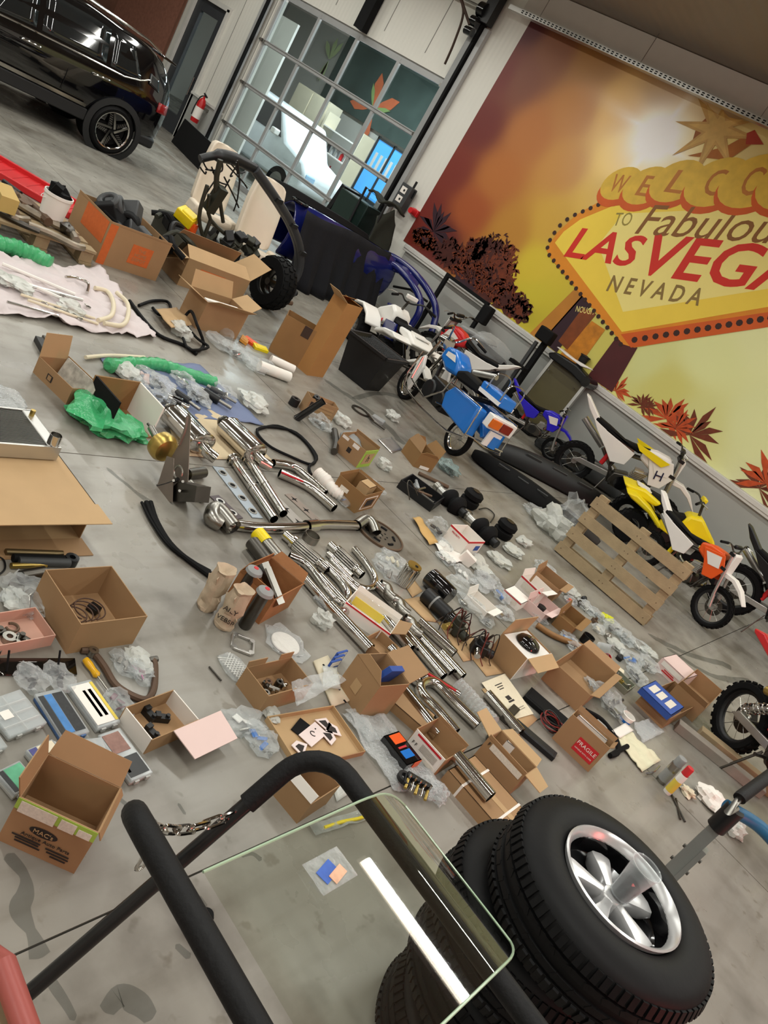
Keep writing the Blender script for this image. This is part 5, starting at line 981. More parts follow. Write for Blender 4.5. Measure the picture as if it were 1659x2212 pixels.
# --- FRAGILE
k=carton('cardboard_box','slim carton with red FRAGILE label',(1318,1617),.10,(1237,1543),bn=(1261,1659),flaps=[('B',20,.03,.0),('a',40,.02,.0)])
k.decal('b',.42,.92,.2,.66,RLB,'fragile_label'); k.letter('b','FRAGILE',.67,.5,.17,WHTP,'fragile_lettering'); k.letter('b','HANDLE WITH CARE',.67,.32,.06,WHTP,'fragile_lettering')
k.decal('A',.1,.9,.3,.9,BAR,'shipping_label'); carton('slim_carton','white slim carton standing inside the FRAGILE box',(1312,1600),.045,(1250,1545),h=k.h*.9,m=WHTP,top=True,lift=.006)
# --- blue boxes
k=carton('cardboard_box','brown carton next to the grey beam with paper inside',(1428,1574),(1492,1540),(1343,1530),z='floor',h=.10,m=CARD); 
kb=carton('printed_box','blue printed box with barcode labels lying on the brown carton',(1440,1556),(1468,1538),(1366,1500),z='floor',h=.05,m=BLP,top=True,lift=.102)
for u0,v0 in ((-.25,.1),(.05,.12),(.3,.05)): G().box((u0*kb.D if 0 else 0,u0*kb.D,kb.h+.001),(kb.W*.5,kb.D*.2,.0015)).o('barcode_label',BAR,kb.t)
carton('cardboard_box','brown carton behind the blue printed box near the red bike',(1495,1560),(1535,1520),(1445,1500),z='floor',h=.15,flaps=[('b',30,.06,.01)])
k=carton('printed_box','white and pink printed box at the right end of the parts',(1462,1488),(1490,1478),(1415,1440),z='floor',h=.11,m=PINK,top=True); k.decal('b',.1,.9,.55,.9,WHTP); k.decal('b',.25,.75,.2,.3,RLB,'print_line'); k.decal('b',.3,.7,.36,.44,RLB,'print_line')
# --- box240 with spread flaps
k=carton('cardboard_box','carton with long spread flaps near the wheel stack',(1134,1676),.14,(1056,1592),bn=(1092,1718),flaps=[('A',75,.13,.02,CARD2),('B',95,.11,.02,CARD2),('a',100,.1,.02,CARD2),('b',5,.02,.0)]); k.decal('b',.15,.95,.72,.95,BAR,'barcode_label'); k.letter('b','F',.1,.84,.2,INK)
carton('slim_carton','white slim carton inside the carton with spread flaps',(1152,1648),.05,(1095,1600),h=k.h*.9,m=WHTP,top=True,lift=.006)
# --- label box
k=carton('cardboard_box','carton with large white FF address label',(963,1643),(1008,1616),(899,1574),bn=(933,1676),wallm={'b':WHTP,'a':REDC},flaps=[('B',-5,.02,0)])
k.decal('b',.08,.95,.06,.95,WHTP,'address_label'); k.decal('b',.12,.9,.84,.94,RLB,'red_stripe',.003); k.letter('b','F F',.18,.45,.22,INK); k.decal('b',.55,.9,.1,.3,BAR,'barcode_label',.003)
for i in range(6): k.decal('b',.35,.85,.4+.06*i,.42+.06*i,mt('grey_ink','9a948c',.7),'print_line',.003)
# --- long narrow cartons
k=carton('long_carton','long narrow taped carton beside the wheel stack',(1075,1829),(1128,1786),(948,1686),z='floor',h=.07,top=True,m=CARD); G().box((0,0,k.h+.001),(k.W*.14 if k.W<k.D else k.W,k.D if k.W<k.D else k.D*.14,.0015)).o('parcel_tape',CARD2,k.t)
for q in (-.3,.25): G().box((0 if k.W<k.D else q*k.W,q*k.D if k.W<k.D else 0,k.h/2),((k.W+.004) if k.W<k.D else .012,.012 if k.W<k.D else k.D+.004,k.h+.004)).o('strapping_band',WHTP,k.t)
k=carton('long_carton','long brown carton under the chrome pipes, left of the label box',(905,1590),(930,1560),(800,1470),z='floor',h=.05,top=True,m=CARD)
# --- boxes in the middle distance
k=carton('cardboard_box','small carton with printed emblem beside the black drip pan',(789,1071),(828,1061),(760,1021),bn=(756,1104),m=CARD3,flaps=[('B',20,.02,0),('A',15,.02,0)]); k.decal('a',.15,.85,.15,.8,WHTP,'white_panel'); k.decal('a',.2,.8,.2,.75,CARD3,'emblem',.003); k.decal('a',.3,.7,.3,.65,INK,'emblem',.0045); k.decal('b',.2,.5,.5,.7,BAR)
carton('slim_carton','pale pack standing in the emblem carton',(800,1055),(815,1050),(785,1036),h=k.h*1.02,m=CARD2,top=True,lift=.006)
k=carton('cardboard_box','carton with lime green edge and black chair print',(792,975),(819,972),(756,933),bn=(771,1011),flaps=[('B',-20,.03,0)],wallm={'a':LGRN}); k.decal('a',.15,.85,.2,.8,CARD2,'print_panel'); k.letter('a','h',.5,.5,.6,INK,'chair_print'); k.decal('b',.5,.75,.75,.95,WHTP); k.decal('b',.05,.3,.8,.95,WHTP); k.decal('b',.4,.55,.35,.6,INK,'emblem')
k=carton('cardboard_box','carton of black tubes with printed text, upper middle',(673,859),(732,883),(658,842),bn=(659,896),flaps=[]); 
for i in range(3): k.decal('a',.35,.9,.25+.2*i,.38+.2*i,mt('faint_print','a8875f',.7),'print_line')
k.decal('a',.06,.16,.2,.8,INK,'emblem')
tag(G().lathe([(.018,0),(.035,.0),(.032,.03),(.03,.26),(.034,.28),(.02,.28)],18,closed=True).o('black_tube',BLKG,loc=fl(640,905,z=.001)+V((0,0,.0)),rot=(-.35,0.3,0)),'glossy black tube leaning on the carton of black tubes','tube')
tag(G().lathe([(.02,0),(.045,.0),(.045,.07),(.02,.07)],18,closed=True).o('black_cylinder',BLK,loc=fl(632,875),rot=(0,0,0)),'short black cylinder cap left of the carton of black tubes','cap')
tag(G().lathe([(.01,0),(.03,.0),(.03,.16),(.01,.16)],16,closed=True).o('black_tube',BLK,loc=inbox(k,-.25,.0,.03),rot=(.2,.2,0)),'black tube standing inside the printed carton','tube')
tag(G().box((0,0,.06),(.1,.08,.12)).o('small_pack',PINK,loc=inbox(k,.2,.1,.006)),'pale pink pack inside the carton of black tubes','pack')
k=carton('cardboard_box','torn brown carton with ragged flaps near the air struts',(892,1008),(930,1021),(866,975),z='floor',h=.15,m=CARD3,flaps=[('b',-12,.1,.05,CARD),('B',25,.1,.03),('A',10,.07,.06),('a',15,.03,.05)]); k.decal('a',.3,.8,.05,.25,WHTP)
k=carton('priority_box','white and red postal box with open top right of the ring gear',(1014,1170),(1048,1170),(984,1133),bn=(991,1203),m=WHTP,wallm={'a':WHTP},flaps=[]); k.decal('a',0,1,.88,1,RLB,'red_stripe'); k.decal('b',0,1,.9,1,RLB,'red_stripe'); k.letter('b','PRIORITY',.4,.75,.14,RLB); k.decal('a',.6,.9,.4,.7,BLP)
k=carton('cardboard_box','opened carton with magazine inside, left of the green bubble wrap',(157,839),(217,842),(110,772),bn=(145,875),flaps=[('B',-4,.02,0),('A',10,.15,.01,CARD2)]); k.decal('b',.35,.5,.3,.65,INK,'emblem'); k.decal('b',.38,.47,.34,.6,CARD,'emblem',.003)
tag(G().box((0,0,0),(.30,.012,.16)).o('magazine',mt('magazine_print','a9a59a',.4,var=.8,sc=25),loc=inbox(k,-.05,-.25,.1),rot=(.25,0,k.t.rotation_euler.z+PI/2)),'glossy magazine standing in the opened carton','magazine')
carton('speaker_box','three-sided box with black left board and white right board',(261,872),(359,884),(229,813),bn=(238,944),m=CARD3,skip='a',wallm={'b':BLKM,'B':WHTP,'A':CARD3},th=.012,cat='box')
# radiator carton lying on its side
k=carton('cardboard_box','big carton lying on its side under the radiator',(208,1091),(-120,1087),(127,965),h=.2,m=CARD2,top=True,skip='a',flaps=[],wallm={'b':CARD,'A':CARD3,'B':CARD3}); o,d,nr,L=k.SF('a')
G().box((0,0,0),(L*1.02,.14,.004),T=frame(o+d*(L/2)+nr*.07+V((0,0,k.h+.003)),d,nr)).o('flap',CARD2,k.t); G().box((0,0,0),(L*1.02,.12,.004),T=frame(o+d*(L/2)+nr*.06+V((0,0,.003)),d,nr)).o('flap',CARD,k.t)
ra=thing('radiator','aluminium car radiator with fine dark core lying on the big carton','radiator',fl(127,985,z=.206),k.t.rotation_euler.z)
_h=.07; a0=fl(133,968,z=.276); b0=fl(-40,955,z=.276); c0=fl(52,884,z=.276); ra.location=(a0+b0+(c0-a0))/2; ra.location.z=.207; uu=b0-a0; vv=c0-a0; uu.z=vv.z=0; ra.rotation_euler=(0,0,math.atan2(uu.y,uu.x)); W_=uu.length; D_=abs(vv.dot(V((-uu.y,uu.x,0)).normalized())); sg=1 if uu.cross(vv).z>0 else -1; ra.location=(a0+uu/2+V((-uu.y,uu.x,0)).normalized()*sg*D_/2); ra.location.z=.207
G().box((0,0,_h/2),(W_-.1,D_-.02,_h*.8)).o('core',mt('radiator_core','3a3633',.6,.2),ra)
for i in range(34): G().box((0,-D_/2+.015+i*(D_-.03)/33,_h*.91),(W_-.1,.004,.004)).o('core_fin',STLD,ra)
for s in (-1,1): G().box((s*(W_/2-.03),0,_h/2),(.06,D_,_h)).o('end_tank',ALU,ra,bev=.006); G().box((0,s*(D_/2-.005),_h/2),(W_,.012,_h)).o('side_plate',ALU,ra)
G().pipe([(-W_/2+.03,-sg*(D_/2-.03),_h-.01),(-W_/2+.03,-sg*(D_/2-.03),_h+.05)],.028,.003,18).o('hose_neck',CHR,ra); G().cyl((-W_/2+.03,sg*(D_/2-.05),_h),(-W_/2+.03,sg*(D_/2-.05),_h+.03),.012,n=10).o('drain_plug',BRASS,ra)
# --- orange-logo cartons at the back left
def logo(k,s,u,v,sz): 
    k.decal(s,u-sz*.5,u+sz*.5,v-.24,v+.24,ORP,'orange_logo'); k.letter(s,'THE\nHOME\nDEPOT',u,v,.12,CARD,'logo_lettering',.003)
k=carton('cardboard_box','large orange-logo carton full of black car parts',(241,483),(371,531),(193,422),bn=(208,567),flaps=[('a',5,.02,0),('B',120,.28,.02),('b',5,.02,0)]); logo(k,'a',.6,.48,.34); k.decal('a',.0,.12,0,1,ORP,'orange_stripe'); k.decal('b',.3,.95,.45,1,ORP,'orange_logo')
hd1=k
k=carton('cardboard_box','orange-logo carton with open flaps before the buggy chassis',(409,558),(541,608),.42,bn=(396,600),h=.3,flaps=[('B',45,.28,.02,CARD2),('A',-30,.2,.02),('a',-60,.18,.02,CARD2),('b',110,.25,.02,CARD2)]); logo(k,'a',.42,.55,.4)
k=carton('cardboard_box','open carton with white foam and long flaps, back row',(449,653),(537,680),.3,bn=(434,716),m=CARD,flaps=[('a',60,.13,.02,CARD2),('B',55,.16,.02,CARD2),('A',25,.16,.02,CARD2),('b',70,.2,.02,CARD2)])
tag(G().box((0,0,0),(k.W*.8,.05,.05)).o('foam_block',WHT,loc=inbox(k,0,-.15,k.h-.03),rot=(0,.0,k.t.rotation_euler.z),bev=.005),'white foam bar inside the open back-row carton','foam')
k=carton('cardboard_box','square brown carton with cut notch left of the tall carton',(714,734),.26,(621,680),bn=(675,812),m=CARD3,flaps=[])
k.decal('b',.42,.6,.72,1,BRN,'cut_notch')
k=carton('cardboard_box','tall narrow carton with bent top flap beside the black bin',(751,656),(784,666),(705,628),bn=(682,821),m=mt('cardboard_ochre','a87a45',.75),flaps=[('b',65,.2,.03,CARD2),('A',-70,.1,0),('B',-80,.1,0)])
bi=thing('plastic_bin','black tapered plastic bin beside the tall carton','bin',fl(775,822),.2)
G().add([(-.2,-.17,0),(.2,-.17,0),(.2,.17,0),(-.2,.17,0),(-.27,-.24,.45),(.27,-.24,.45),(.27,.24,.45),(-.27,.24,.45)],[(0,1,2,3),(0,1,5,4),(1,2,6,5),(2,3,7,6),(3,0,4,7)]).o('bin_body',BLK,bi,sol=.008,bev=.01)
for s in (-1,1): G().box((0,s*.255,.44),(.57,.03,.03)).box((s*.285,0,.44),(.03,.54,.03)).o('bin_rim',BLK,bi)
gr_=G()
for i in range(9): gr_.box((-.2+.05*i,0,.43),(.006,.42,.006)).box((0,-.2+.05*i,.436),(.42,.006,.006))
gr_.o('mesh_grid',DGREY,bi)['kind']='stuff'
# paper bag
k=carton('paper_bag','crumpled orange-brown paper bag behind the wrapped cylinders',(592,1296),(655,1262),(545,1222),bn=(560,1350),m=mt('kraft_orange','99683f',.8,var=.2,sc=9,bump=.5,bsc=14),flaps=[('a',25,.03,.03),('A',-15,.05,.03),('B',40,.06,.02),('b',15,.04,.03)],cat='bag')
# ================================================================ LOOSE THINGS ON THE FLOOR
def quadsheet(name,label,cat,q,m,z=.004,amp=.012,n=16,fr=9,seed=0,grp=None,sol=.003,edge=0):
    P=[fl(*p) for p in q]; o=sum(P,V((0,0,0)))/4; rows=[]
    for i in range(n+1):
        r=[]
        for j in range(n+1):
            u,v=i/n,j/n; p=(P[0]*(1-u)+P[3]*u)*(1-v)+(P[1]*(1-u)+P[2]*u)*v
            if edge: k=edge*NZ.noise(V((u*3.1+seed,v*3.7,seed))); p=p+V((k,k*.7*(1 if seed%2 else -1),0))
            h=abs(NZ.noise(V((p.x*fr,p.y*fr,seed*1.7))))*amp*1.6+abs(NZ.noise(V((p.x*fr*2.7,p.y*fr*2.7,seed))))*amp*.6
            r.append(V((p.x-o.x,p.y-o.y,z+h)))
        rows.append(r)
    return tag(G().grid(rows).o(name,m,loc=(o.x,o.y,0),sol=sol,sm=60),label,cat,grp)
def bag(name,label,p,r,m=PLA,seed=0,z=0,jit=.5,cat='bag',grp=None,inner=None,ir=.5,n=22,rz=0):
    """crumpled translucent bag with optional content"""
    r=(r,r,r*.6) if not hasattr(r,'__len__') else r; t=thing(name,label,cat,fl(*p,z=z),rz,grp)
    G().ball((0,0,r[2]*.75),r,n,jit,.002,seed).o('plastic_film',m,t,sm=25)
    if inner:
        for k in range(3): G().box(((k-1)*r[0]*.4,r[1]*.15*(k%2*2-1),r[2]*.5),(r[0]*ir,r[1]*ir*.8,r[2]*ir*.7),(.3*k,.4*k,seed+k)).o('bag_content',inner,t,bev=r[0]*.08)
    return t
def disc(name,label,cat,p,r,th,m,z=0): return tag(G().lathe([(0,0),(r,0),(r,th),(0,th)],28).o(name,m,loc=fl(*p,z=z)),label,cat)
# --- cloths
quadsheet('cloth_sheet','crumpled lilac cloth sheet spread under white mouldings, left','cloth',[(-80,545),(215,588),(333,738),(-80,672)],CLO,.006,.055,44,5,3,edge=.12)
quadsheet('cloth_sheet','blue-grey cloth under small bagged parts beside green wrap','cloth',[(215,775),(430,790),(562,916),(350,905)],BCL,.005,.012,22,6,5,edge=.05)
quadsheet('cloth_sheet','beige cloth under the two chrome mufflers','cloth',[(352,880),(470,872),(592,1003),(385,985)],TAN,.004,.006,16,6,8,edge=.03)
MOU='white mouldings on the lilac cloth'
for k,(a,b,lb) in enumerate([((5,570),(162,636),'white moulding strip farthest back on the lilac cloth'),((-10,583),(150,652),'second white moulding strip from the back on the lilac cloth'),((0,600),(178,648),'thin white moulding strip crossing the middle of the lilac cloth'),((45,636),(205,688),'cream rod strip near the chrome clip on the lilac cloth'),((60,648),(212,700),'cream rod strip nearest the viewer on the lilac cloth'),((15,652),(125,682),'short chrome rod at the left of the lilac cloth')]):
    lie('white_strip',lb,'moulding',[a,b],.014 if k<3 else .010,[WHT,WHT,ALU,CREAM,CREAM,CHR][k],.055,8,MOU)
lie('cream_hose','cream bent hose on the lilac cloth, left of the two','hose',[(205,622),(232,630),(245,655),(240,682),(212,692)],.018,CREAM,.06,10,'cream hoses on the lilac cloth'); lie('cream_hose','cream bent hose at the right tip of the lilac cloth','hose',[(252,632),(275,655),(276,685),(262,703),(225,698)],.018,CREAM,.06,10,'cream hoses on the lilac cloth')
lie('chrome_grab_bar','curved chrome handle on the lilac cloth','handle',[(142,598),(165,600),(190,612),(188,632)],.012,CHR,.06,10)
for k,(x,y,lb) in enumerate(((15,612,'pinkish bag of clips at the left of the lilac cloth'),(40,622,'small pinkish bag beside the cream rods on the lilac cloth'),(150,668,'tiny bag of chrome clips in the middle of the lilac cloth'))): bag('parts_bag',lb,(x,y),(.12,.09,.03),PLM,k,.04,inner=PINK,grp='bags on the lilac cloth')
for k,(x,y) in enumerate(((95,655),(120,668),(172,690),(190,665),(135,640))): tag(G().lathe([(.006,0),(.02,0),(.02,.012),(.006,.012)],12,closed=True).cyl((0,0,.006),(.05,.01,.006),.006).o('chrome_clip',CHR,loc=fl(x,y,z=.05),rot=(0,0,k)),'small chrome clip on the lilac cloth, %s from the left'%['first','second','fourth','fifth','third'][k],'clip','chrome clips on the lilac cloth')
# --- green wraps
def wrap(label,pts,r,seed,m=GPL):
    P=[fl(*p,z=r*.8) for p in pts]; o=P[0].copy(); o.z=0; Q=spl([p-o for p in P],8); g=G(); rad=[r*(.75+.35*abs(NZ.noise(p*9+V((seed,0,0))))+.12*(i%2)) for i,p in enumerate(Q)]; rad[0]*=.6; rad[-1]*=.5
    return tag(g.tube(Q,rad,14).o('bubble_wrap_roll',m,loc=o,sm=30),label,'bubble wrap')
wrap('green bubble wrap roll beside the left pallet',[(-40,522),(20,532),(70,550),(112,572)],.075,1); wrap('long green bubble wrap roll on the blue-grey cloth',[(232,790),(290,786),(345,788),(400,806),(468,828)],.055,4)
lie('white_strip','cream strip behind the long green bubble wrap','moulding',[(185,772),(240,768),(312,772)],.014,CREAM,.02); bag('film_heap','green plastic film heap under the black-sided box',(215,915),(.2,.17,.07),GPL,6,jit=.6); bag('film_heap','green plastic film scrap in front of the black-sided box',(275,935),(.14,.1,.035),GPL,9,jit=.6)
# --- hoses and bags in the back row
HO='black hoses beside the lilac cloth'
lie('rubber_hose','black hose loop nearest the foam carton','hose',[(300,660),(330,650),(362,652),(368,672),(345,680),(330,665)],.014,RUB,.02,8,HO); lie('rubber_hose','long black hose running under the cardboard sleeve','hose',[(280,650),(310,690),(345,725),(395,745),(425,765)],.016,RUB,.018,8,HO); lie('rubber_hose','black hose arching beside the foam carton','hose',[(395,690),(412,672,.12),(425,700,.14),(440,745),(420,762)],.014,RUB,.02,8,HO); lie('rubber_hose','thin black hose tangle right of the cardboard sleeve','hose',[(400,700),(425,730),(450,750),(410,755),(395,730)],.012,RUB,.04,8,HO)
quadsheet('cardboard_sleeve','bent cardboard sleeve with blue print over black hoses','cardboard',[(330,682),(375,678),(408,715),(362,725)],CARD2,.06,.02,8,5,2,sol=.006)
bag('parts_bag','grey bag with chrome part beside the cardboard sleeve',(385,722),(.12,.09,.06),PLM,3,inner=STL)
for k,(x,y,rx) in enumerate(((470,745,.17),(505,765,.16),(545,792,.17),(575,800,.13),(485,728,.1))): bag('lens_pack','clear plastic lens pack, %s of the back row'%['first','second','third','fourth','small one'][k],(x,y),(rx,rx*.7,.05),PLA,k+20,jit=.25,inner=CHR if k%2 else None,grp='clear lens packs of the back row')
for k,(x,y,m,lb) in enumerate(((540,742,ORG,'orange printed packet behind the clear lens packs'),(560,755,YEL,'yellow printed packet behind the clear lens packs'),(525,738,mt('amber_pack','d0903a',.5),'amber packet nearest the foam carton'))): tag(G().box((0,0,.02),(.16,.08,.03)).box((.0,0,.037),(.1,.05,.004)).o('packet',m,loc=fl(x,y),rot=(.15,0,.4+k),bev=.01),lb,'packet','printed packets of the back row')
for k,(a,b) in enumerate((((560,790),(625,815)),((585,775),(635,798)))): lie('paper_tube','white paper tube by the square carton, %s of two'%('nearer','farther')[k],'tube',[a,b],.05-.01*k,WHTP,.05,14,'white paper tubes of the back row')
for k,(a,b) in enumerate((((80,738),(112,795)),((95,736),(125,785)))): tag(G().box((0,0,.02),((fl(*b)-fl(*a)).length,.05,.04)).o('metal_rail',BLK if k==0 else STLD,loc=(fl(*a)+fl(*b))/2,rot=(0,0,yaw(a,b)),bev=.004),'dark flat rail behind the magazine carton, %s'%('outer one','inner one')[k],'rail','dark rails behind the magazine carton')
# contents of the big orange-logo carton
for k in range(9):
    p=inbox(hd1,-.28+.09*(k%7),(-.12,.05,.2)[k%3],hd1.h*.72+.07*(k%3)); g=G().box((0,0,0),(.22,.17,.14),(.2*k,.15*k,.1)) if k%2 else G().lathe([(.05,-.08),(.10,-.08),(.11,.07),(.09,.08),(.05,.08)],16,closed=True)
    tag(g.o('air_duct',[BLK,BLKM,DGREY][k%3],loc=p,rot=(.4*k,.3*k,k),bev=.015),'%s black part heaped in the large orange-logo carton'%['first','second','third','fourth','fifth','sixth','seventh','eighth','ninth'][k],'car part','black parts in the large orange-logo carton')
for k in range(6): tag(G().tube(spl([(0,0,0),(.1,.05,.1),(.25,0,.08),(.35,.1,.02)],4),.03,8).box((.15,0,.03),(.14,.1,.1),(.3,.2,k)).o('scrap_part',[BLKM,OLV,BLK][k%3],loc=fl(340+14*k,520-6*k,z=.3),rot=(0,0,k*1.1)),'%s dark scrap part behind the open orange-logo carton'%['first','second','third','fourth','fifth','sixth'][k],'car part','dark scrap behind the orange-logo carton')
tag(G().box((0,0,.06),(.22,.16,.12)).box((.02,0,.125),(.16,.12,.02)).o('yellow_box',YEL,loc=fl(398,478,z=.42),rot=(.3,.2,.6),bev=.01),'bright yellow box on the black parts','box'); tag(G().box((0,0,.05),(.1,.08,.1)).box((0,-.042,.05),(.06,.004,.06)).o('orange_pack',ORG,loc=fl(410,500,z=.36),rot=(0,0,.5),bev=.008),'small orange pack below the yellow box','pack')
# --- things on the blue-grey cloth
def strut(name,label,a,b,r,z,m=BLK,m2=STL,grp=None):
    A=fl(*a,z=z);B=fl(*b,z=z); o=A.copy(); o.z=0; t=thing(name,label,'strut',o,0,grp); A=A-o;B=B-o
    G().cyl(A,A.lerp(B,.55),r,n=14).o('strut_body',m,t); G().cyl(A.lerp(B,.5),B,r*.45,n=10).o('strut_rod',m2,t); G().cyl(A-(B-A).normalized()*.03,A,r*.7,n=10).o('strut_end',m2,t); return t
BP='parts on the blue-grey cloth'
strut('gas_strut','black strut in the middle of the blue-grey cloth',(380,848),(432,885),.03,.05,grp=BP); strut('gas_strut','black strut at the right of the blue-grey cloth',(440,845),(500,882),.032,.05,grp=BP); strut('gas_strut','short glossy cylinder beside the mufflers',(372,862),(408,880),.035,.06,BLKG,CHR,grp=BP); strut('gas_strut','thin dark strut behind the black struts',(455,838),(510,870),.022,.05,DGREY,grp=BP)
for k,(x,y,r,m,inn,lb) in enumerate(((310,820,.13,PLA,PINK,'bag with pinkish part at the left of the blue-grey cloth'),(345,838,.12,PLB,DGREY,'bubble bag in the middle of the blue-grey cloth'),(395,830,.12,PLA,CHR,'clear bag with chrome part under the green wrap'),(350,870,.1,PLA,BLK,'bag with black part at the near edge of the blue-grey cloth'),(425,862,.12,PLB,BLK,'bubble bag between the black struts'),(480,855,.11,PLA,CHR,'clear bag at the right of the blue-grey cloth'),(545,875,.15,PLM,None,'milky white bag right of the blue-grey cloth'),(300,845,.08,PLA,STLD,'little bag next to the white-sided box'),(270,812,.12,PLM,WHT,'milky bag with white parts behind the white-sided box'))): bag('parts_bag',lb,(x,y),(r,r*.75,.045),m,k+30,.015,inner=inn,grp=BP)
# --- mufflers
for k,(a,b,c,lb) in enumerate((((375,893),(440,962),(462,986),'chrome oval muffler, left of the pair on the beige cloth'),((490,918),(556,982),(579,1003),'chrome oval muffler, right of the pair on the beige cloth'))):
    A=fl(*a,z=.085);B=fl(*b,z=.085);D=fl(*c,z=.06); o=A.copy(); o.z=0; t=thing('muffler',lb,'muffler',o,0,'chrome mufflers'); d=(B-A).normalized(); L_=(B-A).length; s_=V((-d.y,d.x,0)); M=frame(A-o,s_,V((0,0,1)))
    P=[(0,0),(.075,0),(.098,.012),(.1,.02),(.1,L_-.02),(.098,L_-.012),(.07,L_),(0,L_)]; sg=1 if M.col[2].to_3d().dot(d)>0 else -1
    G().lathe([(r,sg*z) for r,z in P],30,M@Matrix.Diagonal((1.05,.75,1,1))).o('muffler_shell',CHR,t)
    for q in (.02,L_-.02): G().lathe([(.1,sg*(q-.006)),(.1035,sg*q),(.1,sg*(q+.006))],30,M@Matrix.Diagonal((1.05,.75,1,1))).o('rolled_seam',CHR,t)
    G().pipe([B-o-d*.01-V((0,0,.01)),B-o+d*.06-V((0,0,.015)),D-o+d*.02],.038,.003,18).o('outlet_pipe',CHR,t); G().pipe([A-o+d*.01,A-o-d*.07],.032,.003,16).o('inlet_pipe',STL,t); G().lathe([(.03,0),(.045,0),(.045,.012),(.03,.012)],16,frame(A-o-d*.05,s_,V((0,0,1))),closed=True).o('inlet_flange',STLD,t)
# --- cable loops and hoses
lie('control_cable','coiled black control cable behind the chrome pipes','cable',[(555,928),(600,920),(650,945),(680,985),(672,1003),(625,985),(580,962),(555,932),(580,922),(640,935),(684,985),(668,1008),(672,1025)],.011,RUB,.014,8)
for k,dx in enumerate((0,9,-10)): lie('rubber_hose',['black hose, middle of three by the brake pedal unit','black hose, right one of three by the brake pedal unit','thin black hose, left one of three by the brake pedal unit'][k],'hose',[(316+dx,1085),(335+dx*.6,1130),(375+dx*.3,1185),(455,1240+dx*.6)],(.014,.014,.008)[k],RUB,.016,8,'black hoses by the pedal unit')
# --- brake pedal and booster unit
b0=fl(385,1082); Y0=b0.y; pu=thing('pedal_unit','brake booster and pedal bracket standing left of the pipes','pedal unit',b0); P_=lambda x,y,dy=0:ow(x,y,Y0+dy)-b0
BRM=mt('bracket_metal','7d7268',.5,.45,var=.25)
def plate(pts,dy,th,nm,m): 
    Q=[P_(*p,dy) for p in pts]; G().side([(q.x,q.z) for q in Q],Q[0].y,Q[0].y+th).o(nm,m,pu)
plate([(405,890),(412,900),(404,1075),(380,1085),(330,1080),(372,985),(398,940)],0,.004,'bracket_plate',BRM); plate([(360,985),(375,990),(372,1085),(330,1080)],-.07,.004,'bracket_plate',BRM); plate([(385,1040),(425,1050),(420,1085),(345,1082)],-.05,.10,'base_block',STLD)
c=P_(352,965,-.02); G().lathe([(0,-.05),(.06,-.05),(.082,-.03),(.085,0),(.085,.02),(.07,.045),(.03,.06),(0,.06)],26,Matrix.Translation(c)@Matrix.Rotation(PI/2,4,'Y')).o('booster_drum',BRASS,pu); G().cyl(c-V((.05,0,0)),c-V((.16,0,-.02)),.022,n=12).o('master_cylinder',STL,pu); G().cyl(c-V((.16,0,-.02)),c-V((.2,0,-.02)),.008).o('push_rod',STLD,pu)
G().tube(spl([P_(405,900),P_(400,930),P_(388,960)],4),.01,8).o('lever_tip',BRM,pu); G().tube(spl([P_(292,1025,-.06),P_(298,1045,-.06),P_(325,1052,-.06),P_(360,1045,-.06),P_(385,1035,-.06)],5),.011,10).o('pedal_arm',BLKG,pu); G().tube(arc(P_(385,1020,-.06),.035,0,5,14,'xz'),.006,8).o('return_spring',STL,pu)
for q in ((375,1038),(395,1040),(388,1060)): G().cyl(P_(*q,-.08),P_(*q,.02),.008,n=8).o('bolt',STL,pu)
lie('steel_pipe','short steel pipe right of the pedal unit','pipe',[(405,1025),(440,1020)],.035,STLD,.035,14,hollow=True); lie('steel_pipe','short chrome pipe under the pedal unit','pipe',[(408,1045),(442,1078)],.03,STL,.03,14,hollow=True); strut('rod_end','thin rod behind the pedal unit','' or (250,920),(305,928),.014,.02,STLD,STLD)
# --- exhaust headers
HP='exhaust pipes in the centre'
def pipe(label,pts,r=.03,m=CHR,z=None,hollow=True,n=16): return lie('exhaust_pipe',label,'pipe',pts,r,m,r+.002 if z is None else z,n,HP,hollow)
def band(p,q,r,m,parent,t0,t1,z): # sleeve around a straight pipe section
    A=fl(*p,z=z)-parent.location; B=fl(*q,z=z)-parent.location; return G().tube([A.lerp(B,t0),A.lerp(B,t1)],r,18,cap=False).o('pipe_band',m,parent)
for k,(a,b,lb) in enumerate((((503,992),(592,1122),'long flanged chrome pipe between the gasket plates'),((535,990),(612,1110),'second long flanged chrome pipe between the gasket plates'))):
    o=pipe(lb,[a,b],.03); A=fl(*a,z=.032)-o.location; B=fl(*b,z=.032)-o.location; d=(B-A).normalized()
    for q in (0,.06,.5): G().lathe([(.029,-.006),(.046 if q<.1 else .034,-.006),(.046 if q<.1 else .034,.006),(.029,.006)],18,frame(A+d*q*(B-A).length,V((-d.y,d.x,0)),V((0,0,1))),closed=True).o('flange_ring',CHR,o)
o=pipe('long chrome crossover pipe with elbows at both ends',[(480,1130),(560,1140),(640,1140),(700,1133),(775,1135)],.032); G().tube(spl([fl(475,1132,z=.035)-o.location,fl(458,1118,z=.05)-o.location,fl(470,1100,z=.07)-o.location,fl(505,1140,z=.06)-o.location],6),.048,16,cap=False).o('elbow',STL,o); G().tube(spl([fl(770,1135,z=.035)-o.location,fl(790,1122,z=.06)-o.location,fl(803,1130,z=.06)-o.location,fl(812,1152,z=.035)-o.location],6),.04,16,cap=False).o('elbow',STL,o); band((640,1140),(700,1133),.042,CHR,o,.35,.7,.034)
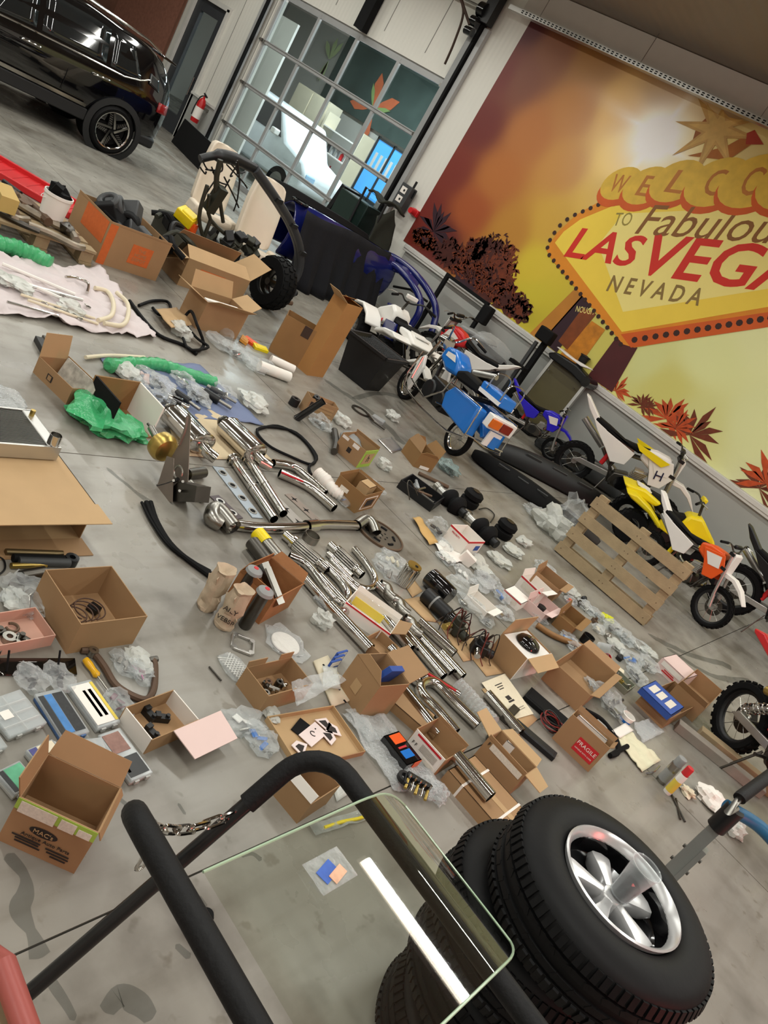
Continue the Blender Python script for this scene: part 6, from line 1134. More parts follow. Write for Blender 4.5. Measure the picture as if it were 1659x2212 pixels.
pipe('bent chrome pipe above the red-labelled pipe',[(590,1000),(632,1008),(668,1035),(702,1066)],.03); o=pipe('bent chrome pipe with red label stripe',[(604,1022),(655,1045),(685,1065),(722,1098)],.033); G().tube([fl(608,1020,z=.062)-o.location,fl(655,1040,z=.066)-o.location],.008,8).o('red_label',RLB,o)
o=pipe('grey pipe with yellow wrapped end',[(556,1152),(605,1210)],.042,STL); band((556,1152),(605,1210),.0445,YEL,o,0,.4,.044); pipe('short grey pipe behind the paper bag',[(545,1172),(580,1218)],.042,STLD)
def flexpipe(label,a,b,r):
    o=pipe(label,[a,b],r,CHR); A=fl(*a,z=r+.002)-o.location;B=fl(*b,z=r+.002)-o.location; d=(B-A); s_=V((-d.y,d.x,0)).normalized(); up_=V((0,0,1))
    for i in range(16):
        q=2*PI*i/16; off=(s_*math.cos(q)+up_*math.sin(q))*(r*1.25); G().tube([A+d*.25+off*.85,A+d*.3+off,A+d*.75+off,A+d*.8+off*.85],r*.22,6).o('braid_strand',STL,o)
    for q in (.22,.82): G().tube([A+d*(q-.03),A+d*(q+.03)],r*1.4,16).o('end_ferrule',CHR,o)
flexpipe('braided flex pipe left of the bent chrome pipes',(615,1155),(706,1232),.03); flexpipe('braided flex pipe right of the bent chrome pipes',(712,1177),(782,1243),.03)
pipe('chrome pipe continuing below the left flex pipe',[(690,1245),(752,1312)],.03); pipe('wide chrome U-bend pipe behind the postal tray',[(625,1200),(665,1222),(715,1285),(742,1303),(752,1285),(735,1255),(705,1225)],.026); pipe('outer chrome U-bend pipe beside the paper bag',[(640,1228),(690,1285),(722,1318),(755,1318)],.026); pipe('chrome U-bend pipe at the right flex pipe',[(715,1210),(765,1262),(798,1272),(810,1252),(795,1222),(765,1185)],.024); pipe('slim chrome pipe crossing under the U-bends',[(700,1215),(755,1262),(785,1290)],.022); pipe('thin chrome pipe inside the right U-bend',[(708,1195),(760,1245)],.02)
pipe('long polished tube below the wide U-bend',[(712,1308),(800,1402)],.034)
for k,(a,b,r,lb) in enumerate((((803,1300),(888,1402),.03,'chrome pipe at the left of the pipe bundle'),((838,1288),(902,1362),.03,'chrome pipe with bent head in the pipe bundle'),((858,1345),(958,1462),.031,'long chrome pipe in the middle of the pipe bundle'),((884,1352),(976,1452),.028,'long chrome pipe right of the bundle middle'),((906,1342),(982,1412),.03,'chrome pipe at the right top of the pipe bundle'),((952,1410),(1000,1462),.03,'short chrome pipe at the right end of the pipe bundle'),((842,1400),(882,1445),.032,'short polished pipe at the left end of the pipe bundle'),((868,1488),(948,1588),.036,'long polished pipe under the FF label carton'),((1052,1498),(1126,1582),.03,'long chrome pipe beside the instruction sheet'),((815,1262),(850,1300),.032,'short bent chrome pipe behind the pipe bundle'))): pipe(lb,[a,b],r)
for k,(x,y) in enumerate(((835,1270),(862,1302),(888,1345))): pipe('swaged chrome joint on the pipe bundle, %s'%('first','second','third')[k],[(x-14,y-8),(x,y),(x+6,y+16),(x+20,y+26)],.034,STL,.05)
o=pipe('chrome pipe with red label left of the bubble-wrapped roll',[(905,1448),(990,1502)],.026); G().tube([fl(925,1455,z=.055)-o.location,fl(985,1492,z=.055)-o.location],.006,6).o('red_label',RLB,o)
pipe('large chrome U-bend at the near end of the bundle',[(985,1582),(945,1535),(912,1500),(912,1478),(940,1476),(985,1520),(1032,1566)],.03); pipe('wide chrome tube standing by the carton with spread flaps',[(1060,1580),(1085,1600)],.045,STL); wrap('bubble-wrapped roll beside the instruction sheet',[(985,1475),(1010,1500),(1040,1535),(1062,1565)],.05,9,PLB)
pipe('bright chrome tip pipe on the long taped carton',[(985,1632),(1060,1722)],.034,CHR,.107)
pipe('two-step chrome coupling beside the centre carton',[(880,1450),(905,1470)],.036,CHR)
tag(G().lathe([(.048,0),(.052,0),(.052,.05),(.048,.05)],20,closed=True).o('steel_ring',STL,loc=fl(668,1168)),'short steel collar under the crossover pipe','ring')
# --- gaskets and plates
def strip(label,a,b,w_,m,kind,m2=None,z=.002):
    A=fl(*a);B=fl(*b);L_=(B-A).length; t=thing('gasket_plate',label,'gasket',(A+B)/2,math.atan2(B.y-A.y,B.x-A.x),'flat gasket plates'); G().box((0,0,z+.002),(L_,w_,.004)).o('plate',m,t)
    n=max(2,int(L_/(w_*1.25)))
    for i in range(n):
        x=-L_/2+L_*(i+.5)/n
        if kind=='ring': G().lathe([(w_*.22,.0),(w_*.36,0),(w_*.36,.0025),(w_*.22,.0025)],20,Matrix.Translation((x,0,z+.0045)),closed=True).o('bore_ring',m2,t); G().lathe([(0,0),(w_*.22,0),(w_*.22,.001),(0,.001)],18,Matrix.Translation((x,0,z+.0042))).o('bore_hole',BLKM,t)
        else:
            P=[]
            for q in range(8): a_=PI*q/4; r_=w_*.42 if q%2==0 else w_*.13; P.append((x+r_*math.cos(a_),r_*math.sin(a_)))
            G().prism(P,z+.004,z+.0048).o('star_cutout',BLKM,t)
    return t
strip('pale blue head gasket plate with round bores, longest',(470,1010),(556,1120),.085,mt('gasket_blue','9fa9b2',.4,.4),'ring',STL); strip('short dark head gasket plate next to the round elbow',(462,1072),(515,1122),.08,mt('gasket_dark','4a3f42',.4,.3),'ring',ALU); strip('bright steel strip with star cutouts',(545,1030),(660,1145),.1,ALU,'star'); strip('brown steel strip with star cutouts',(622,1068),(700,1140),.08,mt('gasket_brown','8d8178',.5,.3),'star')
a=fl(775,1122);b=fl(866,1190); rg=thing('ring_gear','large thin ring gear disc with curved slots on the floor','disc',(a+b)/2); R_=(b-a).length/2
FX=mt('flexplate','6d665c',.45,.6,var=.2); G().lathe([(R_*.12,.004),(R_*.93,.004),(R_*.93,.008),(R_*.12,.008)],48,closed=True).o('disc_plate',FX,rg); G().lathe([(R_*.92,0),(R_,0),(R_,.016),(R_*.92,.016)],56,closed=True).o('toothed_ring',RUST,rg)
for i in range(6): G().tube([V((R_*.62*math.cos(i*PI/3+q),R_*.62*math.sin(i*PI/3+q),.0085)) for q in (-.22,-.1,0,.1,.22)],.011,5).o('curved_slot',BLKM,rg)
for i in range(8): G().cyl((R_*.3*math.cos(i*PI/4),R_*.3*math.sin(i*PI/4),.008),(R_*.3*math.cos(i*PI/4),R_*.3*math.sin(i*PI/4),.0095),.008,n=8).o('bolt_hole',BLKM,rg)
# --- wrapped and grey cylinders
NP=mt('newsprint','b7a48c',.85,var=.25,sc=22,bump=.6,bsc=16)
for k,(b,tp,lb) in enumerate((((432,1312),(470,1228),'rusty newspaper-wrapped cylinder, farther of the two'),((470,1352),(505,1268),'newspaper-wrapped cylinder with printed letters, nearer of the two'))):
    h_=hgt(b,tp); t=thing('wrapped_cylinder',lb,'parcel',fl(*b)+V((0,.03,0)),0,'newspaper-wrapped cylinders'); G().lathe([(0,.002),(.046,.002),(.05,.02),(.049,h_*.1),(.046,h_*.2),(.05,h_*.3),(.047,h_*.4),(.051,h_*.5),(.052,h_*.7),(.046,h_*.95),(.05,h_*1.03),(.036,h_*.98),(.02,h_*.9),(0,h_*.9)],20).jit(.014,28,k).o('newspaper',NP,t,sm=25)
    for s in range(5): G().box((.047*math.cos(s*1.3),.047*math.sin(s*1.3),h_*(.3+.12*s)),(.02,.004,.05),(.2,.3,s*1.3)).o('paper_fold',NP,t)
    if k: text(t,'AILY',.036,frame((.03,-.043,h_*.55),(.82,.57,0),(0,0,1)),INK,'newsprint_lettering'); text(t,'VEBSP',.034,frame((.03,-.043,h_*.3),(.82,.57,0),(0,0,1)),INK,'newsprint_lettering')
for k,(b,tp,lb) in enumerate((((508,1352),(552,1272),'grey capped cylinder with red dot, nearer of the two'),((490,1300),(528,1225),'grey capped cylinder with red dot behind the wrapped ones'))):
    h_=hgt(b,tp); t=thing('shock_cylinder',lb,'cylinder',fl(*b)+V((.01,.05,0)),0,'grey capped cylinders'); G().lathe([(0,0),(.03,0),(.033,.01),(.031,h_*.9),(.036,h_*.92)],18).o('tube_body',STLD,t); G().lathe([(.036,h_*.9),(.045,h_*.93),(.04,h_),(.02,h_*1.05),(0,h_*1.06)],18).o('domed_cap',GREY,t); G().lathe([(0,0),(.014,0),(.012,.003),(0,.004)],10,Matrix.Translation((0,0,h_*1.05))).o('red_dot',RLB,t)
tag(G().box((0,0,.0),(.22,.04,.05)).box((0,0,.03),(.16,.03,.01)).o('flat_bracket',STL,loc=fl(585,1262,z=.18),rot=(.3,.5,.2)),'flat grey bracket leaning in the paper bag','bracket')
# --- gasket frame, disc bag, mesh
fr=thing('square_gasket','square aluminium gasket frame on the bare floor','gasket',fl(523,1394),yaw((482,1395),(540,1418))); L_=.105
for a_ in range(4): G().box((L_/2*math.cos(a_*PI/2),L_/2*math.sin(a_*PI/2),.008),(.014,L_*.86,.014),(0,0,a_*PI/2)).o('frame_bar',ALU,fr,bev=.003); G().cyl((L_*.46*math.cos(a_*PI/2+PI/4)*1.25,L_*.46*math.sin(a_*PI/2+PI/4)*1.25,0),(L_*.46*math.cos(a_*PI/2+PI/4)*1.25,L_*.46*math.sin(a_*PI/2+PI/4)*1.25,.016),.014,n=10).o('corner_boss',ALU,fr)
t=thing('disc_bag','clear bag with a round white disc right of the square frame','bag',fl(615,1392)); G().lathe([(0,.004),(.075,.004),(.078,.008),(.075,.012),(0,.012)],30).o('white_disc',WHTP,t); G().ball((0,0,.012),(.13,.1,.016),22,.4,.002,5).o('plastic_film',PLA,t,sm=25)
t=thing('mesh_bag','folded white mesh net left of the centre carton','net',fl(508,1447),.2); g=G()
for i in range(9): g.box((-.06+.015*i,0,.012),(.003,.1,.003),(0,0,.5)).box((-.06+.015*i,0,.014),(.003,.1,.003),(0,0,-.5))
g.o('net_strands',WHT,t)['kind']='stuff'; G().ball((0,0,.01),(.1,.07,.016),16,.3,.002,3).o('plastic_film',PLA,t)
lie('metal_pin','thin dark pin left of the mesh net','pin',[(452,1440),(478,1470)],.004,STLD,.006)
# --- air struts
def airstrut(label,a,b,c,d_):
    A=fl(*a,z=.06);B=fl(*b,z=.06); o=A.copy();o.z=0; t=thing('air_strut',label,'strut',o,0,'air suspension struts'); A-=o;B-=o; d=(B-A); L_=d.length; u=d.normalized()
    G().tube([A,A+u*L_*.35],.035,16).o('steel_tube',ALU,t); G().tube([A-u*.02,A+u*.03],.045,16).o('end_collar',STL,t)
    Q=[];R_=[]
    for i in range(22): f=i/21; Q.append(A+u*L_*(.32+.6*f)); R_.append(.055+.045*abs(math.sin(f*PI*2)))
    G().tube(Q,R_,20).o('bellows',RUB,t); G().tube([B-u*.04,B+u*.03],.04,14).o('end_mount',BLK,t)
    C_=fl(*c)-o; P=[(0,0),(.07,0),(.085,.03),(.085,.07),(.06,.085),(.085,.1),(.085,.14),(.065,.16),(.03,.165),(0,.165)]
    G().lathe([(r*1.1,z) for r,z in P],22,Matrix.Translation(C_)).o('bellows',RUB,t); G().lathe([(0,.166),(.04,.166),(.04,.172),(0,.172)],14,Matrix.Translation(C_)).o('valve_plate',STLD,t)
airstrut('black air strut with steel tube, farther of the two',(945,1052),(1000,1108),(1008,1092),0); airstrut('black air strut with steel tube, nearer of the two',(1008,1112),(1068,1172),(1080,1158),0)
lie('steel_rod','rust-brown rod beside the torn carton','rod',[(905,1022),(968,1052)],.018,RUST,.02); bag('tool_bag','grey-green bag with tools by the torn carton',(965,1018),(.13,.11,.06),film('greenish_film','8fa3a0',.4,.8,.15,.6),4,inner=BLK); lie('wire_lead','thin wire between the air struts','wire',[(1035,1100),(1052,1098),(1068,1112),(1060,1128)],.005,BLK,.01)
# --- drip pan
k=carton('drip_pan','black plastic drip pan with scrap metal',(928,1106),(950,1090),(838,1062),z='floor',h=.08,m=BLK,th=.01,cat='pan'); 
for i in range(4): tag(G().box((0,0,.02),(.12,.06,.03),(.1*i,.1,0)).cyl((-.05,0,.04),(.08,.02,.05),.012).o('scrap_metal',[STLD,RUST,STL,PLB][i],loc=inbox(k,-.25+.14*i,-.2+.12*i,.012),rot=(0,0,i*.8)),'%s piece of scrap in the black drip pan'%['first','second','third','shiny last'][i],'scrap','scrap in the drip pan')
lie('wire_grip','wire grip standing in the black drip pan','wire',[(885,1080,.02),(880,1045,.12),(888,1040,.14),(905,1075,.04)],.005,STLD,.05)
# ================================================================ NEAR PARTS, TOOLS, BAGS
# --- organiser cases lower left
def case(label,N,A,B,m,h=.03,prints=(),cells=(0,0)):
    n=fl(*N,z=h);u=fl(*A,z=h)-n;v=fl(*B,z=h)-n; u.z=v.z=0; v=v-u*(v.dot(u)/u.length_squared)
    if u.cross(v).z<0: u,v=v,u
    W,D=u.length,v.length; c=n+(u+v)/2; c.z=0; t=thing('organiser_case',label,'case',c,math.atan2(u.y,u.x),'organiser cases lower left')
    G().box((0,0,h*.25),(W*.97,D*.97,h*.5)).o('case_base',m[0],t,bev=.004); G().box((0,0,h*.75),(W,D,h*.48)).o('case_lid',CASE,t,bev=.004)
    for (x0,x1,y0,y1,mm,nm) in prints: G().box(((x0+x1)/2*W,(y0+y1)/2*D,h+.0008),((x1-x0)*W,(y1-y0)*D,.001)).o(nm,mm,t)
    for i in range(1,cells[0]): G().box((-W/2+W*i/cells[0],0,h*.72),(.002,D*.94,h*.4)).o('divider',WHT,t)
    for i in range(1,cells[1]): G().box((0,-D/2+D*i/cells[1],h*.72),(W*.94,.002,h*.4)).o('divider',WHT,t)
    for s in (-1,1): (G().box((s*W*.25,-D/2-.003,h*.6),(.018,.006,.014)) if W<=D else G().box((-W/2-.003,s*D*.25,h*.6),(.006,.018,.014))).o('latch',m[0],t)
    return t
GC=mt('grey_case','a9aaa6',.4); DB=mt('blue_case','3f5f8e',.4); BKP=mt('black_print','26282a',.5,var=.6,sc=70); BLU2=mt('blue_print2','3c78b4',.4,var=.35,sc=35); GRP=mt('green_print','5cab84',.45,var=.4,sc=30); CRP=mt('cream_print','d9cfb6',.5,var=.1,sc=50); PUR=mt('purple_print','4a4a86',.5,var=.5,sc=60); YLP=mt('yellow_print','d9c14a',.5)
case('large clear divided organiser case with small label',(103,1560),(22,1592),(55,1484),(GC,),cells=(4,2),prints=[(-.1,.12,.1,.35,WHTP,'paper_label')])
case('organiser case with blue and black printed card',(195,1580),(137,1597),(137,1484),(DB,),prints=[(-.42,.42,-.42,-.05,BKP,'black_card'),(-.42,.42,-.02,.25,BLU2,'blue_card'),(-.42,.42,.27,.46,BKP,'black_card')])
case('organiser case with white printed card',(262,1558),(212,1574),(190,1468),(GC,),prints=[(-.44,.44,-.46,-.34,YLP,'yellow_strip'),(-.44,.44,-.32,.44,WHTP,'white_card'),(-.3,.3,.02,.14,mt('grey_print','8d8a88',.5,var=.4,sc=60),'print_block'),(-.3,.3,-.22,-.08,mt('line_print','c9b2a8',.5,var=.4,sc=60),'print_block')])
case('small organiser case with purple and cream card',(142,1630),(85,1656),(125,1590),(GC,),prints=[(-.42,.42,.18,.44,PUR,'purple_card'),(-.42,.42,-.42,.16,CRP,'cream_card'),(-.25,-.08,-.2,0,BKP,'clip_print'),(.1,.25,-.1,.05,BKP,'clip_print')])
case('small organiser case with green printed card',(85,1690),(32,1718),(62,1632),(GC,),prints=[(-.42,.42,-.42,.24,GRP,'green_card'),(-.42,.42,.26,.42,BKP,'black_card')])
case('pale blue empty organiser case by the logo carton',(270,1680),(205,1690),(215,1592),(mt('pale_blue_case','8fa0ae',.4),),cells=(3,4))
case('long organiser case with dark and rust-brown trays',(332,1668),(285,1688),(255,1572),(GC,),prints=[(-.44,-.05,-.4,.44,DGREY,'dark_tray'),(.05,.44,-.3,.44,mt('rust_tray','8b6a60',.6,var=.4,sc=50),'rust_tray'),(-.35,-.05,.28,.4,WHTP,'paper_label')])
case('clear organiser case cut by the left picture edge',(18,1612),(-60,1640),(-10,1540),(GC,),cells=(3,2))
# --- plate, boomerang bar, screwdriver and bags above the cases
quadsheet('mirror_plate','dark mirror glass plate between the cases and the pink tray','glass plate',[(-40,1425),(160,1425),(165,1460),(-40,1462)],mt('mirror_dark','3f3d3a',.05,.9),.006,0,4,1,1,sol=.005)
for k,x in enumerate((18,128)): lie('prop_rod','thin upright rod on the mirror plate, %s'%('left one','right one')[k],'rod',[(x-4,1450,.012),(x+2,1405,.08)],.004,BLKM,.01)
for k,(x,y,m,inn,lb) in enumerate(((65,1472,PLA,DGREY,'clear bag of dark parts under the mirror plate, left'),(125,1468,PLA,DGREY,'clear bag of dark parts under the mirror plate, right'),(268,1440,PLA,STL,'clear bag of screws inside the rusty bar'),(302,1455,PLA,mt('magenta','b85a8e',.5),'bag with magenta card inside the rusty bar'),(298,1432,PLM,None,'small milky bag at the top of the rusty bar'),(255,1520,PLA,mt('plum','6a3a4a',.5),'bag with plum parts between the white case and the mailer'),(30,1300,PLM,STL,'crumpled bag behind the pink tray'),(50,1290,PLA,STL,'clear bag touching the large carton'),(10,868,PLB,None,'bubble wrap scrap behind the radiator'))): bag('parts_bag',lb,(x,y),(.07,.05,.02) if k<7 else (.12,.09,.03),m,k+60,.008 if k<2 else 0,inner=inn,grp='clear bags lower left')
RB=mt('rust_brown','5e4a3c',.6,.4,var=.25)
P=[(175,1405),(200,1410),(225,1440),(250,1480),(290,1505),(318,1510),(333,1485),(335,1440),(330,1425)]
pp=[fl(*p,z=.014) for p in P]; o=pp[0].copy(); o.z=0; t=thing('bent_bar','rusty bent bar shaped like a hook near the mailer box','bar',o); G().tube([p-o for p in spl(pp,4)],[.013]*1+[.014]*(len(pp)*4-4),8).o('bar_body',RB,t); G().lathe([(.008,0),(.02,0),(.02,.026),(.008,.026)],14,Matrix.Translation(pp[1]-o+V((0,0,-.01))),closed=True).o('bush',STL,t); G().cyl(pp[-1]-o-V((0,.02,0)),pp[-1]-o+V((0,.02,0)),.014,n=10).o('bar_end',STLD,t)
sd=thing('screwdriver','screwdriver with yellow clear handle beside the rusty bar','screwdriver',fl(195,1450),yaw((188,1438),(215,1475))); G().lathe([(0,0),(.013,.003),(.015,.03),(.012,.06),(.015,.085),(.007,.095),(0,.095)],12,Matrix.Translation((-.05,0,.016))@Matrix.Rotation(PI/2,4,'Y')).o('handle',mt('amber_handle','d9a31c',.15),sd); G().cyl((.04,0,.016),(.12,0,.016),.004).o('blade',STL,sd)
# tubes above the large carton
TB='old tubes above the large carton'
for k,(a,b,r,m,lb) in enumerate((((12,1192),(135,1196),.014,mt('bronze','7a6a4c',.35,.8),'bronze tube at the back of the tube row'),((28,1205),(140,1208),.018,BLKM,'dark tube, second from the back'),((40,1212),(150,1216),.02,DGREY,'thick dark tube in the middle of the tube row'),((24,1222),(100,1220),.013,BRASS,'short brass tube in front of the tube row'),((45,1245),(95,1236),.026,STLD,'steel fitting tube touching the large carton'))): lie('old_tube',lb,'tube',[a,b],r,m,r+.002,12,TB)
tag(G().lathe([(.014,0),(.03,0),(.03,.04),(.014,.04)],14,closed=True).o('black_ring',BLK,loc=fl(150,1218)),'black ribbed ring at the end of the tube row','ring'); lie('thin_wire','thin black wire loop at the left edge above the pink tray','wire',[(-10,1200),(8,1210),(10,1230),(-8,1245)],.004,BLK,.006)
# --- centre: zip bag, cream plate, blue packs
quadsheet('zip_bag','clear zip bag with blue seal over the centre carton','bag',[(603,1512),(690,1482),(722,1506),(616,1562)],PLA,.1,.02,14,12,4,sol=.001); quadsheet('cream_plate','cream plate with oblong holes right of the centre carton','plate',[(675,1432),(705,1420),(760,1515),(715,1530)],CREAM,.01,0,3,1,1,sol=.012)
for k,(x,y) in enumerate(((700,1438),(718,1462),(732,1488),(745,1515))): tag(G().box((0,0,.001),(.018,.01,.002)).o('hole_grommet',BLKM,loc=fl(x,y,z=.017)),'dark oblong hole insert %s from the top of the cream plate'%['first','second','third','fourth'][k],'insert','hole inserts in the cream plate')
for k,(x,y) in enumerate(((712,1440),(722,1434),(732,1428))):
    t=thing('gasket_pack','blue and white gasket pack in the stack of three, %s'%('left','middle','right')[k],'pack',fl(x,y+8),yaw((700,1455),(750,1440)),'blue gasket packs'); G().box((.0,.012*k,.035),(.085,.012,.07)).o('pack_body',BLP,t,bev=.002); G().box((0,.012*k-.0065,.05),(.07,.001,.03)).o('white_print',WHTP,t)
quadsheet('printed_bag','green printed zip bag with plastic parts on the cream plate','bag',[(690,1448),(720,1452),(728,1500),(690,1495)],PLM,.03,.015,10,12,6,sol=.001); bag('parts_bag','clear bag with white parts in front of the pink mailer flap',(525,1565),(.07,.1,.02),PLA,71,inner=WHT); bag('parts_bag','clear bag with blue seal in front of the flat mailer',(560,1600),(.085,.07,.02),PLA,72,inner=BLUE); bag('parts_bag','small milky bag beside the flat mailer',(585,1545),(.05,.04,.015),PLM,73)
quadsheet('bubble_wrap_sheet','large bubble wrap sheet between the flat mailer and label carton','bubble wrap',[(735,1545),(830,1550),(965,1725),(850,1712)],PLB,.004,.03,22,9,3,sol=.002,edge=.03); bag('bubble_wrap_piece','crumpled bubble wrap under the brass fittings unit',(930,1715),(.08,.06,.035),PLB,12,jit=.5,cat='bubble wrap')
k=carton('printed_pack','black, blue and orange tool pack on the bubble wrap',(868,1668),(900,1655),(800,1610),z='floor',h=.045,m=BLKG,top=True,lift=.012); G().box((k.W*.0,-k.D*.2,k.h+.001),(k.W*.6,k.D*.25,.0015)).o('blue_print',BLUE,k.t); G().box((k.W*.1,k.D*.3,k.h+.001),(k.W*.7,k.D*.3,.0015)).o('orange_print',ORG,k.t); G().box((0,.02*k.D,k.h+.001),(k.W*.5,k.D*.06,.0015)).o('red_print',RLB,k.t); k.decal('a',.5,1,0,1,ORG,'orange_print')
t=thing('manifold_unit','black bracket with brass fittings on the bubble wrap','car part',fl(895,1705,z=.03),.6); G().box((0,.02,.03),(.12,.03,.03)).box((-.05,0,.02),(.03,.06,.02)).o('bracket',BLK,t,bev=.003)
for i in range(5): G().cyl((-.05+.025*i,.0,.03),(-.05+.025*i,-.045,.015),.008,n=10).o('fitting',[BRASS,CHR,BRASS,CHR,BRASS][i],t); G().cyl((-.05+.025*i,.0,.04),(-.05+.025*i,.0,.062),.006,n=8).o('fitting',CHR,t)
G().lathe([(.02,0),(.035,0),(.035,.02),(.02,.02)],14,Matrix.Translation((-.06,.02,.0)),closed=True).o('pulley',BLK,t)
# tool in plastic seen through the glass, sheets by the hoop box
quadsheet('tool_blister','yellow tool in clear blister pack on the floor behind the glass edge','tool pack',[(665,1785),(805,1745),(810,1768),(680,1808)],PLA,.004,.015,12,14,2,sol=.001); lie('yellow_tool','yellow handled tool inside the blister pack','tool',[(700,1788),(740,1775),(775,1768),(805,1757)],.007,YEL,.012); quadsheet('white_sheet','white printed sheet in plastic right of the hoop carton','paper',[(705,1650),(745,1645),(770,1705),(725,1735)],PLM,.004,.008,8,12,3,sol=.001)
quadsheet('pink_bag','rosy plastic bag edge beside the postal tray','bag',[(740,1540),(770,1535),(820,1600),(790,1610)],PLA,.006,.02,10,12,5,sol=.001)
# postal tray with pipe clamps
k=carton('postal_tray','white and red postal carton with yellow strip and clamps on the pipes',(828,1392),(848,1362),(752,1300),z='floor',h=.08,m=WHTP,flaps=[('a',60,.08,.02,CARD),('B',20,.03,.0)]); k.decal('b',0,1,.88,1,RLB,'red_stripe'); tag(G().box((0,0,0),(.2,.006,.05)).o('yellow_card',YLP,loc=inbox(k,.15,.1,.05),rot=(.2,0,k.t.rotation_euler.z+PI/2)),'yellow card in the postal tray','card')
for i in range(5): tag(G().lathe([(.014,0),(.018,0),(.018,.014),(.014,.014)],14,closed=True).o('hose_clamp',[STL,BLK,CHR][i%3],loc=inbox(k,-.05+.05*(i%2),-.3+.15*i,.006),rot=(.5*i,.3,0)),'%s hose clamp from the near end of the postal tray'%['first','second','third','fourth','fifth'][i],'clamp','clamps in the postal tray')
carton('cardboard_box','small brown carton under the postal tray end',(815,1435),(850,1415),(785,1390),z='floor',h=.06,flaps=[('a',120,.06,.02)])
bag('parts_bag','knotted milky bag left of the polished tube',(690,1350),(.06,.05,.05),PLM,81); bag('parts_bag','clear bag behind the knotted bag',(700,1310),(.08,.05,.025),PLA,82,inner=BRN); bag('parts_bag','clear bag with tag near the emblem carton',(735,1078),(.11,.09,.04),PLA,83,inner=BLUE); wrap('white cloth roll between the bent pipes and the emblem carton',[(685,1020),(700,1035),(725,1062),(738,1070)],.05,7,WHTP)
for k_,(x,y,r,m,lb) in enumerate(((825,1010,.075,PLM,'round white bag beside the lime-edged carton'),(735,915,.1,PLM,'tall milky bag behind the lime-edged carton'),(690,920,.12,PLA,'flat printed bag left of the lime-edged carton'),(845,905,.09,PLM,'milky bag behind the torn carton'),(800,1060,.1,PLA,'clear film scrap behind the drip pan'))): bag('parts_bag',lb,(x,y),(r,r*.8,.05),m,90+k_,inner=GREY if k_==2 else None)
t=thing('brake_caliper','grey brake parts cluster behind the torn carton','car part',fl(800,905)); G().lathe([(.08,0),(.1,0),(.1,.015),(.08,.015)],24,Matrix.Translation((-.12,-.05,0)),closed=True).o('ring',STLD,t); G().box((.05,.05,.03),(.14,.1,.05),(0,0,.5)).o('caliper_body',GREY,t,bev=.01); G().tube([(-.05,0,.02),(.1,-.06,.03),(.2,.02,.02)],.014,8).o('bracket',STLD,t)
lie('steering_shaft','dark shaft left of the lime-edged carton','shaft',[(722,930),(726,955),(722,975)],.03,STLD,.035); tag(G().ball((0,0,.07),(.12,.1,.08),12,.3,.001,4).o('grey_housing',GREY,loc=fl(748,970)),'grey cast housing behind the lime-edged carton','car part'); quadsheet('silver_envelope','silver plastic envelope left of the torn carton','envelope',[(815,950),(845,945),(868,972),(845,980)],ALU,.004,.01,8,9,2,sol=.002)
# envelope and sheets by postal box
quadsheet('padded_envelope','ochre padded envelope beside the drip pan','envelope',[(888,1122),(905,1120),(945,1175),(925,1180)],mt('ochre_paper2','c09a5e',.7),.01,.02,8,8,3,sol=.004); bag('parts_bag','crumpled bag with dark part beside the postal box',(940,1150),(.1,.08,.06),PLA,101,inner=BLK); quadsheet('paper_sheets','fanned white paper strips in front of the postal box','paper',[(935,1175),(965,1170),(1000,1215),(965,1220)],WHTP,.006,.02,10,16,4,sol=.002); tag(G().box((0,0,.045),(.11,.05,.09)).o('small_white_box',WHTP,loc=fl(1000,1215),rot=(0,.25,.5),bev=.002),'small white box leaning on the postal box','box')
# --- motors and canisters on cardboard
for k_,(q,lb) in enumerate((([(868,1258),(888,1245),(912,1278),(890,1292)],'cardboard sheet under the chrome canister'),([(872,1296),(905,1290),(945,1345),(918,1342)],'cardboard sheet under the black motor'),([(945,1345),(985,1340),(1060,1420),(1000,1430)],'cardboard sheet under the wired carburettors'),([(1000,1400),(1030,1395),(1090,1455),(1050,1462)],'cardboard sheet near the foam-lined carton'),([(1040,1490),(1075,1475),(1160,1555),(1120,1590)],'cardboard sheet under the instruction sheet'))): quadsheet('cardboard_sheet',lb,'cardboard',q,CARD2,.003,.003,5,5,k_,grp='flat cardboard sheets',sol=.004)
t=thing('chrome_canister','ribbed chrome canister with zinc lid in the centre','canister',fl(868,1262),0); h_=.15; G().lathe([(0,0),(.045,0),(.05,.01),(.05,h_),(.042,h_+.005)],22).o('can_body',CHR,t); 
for i in range(14): a=2*PI*i/14; G().cyl((.05*math.cos(a),.05*math.sin(a),.01),(.05*math.cos(a),.05*math.sin(a),h_-.01),.006,n=6).o('rib',CHR,t)
G().lathe([(0,h_+.004),(.05,h_+.004),(.05,h_+.014),(0,h_+.016)],22).o('lid',BRASS,t); G().cyl((.015,0,h_+.01),(.015,0,h_+.018),.012,n=10).o('port',BLKM,t)
def horiz(name,label,a,b,r,m,parts=()):
    A=fl(*a,z=r+.002);B=fl(*b,z=r+.002);o=A.copy();o.z=0;t=thing(name,label,'motor',o); A-=o;B-=o; d=B-A
    G().tube([A,A+d*.04,A+d*.96,B],[r*.92,r,r,r*.92],24).o('housing',m,t)
    for f0,f1,k2,mm in parts: G().tube([A+d*f0,A+d*f1],r*k2,20).o('collar',mm,t)
    return t
horiz('black_canister','large glossy black canister on the right of the pipes',(928,1245),(972,1290),.07,BLKG,((-.05,.0,.5,BLK),))
horiz('starter_motor','black starter motor with dark gear end',(918,1282),(968,1330),.052,BLK,((.4,.46,1.03,GREY),(.95,1.2,.85,BLKG),(1.2,1.4,.5,STLD)))
